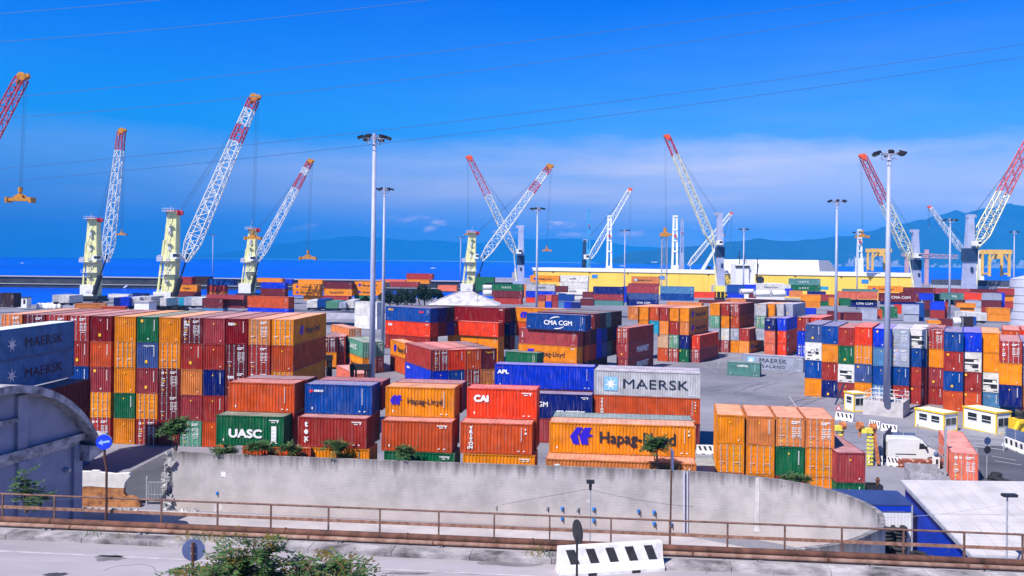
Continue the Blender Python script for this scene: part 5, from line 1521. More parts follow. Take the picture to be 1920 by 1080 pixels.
mk_ = MB(); v = [rd(s, t, RZ + .004) for s, t in ((-45, -2.42), (45, -2.42), (45, -2.3), (-45, -2.3))]; mk_.add(v, [(0, 1, 2, 3)])
tag(mk_.build('road_line', LINE), kind='structure')
PATCH = mat('dark_road_patch', (.17, .16, .175), .9, .2, .8); STAIN = mat('oil_stain', (.05, .05, .06), .7, .3, 2.)
def blot(x, y, rx, ry, m, nm, seed, dz):
    rnd = random.Random(seed); c = at(x, y, RZ + dz); k = 18
    me_ = MB().add([(c.x + rx * cos(2 * pi * i / k) * rnd.uniform(.65, 1.1), c.y + ry * sin(2 * pi * i / k) * rnd.uniform(.65, 1.1), c.z) for i in range(k)], [tuple(range(k))]); tag(me_.build(nm, m), kind='structure')
blot(105, 1077, .42, .2, STAIN, 'oil_stain', 1, .006); blot(205, 1046, .55, .35, PATCH, 'road_patch', 2, .004); blot(960, 1056, 1.3, .3, PATCH, 'road_patch', 3, .004); blot(1000, 1050, 1.0, .25, PATCH, 'road_patch', 4, .008); blot(760, 1075, .8, .12, PATCH, 'road_patch', 5, .004)
mb = MB(); rnd = random.Random(12)
for q in range(9):
    c = at(rnd.uniform(0, 1900), rnd.uniform(1045, 1090), RZ + .003); a_ = rnd.uniform(0, 6.3)
    for i in range(14):
        a_ += rnd.uniform(-.7, .7); e = c + Vector((cos(a_) * .22, sin(a_) * .22, 0)); mb.beam(c, e, .014, .002); c = e
tag(mb.build('road_crack', STAIN), kind='structure')
KERB = mat('stained_kerb_concrete', (.4, .375, .385), .9, .2, .9, col2=(.07, .065, .07), bump=.4, stretch=(1, 1, 1.6))
kb = MB(); rnd = random.Random(2); s = -45.0
while s < 45:
    w = rnd.uniform(2.5, 3.2); rbox(kb, s, s + w - .02, -1.25, -.62, RZ - .3, RZ + .17 + rnd.uniform(-.01, .01)); s += w
tag(kb.build('kerb', KERB), kind='structure')
for z, t, r, lab, m in ((.30, -.05, .125, 'upper thick rusty pipe running along the road edge behind kerb', RUST), (.24, -.4, .085, 'lower thinner pale rust pipe running along the road edge', RUSTL)):
    rt = tag(empty('pipe', rd(0, t, RZ + z)), lab, 'pipe', 'rusty pipes along the road'); mb = MB()
    mb.tube(re_ * -45, re_ * 45, r, r, 12); mb.build('tube', m, rt, True)
    mb = MB()
    for k in range(-9, 10): mb.wheel(re_ * (k * 4.4 + (1 if t < -.2 else 0)), re_, r * 1.16, .07)
    mb.build('collar', RUST, rt)
    for k in range(-10, 11):
        p = re_ * (k * 3.6 + .4); MB().box((p.x - .06, p.y - .08, -z - .02), (p.x + .06, p.y + .08, -r * .8)).build('support', STEEL, rt)
rail = tag(empty('guard_railing', rd(0, .42, RZ)), 'rusty brown two-rail guard railing along the elevated road edge', 'railing')
RB = mat('rusty_railing_paint', (.17, .095, .075), .8, .3, 4., col2=(.09, .04, .03))
MB().tube(re_ * -45 + Vector((0, 0, 1.1)), re_ * 45 + Vector((0, 0, 1.1)), .036, n=8).build('top_rail', RB, rail)
MB().beam(re_ * -45 + Vector((0, 0, .62)), re_ * 45 + Vector((0, 0, .62)), .03, .11).build('mid_rail', mat('pale_rust_railing', (.28, .155, .11), .8, .3, 5., col2=(.16, .07, .045)), rail)
for px in [5, 102, 200, 302.6, 408, 508, 616, 712.5, 823, 927, 1031, 1146, 1256, 1364.6, 1472, 1579, 1694.6, 1808.6, 1918]:
    a, _ = ray(px, 960); b0 = rail.location
    tt = (a * b0.y - b0.x) / (re_.x - a * re_.y); p = re_ * tt
    MB().beam((p.x, p.y, -.1), (p.x, p.y, 1.1), .055, .055).build('post', RB, rail)

# ground-level things on and along the road
STB, STW = mat('black_stripe_paint', (.025, .025, .03), .7, .3, 5.), mat('scuffed_white_concrete', (.8, .79, .79), .75, .08, 2.5, col2=(.55, .53, .53))
def jersey(P, Q, h, label, group='striped concrete barriers', nstripe=5, slant=.16):
    """concrete barrier between ground points P and Q"""
    P, Q = Vector(P), Vector(Q); L = (Q - P).length; rt = tag(empty('concrete_barrier', P, atan2(Q.y - P.y, Q.x - P.x)), label, 'barrier', group)
    w = .3 * h + .12; pr = [(-w, 0), (-w, .12 * h), (-w * .55, .38 * h), (-w * .34, h), (w * .34, h), (w * .55, .38 * h), (w, .12 * h), (w, 0)]
    MB().prism(pr, lambda u, v, t: (t, u, v), 0, L).build('block', STW, rt)
    for i in range(nstripe):
        x = L * (.06 + .94 * i / nstripe); ww = L / nstripe * .42
        f = lambda z: -(w * .55 + (w * .34 - w * .55) * (z / h - .38) / .62) - .006
        z0, z1 = .4 * h, .92 * h
        MB().quad((x + slant * h * 1.2, f(z0), z0), (x + slant * h * 1.2 + ww, f(z0), z0), (x + ww, f(z1), z1), (x, f(z1), z1)).build('stripe', STB, rt)
    for x in (.3 * L, .72 * L): MB().box((x - .14, -w - .01, -.0), (x + .14, -w + .1, .09)).build('lift_slot', DARK, rt)
    return rt
jersey(at(1046, 1076, RZ), at(1239, 1063, RZ), .86, 'white concrete barrier with slanted black stripes on the elevated road')
for k, (a, b, c, d, h, lab) in enumerate([(1306, 850, 1347, 851, .95, 'white striped barrier left of orange end-on block'), (1568, 786, 1601, 791, 1.05, 'white striped barrier behind orange block by warning triangle'),
        (1631, 800, 1651, 803.5, .9, 'small white barrier on yard lane before plinth, western one'), (1653, 807, 1683, 811, .9, 'small white barrier on yard lane before plinth, eastern one'),
        (1627, 869, 1655, 872, .95, 'white striped barrier beside tail of white van'), (1662, 872, 1690, 874.5, .95, 'white striped barrier beside brick pile below van'),
        (1885, 836, 1925, 852, 1.1, 'white striped barrier along lane at right-hand fence')]):
    jersey(at(a, b), at(c, d), h, lab.replace('left of', 'west of').replace('right-hand', 'eastern'), nstripe=4)

SIGNB = mat('blue_sign_face', lin((10, 60, 225)), .4, .05); SIGNG = mat('grey_sign_back', lin((85, 100, 140)), .5, .1)
def disc(P, n, r, t, m, name, parent):
    n = Vector(n).normalized(); return MB().tube(Vector(P), Vector(P) + n * t, r, r, 28).build(name, m, parent)
# keep-left arrow sign on a bent pole
p0 = rd(0, .25, RZ); a, _ = ray(199, 960); tt = (a * p0.y - p0.x) / (re_.x - a * re_.y); o = p0 + re_ * tt; Ys = o.y
rt = tag(empty('road_sign', o), 'round blue road sign with white arrow on bent rusty pole', 'road sign')
g = lambda x, y: atd(x, y, Ys) - o
MB().path([Vector((0, 0, 0)), g(200, 880), g(196, 858), g(196.5, 826)], .045, 8).build('pole', RUST, rt)
c = g(197, 828); c.y -= .08; nrm = Vector((.12, -1, 0))
disc(c, nrm, .275, .02, SIGNB, 'sign_plate', rt); disc(c - nrm * .0 + Vector((0, .02, 0)), -nrm, .285, .015, STEEL, 'sign_rim', rt)
mb = MB(); q = Vector((1, .12, 0)).normalized(); an = R(9); ar = [(-.2, 0), (-.04, .11), (-.06, .04), (.21, .04), (.21, -.04), (-.06, -.04), (-.04, -.11)]
cc = c + nrm.normalized() * .026
mb.add([cc + q * (u * cos(an) - v * sin(an)) + Vector((0, 0, u * sin(an) + v * cos(an))) for u, v in ar], [tuple(range(7))]); mb.build('arrow', mat('worn_arrow_white', lin((150, 190, 235)), .5, .08), rt)
# back of round sign near the bush
o = atd(366, 1090, 21.5); o.z = RZ; rt = tag(empty('road_sign', o), 'round sign seen from its grey back on rusty pole beside bush', 'road sign')
c = atd(363, 1031, 21.5) - o; disc(c, (0.1, -1, 0), .28, .02, SIGNG, 'sign_plate', rt); MB().tube((0, -.05, -.3), (c.x + .0, c.y - .06, c.z + .2), .04, n=8).build('pole', RUST, rt)
MB().box((c.x - .06, c.y - .05, c.z - .1), (c.x + .06, c.y - .005, c.z - .06)).box((c.x - .06, c.y - .05, c.z + .1), (c.x + .06, c.y - .005, c.z + .14)).build('clamp', STEEL, rt)
# sign edge-on, black
o = atd(1083, 1100, 20.5); o.z = RZ - .0; rt = tag(empty('road_sign', o), 'black round sign seen nearly edge-on on thin black pole at barrier', 'road sign')
c = atd(1082, 997, 20.5) - o; disc(c, (.93, .36, 0), .285, .03, BLACKST, 'sign_plate', rt); MB().tube((0, 0, 0), (c.x, c.y, c.z - .1), .028, n=8).build('pole', BLACKST, rt)
# tall pole with narrow plate at railing
p0 = rd(0, .55, RZ); a, _ = ray(1257, 960); tt = (a * p0.y - p0.x) / (re_.x - a * re_.y); o = p0 + re_ * tt; g = lambda x, y: atd(x, y, o.y) - o
rt = tag(empty('sign_pole', o), 'thin rusty pole with narrow edge-on sign before huge-logo container', 'pole')
MB().tube((0, 0, 0), g(1259.5, 846), .032, n=8).build('pole', RUST, rt); p = g(1260, 862); MB().box((p.x - .02, p.y - .2, p.z - .34), (p.x + .03, p.y + .2, p.z + .34)).build('sign_plate', SIGNG, rt)
# street lamp between wall and railing
o = at(1106, 1030); o = Vector((atd(1106, 1000, 61).x, 61, 0)); rt = tag(empty('street_lamp', o), 'small grey street lamp with wires before concrete wall', 'street lamp')
zt_ = atd(1104, 905, 61).z; MB().tube((0, 0, 0), (0, 0, zt_), .07, .05, 8).build('pole', STEEL, rt)
MB().box((-.28, -.25, zt_ - .02), (.28, .25, zt_ + .16)).box((-.1, -.1, zt_ - .5), (.1, .1, zt_)).build('lamp_head', BLACKST, rt)
o = Vector((atd(1888, 1000, 52).x, 52, 0)); rt = tag(empty('street_lamp', o), 'slim pole with dark lamp head at white roof corner', 'street lamp')
zt_ = atd(1886, 931, 52).z; MB().tube((0, 0, 0), (0, 0, zt_), .07, .05, 8).build('pole', STEEL, rt); MB().box((-.3, -.2, zt_), (.55, .2, zt_ + .16)).build('lamp_head', BLACKST, rt)


def wire(pts, Y, r, label, name='overhead_wire', grp=None, m=None):
    P = [atd(x, y, Yq) for (x, y), Yq in zip(pts, Y)]
    mb = MB(); n = 24; o = P[0]; out = []
    for i in range(n + 1):
        t = i / n; a, b, c = P[0], P[1], P[2]
        out.append(a * (1 - t) * (1 - 2 * t) + b * 4 * t * (1 - t) + c * t * (2 * t - 1) - o)
    mb.path(out, r, 4); ob = mb.build(name, m or BLACKST, None, loc=o); tag(ob, label, 'wire', grp)


PW_ = mat('power_line_aluminium', lin((60, 110, 170)), .5, .1)
for k, (a, b, c, lab) in enumerate([((-60, 30), (130, 15), (330, -3), 'power line crossing the upper west corner of the sky'), ((-60, 82), (380, 47), (850, -6), 'second power line from the top in western sky'),
        ((-60, 190), (700, 111), (1650, -6), 'third power line, uppermost across crane tips'), ((-60, 225), (760, 149), (1850, -6), 'fourth power line, second one across crane tips'),
        ((-60, 321), (900, 222), (1990, 72), 'fifth power line above the tallest jib spreader'), ((-60, 346), (900, 247), (1990, 96), 'lowest power line across all the cranes')]):
    wire((a, b, c), (70, 70, 70), .03, lab, 'power_line', 'power lines over the yard', PW_)
wire(((941, 946), (1030, 930), (1104, 917)), (61, 61, 61), .012, 'thin wire from street lamp to wall, western one', grp='lamp wires')
wire(((1104, 917), (1200, 938), (1300, 950)), (61, 61, 61), .012, 'thin wire from street lamp to wall, eastern one', grp='lamp wires')
wire(((1300, 950), (1600, 972), (1888, 945)), (61, 57, 52), .012, 'long thin wire from wall to pole at white roof', grp='lamp wires', m=STEEL)
wire(((0, 941), (180, 930), (279, 908)), (40, 60, 73), .012, 'thin pale wire from railing to gate post', grp='lamp wires', m=STEEL)


# ---------------------------------------------------------------- sheds, cabins, vehicles on the eastern apron
# blue shed with white metal roof
def rib_mat(name, c, scale, axis=0, col2=None):
    m = bpy.data.materials.new(name); m.use_nodes = True; t = m.node_tree; L = t.links.new; b = t.nodes['Principled BSDF']; b.inputs['Roughness'].default_value = .55
    tc = N(t, 'ShaderNodeTexCoord'); sp = N(t, 'ShaderNodeSeparateXYZ'); L(tc.outputs['Object'], sp.inputs[0])
    w = N(t, 'ShaderNodeMath', operation='MULTIPLY', ins={1: scale}); L(sp.outputs[axis], w.inputs[0]); fr = N(t, 'ShaderNodeMath', operation='FRACT'); L(w.outputs[0], fr.inputs[0])
    r = ramp(t, [(0, 0.), (.12, 1.), (.5, 1.), (.62, 0.)]); L(fr.outputs[0], r.inputs[0])
    bp = N(t, 'ShaderNodeBump', ins={'Strength': .3, 'Distance': .03}); L(r.outputs[0], bp.inputs['Height']); L(bp.outputs[0], b.inputs['Normal'])
    n = N(t, 'ShaderNodeTexNoise', ins={'Scale': .6, 'Detail': 6.0}); L(tc.outputs['Object'], n.inputs['Vector'])
    mx = N(t, 'ShaderNodeMix', data_type='RGBA'); mx.inputs[6].default_value = (*c, 1); mx.inputs[7].default_value = (*(col2 or tuple(v * .78 for v in c)), 1)
    rr = ramp(t, [(.4, 0.), (.7, 1.)]); L(n.outputs['Fac'], rr.inputs[0]); L(rr.outputs[0], mx.inputs[0]); L(mx.outputs[2], b.inputs['Base Color'])
    return m


WROOF = rib_mat('white_sheet_roof', (.54, .515, .535), 2.2, 1); BLUEW = rib_mat('blue_sheet_wall', lin((0, 55, 190)), 3.2, 1)
WCORR = rib_mat('white_corrugated_sheet', (.75, .76, .8), 4.0, 0); BROOF = rib_mat('blue_sheet_roof', lin((48, 66, 120)), 2.5, 0)
o = Vector((28.1, 54.4, 0)); rt = tag(empty('blue_shed', o), 'bright blue shed with large white metal roof at road edge', 'building')
W_ = 9.5; D_ = 10.2; z0, z1 = 3.0, 5.0
MB().add([(-.25, -.3, z0 - .06), (W_, -.3, z0 - .06), (W_, D_, z1), (-.25, D_, z1), (-.25, -.3, z0 + .04), (W_, -.3, z0 + .04), (W_, D_, z1 + .1), (-.25, D_, z1 + .1)], [(0, 3, 2, 1), (4, 5, 6, 7), (0, 1, 5, 4), (1, 2, 6, 5), (2, 3, 7, 6), (3, 0, 4, 7)]).build('roof', WROOF, rt)
MB().prism([(0, 0), (D_ - .1, 0), (D_ - .1, z1 - .12), (0, z0 - .12)], lambda u, v, t: (t, u, v), 0, .12).build('wall', BLUEW, rt)
MB().box((.12, 0, 0), (W_, .12, z0 - .15)).build('wall', BLUEW, rt)
MB().beam((-.3, -.32, z0 - .1), (-.3, D_, z1 - .05), .1, .26).build('gutter', STEEL, rt)
MB().beam((-.3, -.4, z0 - .12), (W_, -.4, z0 - .12), .16, .14).build('gutter', STEEL, rt)
mb = MB()
for i in range(1, 9): x = -.25 + (W_ + .25) * i / 9; mb.beam((x, -.3, z0 + .06), (x, D_, z1 + .11), .03, .03)
for i in range(1, 2): t = i / 2; mb.beam((-.25, -.3 + (D_ + .3) * t, z0 + .055 + (z1 - z0 + .06) * t), (W_, -.3 + (D_ + .3) * t, z0 + .055 + (z1 - z0 + .06) * t), .06, .03)
mb.build('roof_seam', mat('grey_roof_seam', (.46, .44, .465), .6, .1), rt)
# low blue canopy with white corrugated side
o = Vector((22.8, 61.6, 0)); rt = tag(empty('blue_canopy', o), 'low canopy with dull blue sheet roof and white corrugated side behind curved wall', 'canopy')
MB().add([(-.5, 3.4, 4.2), (4.75, 3.0, 4.2), (4.75, 0.1, 3.95), (1.5, .1, 3.95), (-.5, 3.4, 4.28), (4.75, 3.0, 4.28), (4.75, .1, 4.03), (1.5, .1, 4.03)], [(0, 1, 2, 3), (7, 6, 5, 4), (0, 4, 5, 1), (1, 5, 6, 2), (2, 6, 7, 3), (3, 7, 4, 0)]).build('roof', BROOF, rt)
MB().box((1.5, .12, 3.55), (4.75, .17, 3.94)).build('fascia', BLUEW, rt); MB().box((1.55, .2, 0), (4.7, .26, 3.5)).build('side_sheet', WCORR, rt)
MB().beam((4.6, .1, 0), (4.6, .1, 4.0), .1).build('post', STEEL, rt)


def tyre_mesh():
    prof = []
    for i in range(11):
        a = 2 * pi * i / 10; prof.append((.4 + .13 * cos(a), .14 + .14 * sin(a)))
    return MB().lathe(prof, (0, 0, 0), 18).mesh('tyre', TYRE, True)


TM = tyre_mesh()
cols_ = [(25.2, 61.0, 9, 'at curved wall end, outer'), (26.4, 61.6, 9, 'against blue shed wall, back'), (25.6, 59.7, 6, 'middle of the heap'), (26.8, 59.2, 5, 'under blue shed rake'), (26.2, 57.6, 4, 'nearest to railing')]
for k, (x, y, n_, w_) in enumerate(cols_):
    for i in range(n_):
        w_ = w_.replace('nearest to', 'beside')
        ob = put('tyre', TM, None, (x + random.uniform(-.1, .1), y + random.uniform(-.1, .1), i * .285), random.random() * 3); ob.scale = (1.1, 1.1, 1)
        tag(ob, f'black tyre, {ORD[i]} from bottom in pile {w_}', 'tyre', 'tyres piled by the blue shed')
for k, (x, y) in enumerate([(1862, 914), (1872, 917), (1884, 922), (1868, 908), (1893, 930)]):
    p = at(x, y)
    for i in range(4):
        ob = put('tyre', TM, None, (p.x, p.y, i * .285), k); tag(ob, f'black tyre, {ORD[i]} from bottom, {ORD[k]} pile behind white roof', 'tyre', 'tyres piled by the blue shed')


def cabin(corner, ul, lw, ww, h, label):
    """site cabin: near corner on the ground, direction of the left face, its length, front width"""
    ul = Vector((*ul, 0)).normalized(); ur = Vector((-ul.y * -1, ul.x * -1, 0)); ur = Vector((ul.y, -ul.x, 0))
    rt = tag(empty('site_cabin', corner), label, 'cabin', 'white and yellow site cabins')
    f = lambda a, b, z: ul * a + ur * b + Vector((0, 0, z))
    def bx(mb, a0, a1, b0, b1, z0, z1):
        v = [f(a, b, z) for z in (z0, z1) for a, b in ((a0, b0), (a0, b1), (a1, b1), (a1, b0))]
        return mb.add(v, [(0, 3, 2, 1), (4, 5, 6, 7), (0, 1, 5, 4), (1, 2, 6, 5), (2, 3, 7, 6), (3, 0, 4, 7)])
    bx(MB(), .04, lw - .04, .04, ww - .04, .1, h - .1).build('body', WHITEP, rt)
    mb = MB()
    for a in (0, lw - .16):
        for b in (0, ww - .16): bx(mb, a, a + .16, b, b + .16, 0, h - .22)
    bx(mb, -.08, lw + .08, -.08, .1, h - .22, h - .02); bx(mb, -.08, lw + .08, ww - .1, ww + .08, h - .22, h - .02); bx(mb, -.08, .1, .1, ww - .1, h - .22, h - .02); bx(mb, lw - .1, lw + .08, .1, ww - .1, h - .22, h - .02)
    bx(mb, 0.16, lw - .16, 0.0, .1, 0, .14); bx(mb, 0, .1, .16, ww - .16, 0, .14)
    mb.build('yellow_trim', YELP, rt)
    bx(MB(), .1, lw - .1, .1, ww - .1, h - .1, h - .03).build('roof', WHITEP, rt)
    n = 2 if lw > 3 else 1
    for i in range(n):
        a0 = lw * (.16 + .42 * i) if n == 2 else lw * .25; a1 = a0 + (lw * .27 if n == 2 else lw * .5)
        w = bx(MB(), a0 - .06, a1 + .06, .0, .035, h * .42, h * .78).build('window', WHITE, rt)
        bx(bx(MB(), a0, a1, -.012, .0, h * .57, h * .76), a0, a1, -.012, 0, h * .44, h * .54).build('pane', GLASS, w)
    w = bx(MB(), .0, .035, ww * .1, ww * .9, h * .34, h * .72).build('window', WHITE, rt)
    bx(bx(MB(), -.012, 0, ww * .13, ww * .48, h * .36, h * .7), -.012, 0, ww * .52, ww * .87, h * .36, h * .7).build('pane', GLASS, w)
    return rt


cabin(at(1770, 811), (-.45, .89), 4.4, 2.6, 2.5, 'white site cabin with yellow edges and roof plate, western of pair')
cabin(at(1868, 815.5), (-.38, .92), 5.0, 2.6, 2.9, 'white site cabin with yellow edges beside yellow machine')
cabin(at(1601, 772.5), (-.3, .95), 2.2, 2.1, 2.75, 'small white cabin with yellow corner joined to mast plinth')


# white van seen from its driver's side
def van():
    P, Q = at(1664, 866), at(1762, 868.5); L = (Q - P).length
    rt = tag(empty('panel_van', P, atan2(Q.y - P.y, Q.x - P.x)), 'white panel van parked beside brick pile and barred fence', 'van')
    sx = L / 5.9
    body = [(0, .35), (0, 2.1), (.12, 2.42), (.5, 2.52), (3.6, 2.5), (4.05, 2.3), (4.7, 1.55), (5.55, 1.3), (5.85, 1.0), (5.9, .4)]
    mb = MB(); prof = [(x * sx, z) for x, z in body]; n = len(prof); vs = []
    for y, ins in ((0.0, .0), (1.95, .0)):
        pass
    for y, k in ((.1, .94), (0, .5), (0, 0.0)):
        pass
    secs = [(0.16, 1.0), (0.0, .0), (1.95, .0), (1.79, 1.0)]
    for y, e in secs:
        for x, z in prof: vs.append((x, y, z - (.05 if e else .0) if z > 2 else z) if not e else (x, y, z + (.0 if z < 2 else .06)))
    fs = [(k * n + i, k * n + i + 1, (k + 1) * n + i + 1, (k + 1) * n + i) for k in (0, 2) for i in range(n - 1)]
    fs += [(i, n * 3 + i, n * 3 + i + 1, i + 1) for i in range(n - 1)]
    fs += [tuple(range(n, 2 * n)), tuple(range(3 * n - 1, 2 * n - 1, -1)), (0, n, 2 * n, 3 * n), (n - 1, 4 * n - 1, 3 * n - 1, 2 * n - 1)]
    mb.add(vs, fs); mb.build('body', mat('white_van_paint', (.8, .8, .8), .25, .03), rt)
    w = MB().add([(x * sx, -.01, z) for x, z in ((3.55, 1.45), (3.6, 2.1), (4.05, 2.05), (4.55, 1.5))], [(0, 3, 2, 1)]).build('window', GLASS, rt)
    ws = MB().add([(4.12 * sx, .15, 2.27), (4.12 * sx, 1.8, 2.27), (4.75 * sx, 1.85, 1.6), (4.75 * sx, .1, 1.6)], [(0, 3, 2, 1)])
    ws.v = [(x + .03, y, z + .03) for x, y, z in ws.v]; ws.build('windscreen', GLASS, rt)
    for x in (1.05, 4.85): 
        for y in (.12, 1.83):
            t = MB().wheel((x * sx, y, .34), (0, 1, 0), .34, .24, n=18).build('wheel', TYRE, rt); MB().wheel((x * sx, y - (.02 if y < 1 else -.02), .34), (0, 1, 0), .19, .24).build('rim', STEEL, t)
    MB().box((.9 * sx, -.03, .85), (3.2 * sx, .0, .93)).build('side_strip', BLACKST, rt)
    MB().box((4.25 * sx, -.3, 1.5), (4.38 * sx, -.02, 1.8)).build('mirror', BLACKST, rt)
    MB().box((5.62 * sx, .12, .95), (5.84 * sx, .5, 1.15)).build('headlight', GLAMP, rt)
    MB().box((5.7 * sx, .0, .35), (5.97 * sx, 1.95, .7)).build('bumper', BLACKST, rt)


van()
# brick pile below the van
P = at(1686, 877); rt = tag(empty('brick_pile', P), 'pile of brown roof tiles stacked in front of white van', 'brick pile'); mb = MB(); rnd = random.Random(4)
for r_i in range(4):
    for c_i in range(18):
        x = c_i * .25 + (r_i % 2) * .12; mb.box((x, rnd.uniform(0, .06), r_i * .2), (x + .23, .9, r_i * .2 + .185), rnd.choice([0, 0, 1]))
mb.build('bricks', [mat('brown_tile', lin((150, 80, 60)), .8, .2, 3.), mat('pale_tile', lin((214, 170, 150)), .8, .15, 3.)], rt)

RIB = rib_mat('blue_grey_hoarding', lin((95, 112, 150)), 2.4, 2)
def panel(P, Q, h, label, m=None, name='hoarding', posts=3, cat='hoarding'):
    P, Q = Vector(P), Vector(Q); L = (Q - P).length; rt = tag(empty(name, P, atan2(Q.y - P.y, Q.x - P.x)), label, cat, None)
    MB().box((0, 0, .15), (L, .05, h)).build('sheet', m or RIB, rt)
    for i in range(posts): x = .05 + (L - .1) * i / max(1, posts - 1); MB().beam((x, -.06, 0), (x, -.06, h + .1), .09).build('post', STEEL, rt)
panel(at(1669, 838), at(1717, 840), 1.75, 'ribbed blue-grey hoarding behind white van')
panel(at(1670, 846), at(1655, 866), 2.9, 'dark blue hoarding panel seen in perspective beside van tail', mat('dark_hoarding', lin((38, 50, 84)), .6, .15, 1.))
panel(at(1885, 832), at(1925, 844), 2.0, 'ribbed blue-grey hoarding above striped barrier at east side')
panel(at(1637, 866), at(1653, 867), 1.75, 'stack of pale ribbed sheets standing beside yellow stair frame', rib_mat('pale_ribbed_sheet', lin((170, 176, 198)), 3., 2), posts=2)
def bars(P, Q, h, label, n, cross=True):
    P, Q = Vector(P), Vector(Q); L = (Q - P).length; rt = tag(empty('barred_fence', P, atan2(Q.y - P.y, Q.x - P.x)), label, 'fence')
    mb = MB()
    for i in range(n + 1): x = L * i / n; mb.beam((x, 0, .1), (x, 0, h), .03)
    mb.build('bars_grille', STEEL, rt); mb = MB()
    for z in (.15, h * .55, h): mb.beam((0, 0, z), (L, 0, z), .07)
    if cross: mb.beam((0, 0, .15), (L, 0, h * .55), .05)
    mb.build('rails', STEEL, rt) if False else mb.build('rail_frame', STEEL, rt)
    for x in (0, L): MB().beam((x, 0, 0), (x, 0, h + .2), .12).build('post', STEEL, rt)
bars(at(1720, 838), at(1772, 852), 2.5, 'grey barred fence with tall posts before western cabin', 18)
bars(at(1748, 858), at(1771, 880), 2.1, 'short barred gate beside nose of white van', 6)
bars(at(1804, 836), at(1882, 846), 1.9, 'low grey rail barrier before eastern cabin', 3)
o = at(1772, 893); rt = tag(empty('steel_post', o), 'tall grey steel post beside pink-orange container', 'post'); MB().beam((0, 0, 0), (0, 0, 4.9), .2).build('pole', STEEL, rt)
# grey skip
P, Q = at(1708, 909), at(1772, 912); L = (Q - P).length; rt = tag(empty('steel_skip', P, atan2(Q.y - P.y, Q.x - P.x)), 'grey open skip full of scrap before pink-orange container', 'skip')
MB().box((0, 0, .1), (L, .08, 1.1)).box((0, 2.2, .1), (L, 2.28, 1.6)).box((0, .08, .1), (.08, 2.2, 1.3)).box((L - .08, .08, .1), (L, 2.2, 1.3)).box((.08, .08, .1), (L - .08, 2.2, .2)).build('tub', mat('pale_skip_paint', lin((165, 163, 172)), .6, .2, 1.5), rt)
mb = MB(); rnd = random.Random(8)
for i in range(26): x, y = rnd.uniform(.2, L - .8), rnd.uniform(.2, 1.8); mb.beam((x, y, rnd.uniform(.4, 1.1)), (x + rnd.uniform(.3, .9), y + rnd.uniform(-.4, .4), rnd.uniform(.5, 1.25)), .07)
mb.build('scrap', BARM, rt)
o = at(1755, 880); rt = tag(empty('beacon_post', o), 'white short post with blue globe beside skip', 'beacon'); MB().box((-.3, -.2, 0), (.3, .2, 1.3)).build('housing', WHITEP, rt); MB().box((-.12, -.22, .3), (.12, -.2, 1.1)).build('slot', BLACKST, rt); MB().lathe([(0, 1.3), (.2, 1.4), (.26, 1.6), (.2, 1.8), (0, 1.9)], (0, 0, 0), 12).build('globe', SIGNG, rt, True)
# round signs on a post by the pink container
o = at(1850, 896); rt = tag(empty('road_sign', o), 'post with two dark round signs beside pink-orange container', 'road sign'); MB().tube((0, 0, 0), (0, 0, 4.3), .05, n=8).build('pole', STEEL, rt)
disc((0, -.07, 3.75), (.2, -1, 0), .38, .03, mat('dull_blue_sign', lin((58, 78, 120)), .5, .1), 'sign_plate', rt); disc((0, -.07, 2.85), (.2, -1, 0), .38, .03, BLACKST, 'sign_plate', rt)
# warning triangle
o = at(1572, 781); rt = tag(empty('warning_sign', o), 'small red and white warning triangle behind orange block', 'road sign'); MB().tube((0, .02, 0), (0, .02, 1.6), .03, n=6).build('pole', STEEL, rt)
MB().prism([(-.45, .9), (.45, .9), (0, 1.7)], lambda u, v, t: (u, t, v), -.03, 0).build('sign_plate', REDL, rt); MB().prism([(-.28, 1.0), (.28, 1.0), (0, 1.5)], lambda u, v, t: (u, t, v), -.04, -.031).build('sign_face', WHITE, rt)
# blue trestle before the mixed block
o = at(1574, 758); rt = tag(empty('trestle', o), 'dark blue crossed trestle before faded red container', 'trestle')
for a, b in ((-.8, .8), (.8, -.8)): MB().beam((a, -.4, 0), (b, .2, 3.2), .16).build('leg', CRBLUE, rt)
MB().beam((-.45, -.1, 1.0), (.45, -.1, 1.0), .12).build('crossbar', CRBLUE, rt)
# orange-ended yellow stair frame (lifting attachment) by the red pair
P = at(1567, 868); rt = tag(empty('spreader_frame', P), 'yellow ladder-like lifting frame with orange drum ends behind red pair', 'lifting frame'); YF = mat('pale_yellow_frame', lin((236, 226, 90)), .5, .12, 2.)
Yf = 90.5
for x0, x1, yb, yt in ((1568, 1575, 868, 803), (1626, 1633, 858, 808)):
    a, b = atd(x0, yb, Yf) - P, atd(x1, yt, Yf) - P
    mb = MB()
    for s in (0, .45): mb.beam((a.x + s, a.y, 0), (a.x + s + .1, a.y, b.z), .1)
    for i in range(9): mb.box((a.x - .05, a.y - .12, b.z * i / 9 + .1), (a.x + .6, a.y + .12, b.z * i / 9 + .3))
    mb.build('ladder', YF, rt)
for x, y in ((1580, 798), (1612, 798), (1637, 801)):
    p = atd(x, y, Yf) - P; MB().wheel(p, (1, .2, 0), .42, .5).tube(p, p - Vector((0, 0, 1.2)), .12, n=6).build('drum', mat('rusty_orange_drum', lin((205, 125, 75)), .7, .25, 3.), rt)
a, b = atd(1614, 806, Yf) - P, atd(1636, 809, Yf) - P; MB().box((a.x, a.y - .3, a.z - .3), (b.x, a.y + .3, a.z + .2)).build('crosshead', YF, rt)
a = atd(1568, 803, Yf) - P; MB().box((a.x - .3, a.y - .3, a.z - .2), (a.x + .6, a.y + .3, a.z + .3)).build('crosshead', YF, rt)
p = atd(1642, 830, Yf) - P; MB().beam((p.x - .2, p.y, p.z + 1.2), (p.x + .3, p.y, .2), .3).build('arm', mat('rusty_orange_drum', (0, 0, 0)), rt)
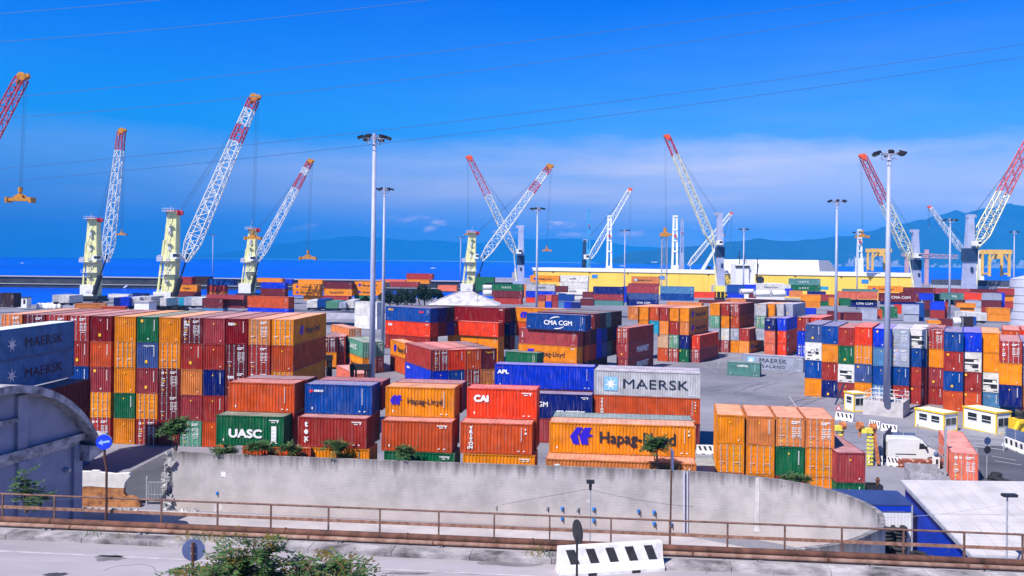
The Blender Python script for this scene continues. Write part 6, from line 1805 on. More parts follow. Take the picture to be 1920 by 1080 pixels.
# yellow excavator arm at the edge
P = at(1905, 822); rt = tag(empty('excavator', P), 'yellow excavator partly showing beside eastern cabin', 'excavator')
MB().box((-.3, -.8, 1.0), (2.2, 1.2, 2.4)).build('body', YELP, rt); MB().beam((-.2, -1.0, 2.2), (-1.0, -1.4, 1.0), .35).beam((-.2, -1, 2.2), (1.4, -.6, 2.5), .4).build('arm', YELP, rt)
MB().box((-1.3, -1.8, .1), (-.6, -1.1, 1.0)).build('bucket', mat('ochre_bucket', lin((200, 150, 30)), .6, .2), rt); MB().box((-.4, -1, 0), (2.4, 1.4, .95)).build('track', BLACKST, rt); MB().box((.3, -.84, 2.4), (1.6, .8, 3.5)).build('cab', GLASS, rt)
o = at(1641, 921.5); rt = tag(empty('black_trough', o), 'low black trough on asphalt beside red and green pair', 'trough'); MB().box((-.75, 0, 0), (.75, 1.2, .1)).box((-.75, 0, .1), (.75, .1, .55)).box((-.75, 1.1, .1), (.75, 1.2, .55)).box((-.75, .1, .1), (-.65, 1.1, .55)).box((.65, .1, .1), (.75, 1.1, .55)).build('tub', BLACKST, rt)
MB().lathe([(0, .1), (.16, .1), (.14, .7), (.22, .95), (.1, 1.2), (0, 1.25)], (.45, .55, 0), 9).build('sack', mat('brown_sacking', lin((95, 60, 45)), .9, .2, 3.), rt)


# reach stackers between the blocks
def stacker(px, pytop, Y, w, label):
    P = atd(px, pytop, Y); zt = P.z; o = Vector((P.x, Y, 0)); rt = tag(empty('reach_stacker', o), label, 'forklift', 'dark container forklifts')
    for s in (-1, 1): MB().beam((s * w / 2, 0, .6), (s * w / 2, 0, zt), .42, .5).beam((s * w * .28, .1, .6), (s * w * .28, .1, zt - .4), .2, .3).build('mast', BLACKST, rt)
    MB().box((-w * .62, -.35, zt - .7), (w * .62, .45, zt)).box((-w * .62, -.3, zt * .55), (w * .62, .2, zt * .55 + .5)).build('crosshead', BLACKST, rt)
    MB().box((-w * .5, .6, 1.0), (w * .5, 5.5, 2.6)).build('body', BLACKST, rt); MB().box((-.8, 2.0, 2.6), (.8, 3.6, 4.2)).build('cab', GLASS, rt)
    for y in (1.0, 4.6):
        for s in (-1, 1): MB().wheel((s * w * .5, y, .8), (1, 0, 0), .8, .7).build('wheel', TYRE, rt)


stacker(606, 666, 112, 1.9, 'black mast of container forklift beside shaded side of five-high block')
stacker(676, 683, 108, 2.1, 'black mast of container forklift at foot of thick lamp mast')

# ---------------------------------------------------------------- buildings of the port
YW = mat('yellow_warehouse_wall', lin((240, 200, 75)), .7, .05, .1)
a, b = atd(1000, 512, 594), atd(1718, 525, 500); o = Vector((a.x, a.y, 0)); d = Vector((b.x - a.x, b.y - a.y, 0)); L = d.length
rt = tag(empty('yellow_warehouse', o, atan2(d.y, d.x)), 'long yellow warehouse with white roof edge behind the cranes', 'building')
zt_ = 16.4
MB().box((0, 0, 0), (L, 30, zt_ - 2.2)).build('wall', YW, rt); MB().box((-1, -.6, zt_ - 2.2), (L + .5, 31, zt_)).build('roof', WHITEP, rt)
for i in range(13): x = L * (i + .5) / 13; MB().box((x - .1, -.06, .5), (x + .1, 0, zt_ - 2.3)).build('joint', mat('yellow_joint', lin((205, 165, 60)), .7, .05), rt)
for t in (.185, .375, .6, .885): MB().box((L * t - 2, -.2, zt_ - 6.5), (L * t + 2, -.07, zt_ - 4.2)).build('sign_plate', PLB, rt)
for i in range(9): x = L * (.06 + i * .11); MB().box((x - .5, -.5, zt_ - 3.1), (x + .5, -.07, zt_ - 2.7)).build('lamp', BLACKST, rt)
a, b = atd(1340, 487, 680), atd(1525, 487, 640); o = Vector((a.x, a.y, 0)); rt = tag(empty('white_shed', o, atan2(b.y - a.y, b.x - a.x)), 'big white shed with grey upper band beyond yellow warehouse', 'building'); L = (b - a).length
MB().box((0, 0, 0), (L + 4, 60, 14)).build('wall', WHITEP, rt); MB().add([(-1, -1, 14), (L + 5, -1, 14), (L + 1, 12, 24), (3, 12, 24), (-1, 61, 14), (L + 5, 61, 14), (L + 1, 48, 24), (3, 48, 24)], [(0, 1, 2, 3), (5, 4, 7, 6), (1, 5, 6, 2), (4, 0, 3, 7), (3, 2, 6, 7)]).build('roof', mat('white_grey_roof', (.66, .64, .66), .7, .08, .1), rt)
# canopy with dark openings to the east
a, b = atd(1722, 518, 470), atd(1905, 520, 430); o = Vector((a.x, a.y, 0)); rt = tag(empty('quay_canopy', o, atan2(b.y - a.y, b.x - a.x)), 'long grey canopy roof with dark open bays beside silo', 'building'); L = (b - a).length
MB().box((0, 0, 6), (L, 22, 8.6)).build('roof', mat('canopy_grey', lin((165, 170, 195)), .6, .1, .2), rt); MB().box((0, 12, 0), (L, 13, 6)).build('wall', mat('bay_shade_tone', lin((36, 42, 58)), .8, .2, .1), rt)  # back wall coloured dark to stand for shade inside the open bays
MB().box((0, 14, 10.4), (L, 40, 13.2)).build('upper_roof', mat('dark_roof_edge', lin((60, 62, 78)), .7, .2, .2), rt)
for i in range(8): x = L * (i + .3) / 8; MB().beam((x, .6, 0), (x, .6, 6), .5).build('column', STEEL, rt)
mb = MB()
for i in range(46): x = L * i / 46; mb.box((x, 13.6, 8.7), (x + .9, 14, 10.3))
mb.build('louvre_slats', STEEL, rt)
# silo
o = Vector((atd(1935, 560, 300).x, 300, 0)); rt = tag(empty('silo', o), 'pale grey banded round silo at eastern edge', 'silo'); zt_ = atd(1900, 523, 300).z; r = 7.0
SILM = mat('silo_sheet', lin((190, 194, 212)), .5, .06, .3)
MB().tube((0, 0, 0), (0, 0, zt_), r, r, 36).build('shell', SILM, rt, False); mb = MB()
for i in range(6): mb.lathe([(r, zt_ * i / 6 - .12), (r + .12, zt_ * i / 6 - .1), (r + .12, zt_ * i / 6 + .1), (r, zt_ * i / 6 + .12)], (0, 0, 0), 36)
mb.build('band', STEEL, rt); MB().lathe([(r + .1, zt_), (r * .3, zt_ + 1.4), (0, zt_ + 1.5)], (0, 0, 0), 36).build('roof', SILM, rt)
# hipped grey roof house
a, b = atd(800, 573, 238), atd(936, 570, 238); ap_ = atd(872, 547, 244); o = Vector((a.x, 236, 0)); rt = tag(empty('hipped_roof_house', o), 'low house with broad pale grey hipped roof among containers', 'building')
w = b.x - a.x; z0 = atd(868, 572, 238).z; z1 = ap_.z
HR = mat('pale_tile_roof', lin((200, 196, 200)), .85, .18, .5, col2=lin((150, 148, 156)))
MB().add([(0, 0, z0), (w, 0, z0), (w, 16, z0), (0, 16, z0), (w * .42, 8, z1), (w * .6, 8, z1)], [(0, 1, 5, 4), (1, 2, 5), (2, 3, 4, 5), (3, 0, 4), (0, 3, 2, 1)]).build('roof', HR, rt)
MB().box((.8, .8, 0), (w - .8, 15.2, z0 - .02)).build('wall', CONC, rt); mb = MB().beam((0, -.03, z0 + .08), (w * .42, 7.95, z1 + .08), .35, .18).beam((w, -.03, z0 + .08), (w * .6, 7.95, z1 + .08), .35, .18).beam((w * .42, 8, z1 + .08), (w * .6, 8, z1 + .08), .35, .2); mb.build('ridge', HR, rt)
MB().beam((w * .7, 3, z0), (w * .7, 3, z1 + 3.5), .12).build('aerial', BLACKST, rt)
# white ship bridge
o = Vector((atd(1378, 530, 440).x, 440, -2)); rt = tag(empty('cargo_ship', o), 'white ship superstructure with masts moored before yellow warehouse', 'ship'); g = lambda x, y: atd(x, y, 440) - o
a, b = g(1380, 495), g(1404, 532); MB().box((a.x, 0, 0), (b.x, 12, a.z)).build('deckhouse', WHITEP, rt)
a, b = g(1404, 487.5), g(1416, 532); MB().box((a.x, 1, 0), (b.x, 10, a.z)).build('funnel', WHITEP, rt)
a, b = g(1378.5, 498), g(1405, 502); MB().box((a.x, -.4, b.z), (b.x, 0, a.z)).build('bridge_window', GLASS, rt)
MB().box((g(1404, 500).x - .5, -1.5, -1), (g(1470, 500).x, 13, g(1400, 531).z)).build('hull', WHITEP, rt)
for x, y0 in ((1390, 470), (1400, 478), (1424, 484)): p = g(x, y0); MB().beam((p.x, 4, 0), (p.x, 4, p.z), .35).beam((p.x - 1.6, 4, p.z - 3), (p.x + 1.6, 4, p.z - 3), .2).build('mast', BLACKST, rt)
p = g(1428, 525); MB().wheel((p.x, 3, p.z), (0, 1, 0), 2.0, 1.5).build('winch', BLACKST, rt); MB().beam((p.x - 2, 3, p.z), (p.x - 1, 3, p.z + 8), .5).build('davit', BLACKST, rt)
# orange deck of a barge with white letters, small yellow machine
rt_ = far(1298, 547, 1344, 11, 320, 'c', 'orange red hull side with white letters before warehouse', GC, 'TL', WHITE)
o = Vector((atd(1345, 560, 298).x, 298, 0)); rt = tag(empty('yard_crane', o), 'small pale yellow machine with glazed cab beside navy stack', 'machine'); g = lambda x, y: atd(x, y, 298) - o
a, b = g(1342, 536), g(1360, 547); MB().box((a.x, 0, b.z), (b.x, 4, a.z)).build('hood', mat('pale_lemon_machine', lin((240, 230, 110)), .5, .1), rt)
a, b = g(1344, 547), g(1359, 558); MB().box((a.x, .3, b.z), (b.x, 3.6, a.z - .05)).build('cab', GLASS, rt); MB().box((a.x, 0, 0), (b.x, 4, b.z - .05)).build('base', BLACKST, rt)
for s in (a.x, (a.x + b.x) / 2, b.x): MB().beam((s, .2, b.z), (s, .2, a.z), .25).build('pillar', YELP, rt)
far_mass_done()
# small things on western quay
o = Vector((atd(36, 575, 330).x, 330, 0)); rt = tag(empty('quay_kiosk', o), 'small grey kiosk on pier at water edge', 'kiosk'); g = lambda x, y: atd(x, y, 330) - o
a, b = g(33, 558), g(50, 570); MB().box((a.x, 0, b.z - 1.5), (b.x, 3, a.z)).build('wall', WHITEP, rt); MB().box((a.x + .5, -.05, b.z), (a.x + 1.4, 0, a.z - .7)).box((a.x + 2.2, -.05, b.z), (a.x + 3, 0, a.z - .7)).build('window', GLASS, rt); MB().box((a.x - .3, -.3, a.z), (b.x + .3, 3.3, a.z + .25)).build('roof', CRBLUE, rt)
o = Vector((atd(85, 566, 335).x, 335, 0)); mb = MB(); rnd = random.Random(6)
for i in range(9): x = i * .95 + rnd.random() * .4; mb.lathe([(0, 0), (1.0, .1), (1.1, .7), (.7, 1.5 + rnd.random()), (0, 2.0 + rnd.random())], (x, rnd.uniform(0, 2), 0), 9)
tag(mb.build('bulk_bags', WHITEP, None, True, o - Vector((3, 0, 0))), 'pile of white bulk bags beside parked trailers at water', 'bag pile', kind='stuff')
o = Vector((atd(265, 575, 250).x, 250, 0)); rt = tag(empty('switch_house', o), 'plain white box building before tallest lemon crane', 'building'); a, b = atd(252, 567, 250) - o, atd(279, 590, 250) - o; MB().box((a.x, 0, 0), (b.x, 5, a.z)).build('wall', WHITEP, rt); MB().box((a.x - .2, -.2, a.z), (b.x + .2, 5.2, a.z + .3)).build('roof', CONC, rt)


# ---------------------------------------------------------------- ground, water, breakwater, hills
def ground_mat():
    m = bpy.data.materials.new('worn_yard_asphalt'); m.use_nodes = True; t = m.node_tree; L = t.links.new; b = t.nodes['Principled BSDF']; b.inputs['Roughness'].default_value = .85
    tc = N(t, 'ShaderNodeTexCoord'); n1 = N(t, 'ShaderNodeTexNoise', ins={'Scale': .045, 'Detail': 9.0, 'Roughness': .62}); L(tc.outputs['Object'], n1.inputs['Vector'])
    mp = N(t, 'ShaderNodeMapping', ins={'Scale': (.05, .3, 1), 'Rotation': (0, 0, R(-18))}); L(tc.outputs['Object'], mp.inputs[0])
    n2 = N(t, 'ShaderNodeTexNoise', ins={'Scale': 1.0, 'Detail': 7.0, 'Roughness': .6}); L(mp.outputs[0], n2.inputs['Vector'])
    n3 = N(t, 'ShaderNodeTexNoise', ins={'Scale': 3.0, 'Detail': 6.0}); L(tc.outputs['Object'], n3.inputs['Vector'])
    mx = N(t, 'ShaderNodeMix', data_type='RGBA'); mx.inputs[6].default_value = (.165, .165, .205, 1); mx.inputs[7].default_value = (.29, .285, .335, 1)
    r = ramp(t, [(.36, 0.), (.64, 1.)]); L(n1.outputs['Fac'], r.inputs[0]); L(r.outputs[0], mx.inputs[0])
    m2 = N(t, 'ShaderNodeMix', data_type='RGBA'); m2.inputs[7].default_value = (.10, .10, .125, 1); r2 = ramp(t, [(.56, 0.), (.7, .7)]); L(n2.outputs['Fac'], r2.inputs[0]); L(r2.outputs[0], m2.inputs[0]); L(mx.outputs[2], m2.inputs[6])
    m3 = N(t, 'ShaderNodeMix', data_type='RGBA', blend_type='MULTIPLY'); m3.inputs[0].default_value = 1; r3 = ramp(t, [(.3, .85), (.7, 1.1)]); L(n3.outputs['Fac'], r3.inputs[0]); L(r3.outputs[0], m3.inputs[7]); L(m2.outputs[2], m3.inputs[6]); L(m3.outputs[2], b.inputs['Base Color'])
    return m


mb = MB()
for x0, x1, y0, y1 in ((-600, 900, -120, 300), (-600, -85, 300, 357), (-35, 900, 300, 357), (-215, 900, 357.0, 470), (-85, -35, 328, 357), (-12, 900, 470, 760), (60, 900, 760, 980)):
    mb.box((x0, y0, -5), (x1, y1, 0))
tag(mb.build('ground', ground_mat()), kind='structure')
PALE = mat('pale_dusty_concrete', (.42, .385, .4), .9, .14, .25, col2=(.31, .29, .31), bump=.2)
mb = MB(); mb.add([(-32, 71.8, .004), (-20, 70.5, .004), (11, 67.2, .004), (22, 60.5, .004), (22.4, 56, .004), (16, 50.0, .004), (-30, 46, .004), (-70, 50, .004), (-70, 73, .004), (-45, 73, .004)], [tuple(range(10))])
tag(mb.build('lower_road', PALE), kind='structure')
NEWA = mat('dark_new_asphalt', (.085, .09, .115), .85, .15, .15, bump=.1)
mb = MB(); mb.add([(27.5, 60, .004), (38, 70, .004), (44, 84, .004), (52, 100, .004), (54.5, 101.5, .004), (75, 99, .004), (95, 90, .004), (95, 45, .004), (30, 45, .004)], [tuple(range(9))])
tag(mb.build('access_lane', NEWA), kind='structure')
mb = MB(); mb.add([(-40, 74, .004), (-24, 73.2, .004), (-25, 84, .004), (-31, 92, .004), (-40, 92, .004)], [tuple(range(5))]); tag(mb.build('yard_lane', NEWA), kind='structure')
mb = MB()
for a, b in ((at(1480, 744), at(1500, 772)), (at(1640, 806), at(1700, 818)), (at(1600, 792), at(1660, 805)), (at(1860, 855), at(1905, 863)), (at(1865, 864), at(1915, 872))): mb.beam(a + Vector((0, 0, .008)), b + Vector((0, 0, .008)), .16, .004)
tag(mb.build('lane_marking', LINE), kind='structure')
mb = MB(); rnd = random.Random(33)
for q in range(12):
    c = Vector((rnd.uniform(20, 48), rnd.uniform(95, 165), .006)); a_ = rnd.choice([.9, 1.25, 2.6, .3]) + rnd.uniform(-.25, .25); cv = rnd.uniform(-.05, .05)
    for i in range(rnd.randint(8, 18)):
        a_ += cv; e = c + Vector((cos(a_), sin(a_), 0)) * 1.1
        s_ = Vector((-sin(a_), cos(a_), 0))
        for k in (-1, 1): mb.beam(c + s_ * k, e + s_ * k, .26, .002)
        c = e
tag(mb.build('tyre_mark', mat('tyre_mark_rubber', (.105, .105, .125), .8, .2, 1.5)), kind='structure')
mb = MB()
for a, b in ((at(1290, 668), at(1345, 700)), (at(1330, 720), at(1500, 735)), (at(1345, 690), at(1362, 640))): mb.beam(a + Vector((0, 0, .009)), b + Vector((0, 0, .009)), .12, .003)
tag(mb.build('worn_line', mat('worn_line_paint', (.36, .35, .37), .8, .2, 2.)), kind='structure')
mb = MB(); mb.box((-86, 327.9, -4), (-34, 328.6, .25)); tag(mb.build('quay_wall', mat('pale_quay_concrete', (.6, .55, .5), .85, .12, .4)), 'pale concrete quay wall of inner dock behind parked trailers', 'quay wall')


def sea_mat():
    m = bpy.data.materials.new('deep_blue_sea'); m.use_nodes = True; t = m.node_tree; L = t.links.new; b = t.nodes['Principled BSDF']
    b.inputs['Base Color'].default_value = (.0, .075, .62, 1); b.inputs['Roughness'].default_value = .35; b.inputs['Specular IOR Level'].default_value = .25; b.inputs['IOR'].default_value = 1.33
    tc = N(t, 'ShaderNodeTexCoord'); mp = N(t, 'ShaderNodeMapping', ins={'Scale': (.06, .25, 1)}); L(tc.outputs['Object'], mp.inputs[0]); n = N(t, 'ShaderNodeTexNoise', ins={'Scale': 1.0, 'Detail': 6.0}); L(mp.outputs[0], n.inputs['Vector'])
    bp = N(t, 'ShaderNodeBump', ins={'Strength': .5, 'Distance': .6}); L(n.outputs['Fac'], bp.inputs['Height']); L(bp.outputs[0], b.inputs['Normal'])
    mp2 = N(t, 'ShaderNodeMapping', ins={'Scale': (.0004, .004, 1)}); L(tc.outputs['Object'], mp2.inputs[0]); n2 = N(t, 'ShaderNodeTexNoise', ins={'Scale': 1.0, 'Detail': 4.0}); L(mp2.outputs[0], n2.inputs['Vector'])
    mx = N(t, 'ShaderNodeMix', data_type='RGBA'); mx.inputs[6].default_value = (.0, .06, .52, 1); mx.inputs[7].default_value = (.0, .095, .72, 1); r = ramp(t, [(.35, 0.), (.65, 1.)]); L(n2.outputs['Fac'], r.inputs[0]); L(r.outputs[0], mx.inputs[0]); L(mx.outputs[2], b.inputs['Base Color'])
    return m


YE = 9000
mb = MB(); mb.add([(-14000, -200, -2), (14000, -200, -2), (14000, YE, -2), (-14000, YE, -2)], [(0, 1, 2, 3)]); tag(mb.build('sea', sea_mat()), kind='structure')
BW = mat('dark_breakwater_stone', (.035, .04, .05), .9, .25, .15)
rt = tag(empty('breakwater', (-440, 610, -2)), 'long dark breakwater wall with pale ledge out in the water', 'breakwater')
MB().box((-300, 3, -2), (430, 12, 7.4)).build('wall', BW, rt); MB().box((-300, 2.2, 7.4), (430, 12.4, 8.0)).build('coping', CONC, rt); MB().box((-300, -2, -2), (430, 3, 2.0)).box((-300, -2.3, 2.0), (430, 3, 2.45)).build('ledge', [mat('dark_breakwater_stone', (0, 0, 0))], rt)
MB().box((-300, -2.5, 2.45), (430, 2.9, 2.6)).build('ledge_edge', mat('pale_ledge', (.55, .55, .56), .8, .1, .3), rt)
o = atd(232, 538, 600); mb = MB().beam((0, 0, 0), (2.5, 0, 1.6), .8); tag(mb.build('mooring_boom', WHITEP, None, loc=(o.x, 600, -1.2)), 'white boom slanting beside breakwater ledge', 'boom')
a = atd(900, 507, 800); mb = MB().box((0, 0, -2), (70, 14, 4.5)).box((30, 2, 4.5), (33, 4, 10)); tag(mb.build('outer_mole', CONC, None, loc=(a.x, 800, 0)), 'low grey outer mole with small beacon beyond crossing cranes', 'mole')

HILLM = mat('forested_hill', (.016, .034, .034), .95, .3, .004, col2=(.006, .016, .02))


def hills(name, prof, Y, depth, seed):
    rnd = random.Random(seed); xs = [p[0] for p in prof]; mb = MB(); nx, ny = 160, 14; vs = []
    from mathutils import noise
    for j in range(ny + 1):
        v = j / ny
        for i in range(nx + 1):
            px = xs[0] + (xs[-1] - xs[0]) * i / nx
            k = max(q for q in range(len(prof) - 1) if prof[q][0] <= px + 1e-6); a, b = prof[k], prof[k + 1]; f = (px - a[0]) / (b[0] - a[0]); f = f * f * (3 - 2 * f)
            P = atd(px, a[1] + (b[1] - a[1]) * f, Y)
            s = sin(min(1, v / .6) * pi / 2) if v < .6 else cos((v - .6) / .4 * pi / 2)
            nz = noise.fractal((px * .02, v * 3.0, seed), 1.0, 2.0, 6) * .16
            ridge = P.z + noise.fractal((px * .06, 2.0, seed), 1., 2., 4) * 8
            z = max(-1.0, ridge * s * (1 + nz * (1 if v < .58 else .2) * (1 - abs(s) * .6)) - (1 - s) * 4)
            yy = Y + (v - .6) * depth; vs.append((P.x * (yy / Y) if v < .6 else P.x, yy, z))
    mb.add(vs, [(j * (nx + 1) + i, j * (nx + 1) + i + 1, (j + 1) * (nx + 1) + i + 1, (j + 1) * (nx + 1) + i) for j in range(ny) for i in range(nx)])
    tag(mb.build(name, HILLM, None, True), kind='structure')


hills('hills', [(1120, 492), (1200, 470), (1267, 463), (1330, 459), (1371, 453.5), (1428, 449), (1480, 452), (1540, 449), (1562, 443), (1595, 442), (1632, 432), (1662, 428), (1695, 418), (1740, 410), (1762, 401.7), (1787, 397.5), (1812, 401.7), (1854, 393), (1887, 381), (1904, 385), (1925, 389), (2050, 400), (2200, 430)], 10500, 2600, 3)
hills('far_hills', [(330, 488), (400, 476), (450, 470), (530, 456), (600, 450), (650, 443), (700, 444), (770, 451), (830, 452), (890, 456), (950, 450), (1020, 447), (1100, 449), (1200, 462), (1300, 470)], 19000, 3000, 9)
# town at the foot of the hills
rnd = random.Random(21); mb = MB()
for i in range(420):
    c = rnd.choice([(1560, 1690, 487, 499), (1560, 1690, 487, 499), (1590, 1690, 470, 492), (1730, 1920, 484, 500), (1850, 1925, 470, 498), (1470, 1560, 484, 496)])
    px = rnd.uniform(c[0], c[1]); f = rnd.random() ** 1.7; py = c[3] - (c[3] - c[2]) * f
    Yt = 8600 + 1000 * f; p = atd(px, py, Yt); w = rnd.uniform(8, 30); h = rnd.uniform(6, 22)
    mb.box((p.x, Yt, p.z - h - 40), (p.x + w, Yt + 15, p.z))
tag(mb.build('far_town', mat('pale_town_plaster', (.62, .55, .53), .8, .2, .01)), 'hazy pale town at the foot of the hills', 'town', kind='stuff')


def boat(px, py, L, label, name='motor_boat', hull=None):
    p = at(px, py, -2); rt = tag(empty(name, p), label, 'boat'); k = L
    MB().prism([(-.5, .06), (-.46, 0), (.4, 0), (.55, .1), (.3, .085), (-.5, .08)], lambda u, v, t: (u * k, t * k, v * k), -.1, .1).build('hull', hull or WHITEP, rt)
    MB().box((-.2 * k, -.07 * k, .085 * k), (.12 * k, .07 * k, .15 * k)).build('cabin', WHITEP, rt)
boat(812, 503.2, 14, 'white motor boat with wake on open sea')
w_ = at(796, 503.6, -1.98); mb = MB(); mb.add([(-22, -1.5, 0), (12, -.6, 0), (12, .6, 0), (-22, 1.5, 0)], [(0, 1, 2, 3)]); tag(mb.build('wake', WHITE, None, loc=w_), kind='structure')
boat(1228, 495.5, 170, 'small distant freighter with dark hull beyond lattice tower', 'freighter', CRBLUE); boat(42, 493.5, 10, 'tiny white sail boat far out in western water')
boat(1167, 499, 30, 'small white boat beyond orange-footed crane')

# ---------------------------------------------------------------- vegetation
def leaf_mat(name, c1, c2, c3):
    m = bpy.data.materials.new(name); m.use_nodes = True; t = m.node_tree; L = t.links.new; b = t.nodes['Principled BSDF']; b.inputs['Roughness'].default_value = .55; b.inputs['Specular IOR Level'].default_value = .3
    g = N(t, 'ShaderNodeNewGeometry'); r = ramp(t, [(0, c1), (.5, c2), (1, c3)]); L(g.outputs['Random Per Island'], r.inputs[0]); L(r.outputs[0], b.inputs['Base Color'])
    tr = N(t, 'ShaderNodeBsdfTranslucent'); L(r.outputs[0], tr.inputs[0]); mx = N(t, 'ShaderNodeMixShader', ins={0: .25}); L(b.outputs[0], mx.inputs[1]); L(tr.outputs[0], mx.inputs[2]); L(mx.outputs[0], t.nodes['Material Output'].inputs[0])
    return m


LEAF = leaf_mat('leaf_green', (.016, .05, .016), (.045, .12, .03), (.12, .22, .06)); LEAFD = leaf_mat('leaf_dark_pine', (.004, .012, .007), (.012, .03, .012), (.03, .06, .02)); LEAFY = leaf_mat('leaf_yellow', (.3, .2, .04), (.42, .3, .06), (.2, .17, .05))
BARK = mat('grey_bark', (.16, .12, .1), .9, .25, 4.)
STALK = mat('reddish_stalk', (.3, .17, .1), .8, .2, 4.)


def frond(mb, sb, p, d, ln, lf, rnd, n=9, droop=.5):
    """pinnate leaf: rachis arching from p along d, paired leaflets"""
    d = Vector(d).normalized(); side = d.cross(Vector((0, 0, 1))); side = side.normalized() if side.length > .01 else Vector((1, 0, 0)); prev = Vector(p)
    for i in range(1, n + 1):
        t = i / n; q = Vector(p) + d * ln * t + Vector((0, 0, -droop * ln * t * t * .6))
        if sb is not None: sb.tube(prev, q, ln * .008, ln * .006, 3, 0, False)
        if i > 1:
            up = (q - prev).cross(side).normalized()
            for s in (-1, 1):
                l = lf * (1 - .45 * abs(t - .45)) * rnd.uniform(.8, 1.15); a = (side * s * .85 + d * .45 + Vector((0, 0, rnd.uniform(-.5, .05)))).normalized(); w = (a.cross(up)).normalized() * l * .17
                e = q + a * l; mdl = q + a * l * .45 + up * l * .05
                mb.add([q, mdl + w, e, mdl - w], [(0, 1, 2), (0, 2, 3)])
        prev = q
    l = lf * .8; w = side * l * .2; mb.add([prev, prev + d * l * .5 + w, prev + d * l, prev + d * l * .5 - w], [(0, 1, 2), (0, 2, 3)])


def shrub(label, base_, heads, ln, lf, nf, seed, name='shrub', stem=.03, cat='shrub', yellow=0, nl=9, stalk=True, group=None, elo=-.25, ehi=1.0):
    """stems from one root to leaf heads, each head a rosette of arching pinnate fronds"""
    rnd = random.Random(seed); o = Vector(base_); rt = tag(empty(name, o), label, cat, group); sm, lm, ym = MB(), MB(), MB()
    for hx, hy, hz in heads:
        h = Vector((hx, hy, hz)); mid = h * .5 + Vector((rnd.uniform(-.15, .15) * h.length * .4, 0, .05)); sm.tube((0, 0, 0), mid, stem, stem * .7, 6); sm.tube(mid, h, stem * .7, stem * .3, 6)
        for k in range(nf):
            a = rnd.uniform(0, 2 * pi); e = rnd.uniform(elo, ehi); p = mid.lerp(h, rnd.uniform(.55, 1.0)); frond(lm, sm if stalk else None, p, (cos(a), sin(a), e), ln * rnd.uniform(.65, 1.15), lf, rnd, nl, rnd.uniform(.4, 1.1))
        for k in range(yellow):
            a = rnd.uniform(0, 2 * pi); p = h + Vector((cos(a), sin(a), .2)) * ln * rnd.uniform(.1, .45)
            for q in range(14): s = ln * .035; c = p + Vector((rnd.gauss(0, 1), rnd.gauss(0, 1), rnd.gauss(0, 1))) * ln * .09; ym.add([c + Vector((-s, 0, -s)), c + Vector((s, 0, -s * .4)), c + Vector((0, -s * .4, s))], [(0, 1, 2)])
    sm.build('stem', STALK if stem < .05 else BARK, rt); lm.build('foliage', LEAF, rt)
    if yellow: ym.build('blossom', LEAFY, rt)
    return rt


# big bush rising in front of the road
Yb_ = 17.0; bb = atd(480, 1200, Yb_); bb.z = RZ
heads = []
for x, y in [(478, 1012), (462, 1030), (500, 1030), (440, 1048), (470, 1052), (505, 1056), (420, 1062), (395, 1066), (372, 1072), (350, 1078), (455, 1075), (490, 1080), (525, 1075), (555, 1060), (585, 1050), (612, 1052), (640, 1058), (662, 1064), (570, 1080), (605, 1084), (640, 1086), (670, 1085), (540, 1090), (400, 1088), (430, 1095), (365, 1095)]:
    p = atd(x, y - 2, Yb_ + random.uniform(-.6, .6)) - bb; heads.append(tuple(p))
shrub('leafy bush with feathery green leaves and yellow blossom before the road', bb, heads, .8, .17, 19, 31, 'bush', .035, 'bush', 2, 14)
for x, y0, y1, sc, nh, sd_, lab in [(330, 786, 850, 1.0, 5, 1, 'small tree with feathery leaves growing at torn wall end'), (412, 838, 862, .75, 2, 2, 'small shrub on wall top at west corner of green container'), (436, 842, 862, .6, 2, 12, 'low shrub on wall top below white letters'),
        (490, 826, 868, .9, 3, 3, 'spreading shrub on wall top before green container'), (545, 838, 868, .8, 3, 4, 'shrub on wall top between green and brick red containers'), (630, 826, 868, .9, 3, 5, 'bushy shrub on wall top before brick red container'),
        (760, 838, 872, .8, 3, 6, 'shrub on wall top before plain rust container'), (1234, 822, 884, 1.0, 4, 7, 'feathery young tree on wall top before huge-logo container'), (1478, 894, 916, .75, 3, 8, 'low green shrub on curved wall below orange block'), (1503, 897, 916, .6, 2, 9, 'small shrub on curved wall next to another')]:
    yb = 70.5 if x < 1400 else 66.5
    Yq = max(on_wall(x, 870).y + .75, 50) if x < 1400 else 66.0
    o = atd(x, y1, Yq); hs = []; rnd = random.Random(sd_)
    for i in range(nh): p = atd(x + rnd.uniform(-13, 13) * sc, y0 + rnd.uniform(0, .35) * (y1 - y0) + 1, Yq + rnd.uniform(-.4, .3)) - o; hs.append((p.x, p.y, p.z))
    shrub(lab, o, hs, 1.15 * sc, .46 * sc, 24, sd_, 'young_tree' if y1 - y0 > 50 else 'shrub', .06 if y1 - y0 > 50 else .035, 'tree' if y1 - y0 > 50 else 'shrub', 0, 7, True, None, .1, 1.5)
o = atd(48, 962, 53); hs = [tuple(atd(x, y, 53 + random.uniform(-.5, .5)) - o) for x, y in ((42, 888), (58, 908), (36, 915), (66, 930), (50, 930), (80, 936))]
shrub('dark feathery plant growing before shaded hall facade', o, hs, 1.0, .34, 11, 17, 'young_tree', .05, 'tree', 0, 8)
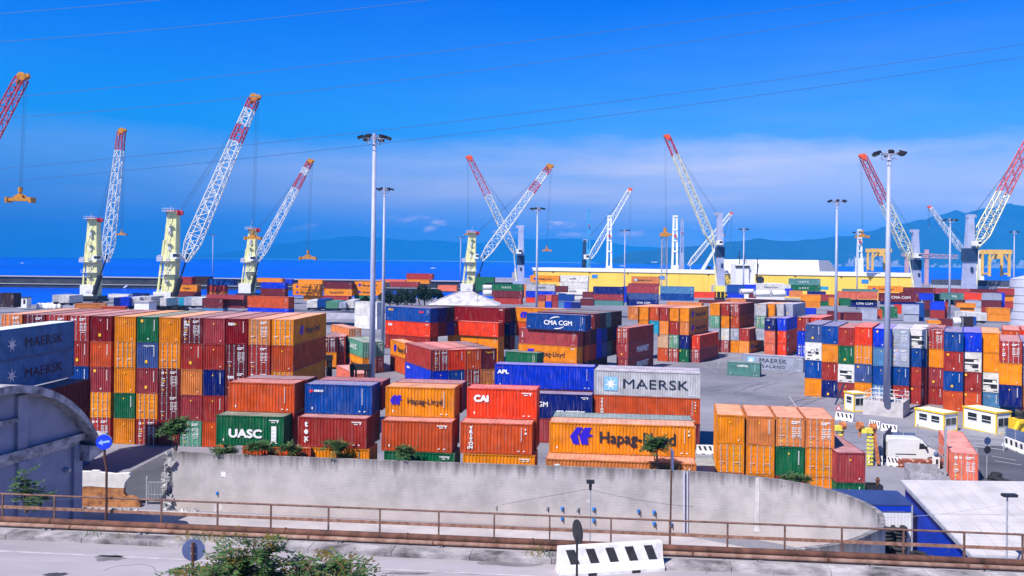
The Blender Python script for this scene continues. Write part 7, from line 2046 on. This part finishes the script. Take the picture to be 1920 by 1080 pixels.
# dry weeds along the kerb
for k, (px, n_) in enumerate([(175, 8), (340, 18), (372, 22), (400, 26), (425, 18), (1000, 16), (1022, 20), (232, 8)]):
    rnd = random.Random(k); p0 = rd(0, -.9, RZ + .15); a, _ = ray(px, 1000); tt = (a * p0.y - p0.x) / (re_.x - a * re_.y); o = p0 + re_ * tt; mb = MB()
    for i in range(n_ * 2):
        b = Vector((rnd.uniform(-.3, .3), rnd.uniform(-.25, .3), 0)); e = b + Vector((rnd.uniform(-.18, .18), rnd.uniform(-.2, .1), rnd.uniform(.08, .32))); mb.add([b, b + Vector((.02, 0, 0)), e], [(0, 1, 2)]); s = .03; mb.add([e, e + Vector((s, -s, s)), e + Vector((2 * s, 0, 0))], [(0, 1, 2)])
    w_ = mb.build('dry_grass', [LEAFY if k % 2 else LEAF], None, loc=o); tag(w_, kind='stuff')


def pine(px, py, w, h, Y, label, seed):
    """stone pine: short forked trunk and an uneven umbrella crown of needle clumps"""
    rnd = random.Random(seed); k = Y / F; c = atd(px, py, Y); o = Vector((c.x, Y, 0)); rt = tag(empty('pine_tree', o), label, 'tree', None); W2, H2 = w * k / 2, h * k
    mb = MB()
    for a in (-.5, -.1, .45): mb.tube((0, 0, 0), (a * W2, rnd.uniform(-1, 1), c.z - H2 * .2), .4, .18, 7)
    mb.build('trunk', BARK, rt); lm = MB()
    cl = [(rnd.uniform(-.95, .95), rnd.uniform(-.8, .8), rnd.uniform(0, 1)) for _ in range(26)]
    for a, b, e in cl:
        cc = Vector((a * W2, b * W2 * .6, c.z - H2 * .15 + H2 * .75 * e * (1 - a * a * .7))); r = W2 * rnd.uniform(.16, .3)
        for q in range(210):
            d = Vector((rnd.gauss(0, 1), rnd.gauss(0, 1), rnd.gauss(0, .7))).normalized() * r * rnd.uniform(.55, 1.08); p = cc + d; s = rnd.uniform(.16, .36); u = Vector((rnd.gauss(0, 1), rnd.gauss(0, 1), rnd.gauss(0, 1))).normalized(); v = u.orthogonal().normalized()
            lm.add([p - u * s, p + v * s * .5, p + u * s, p - v * s * .5], [(0, 1, 2, 3)])
    lm.build('crown', LEAFD, rt)


pine(748, 560, 74, 22, 262, 'dark stone pine behind white and blue containers, western and wider', 1)
pine(798, 555, 58, 27, 268, 'dark stone pine beside grey hipped roof, taller eastern one', 2)
pine(690, 565, 26, 16, 258, 'small dark pine just behind the twin lamp masts', 5)

# ---------------------------------------------------------------- air
if HAZE > 0:
    m = bpy.data.materials.new('sea_air'); m.use_nodes = True; t = m.node_tree; t.nodes.clear()
    pv = N(t, 'ShaderNodeVolumePrincipled', ins={'Color': HAZE_COL, 'Density': HAZE, 'Anisotropy': -0.42}); out = N(t, 'ShaderNodeOutputMaterial'); t.links.new(pv.outputs[0], out.inputs['Volume'])
    mb = MB(); mb.box((-14500, -260, -7), (14500, 22500, 830)); o = mb.build('haze', m); tag(o, kind='stuff')
SC.cycles.use_denoising = True
SC.cycles.max_bounces = 6
SC.cycles.diffuse_bounces = 1
SC.cycles.volume_bounces = 0
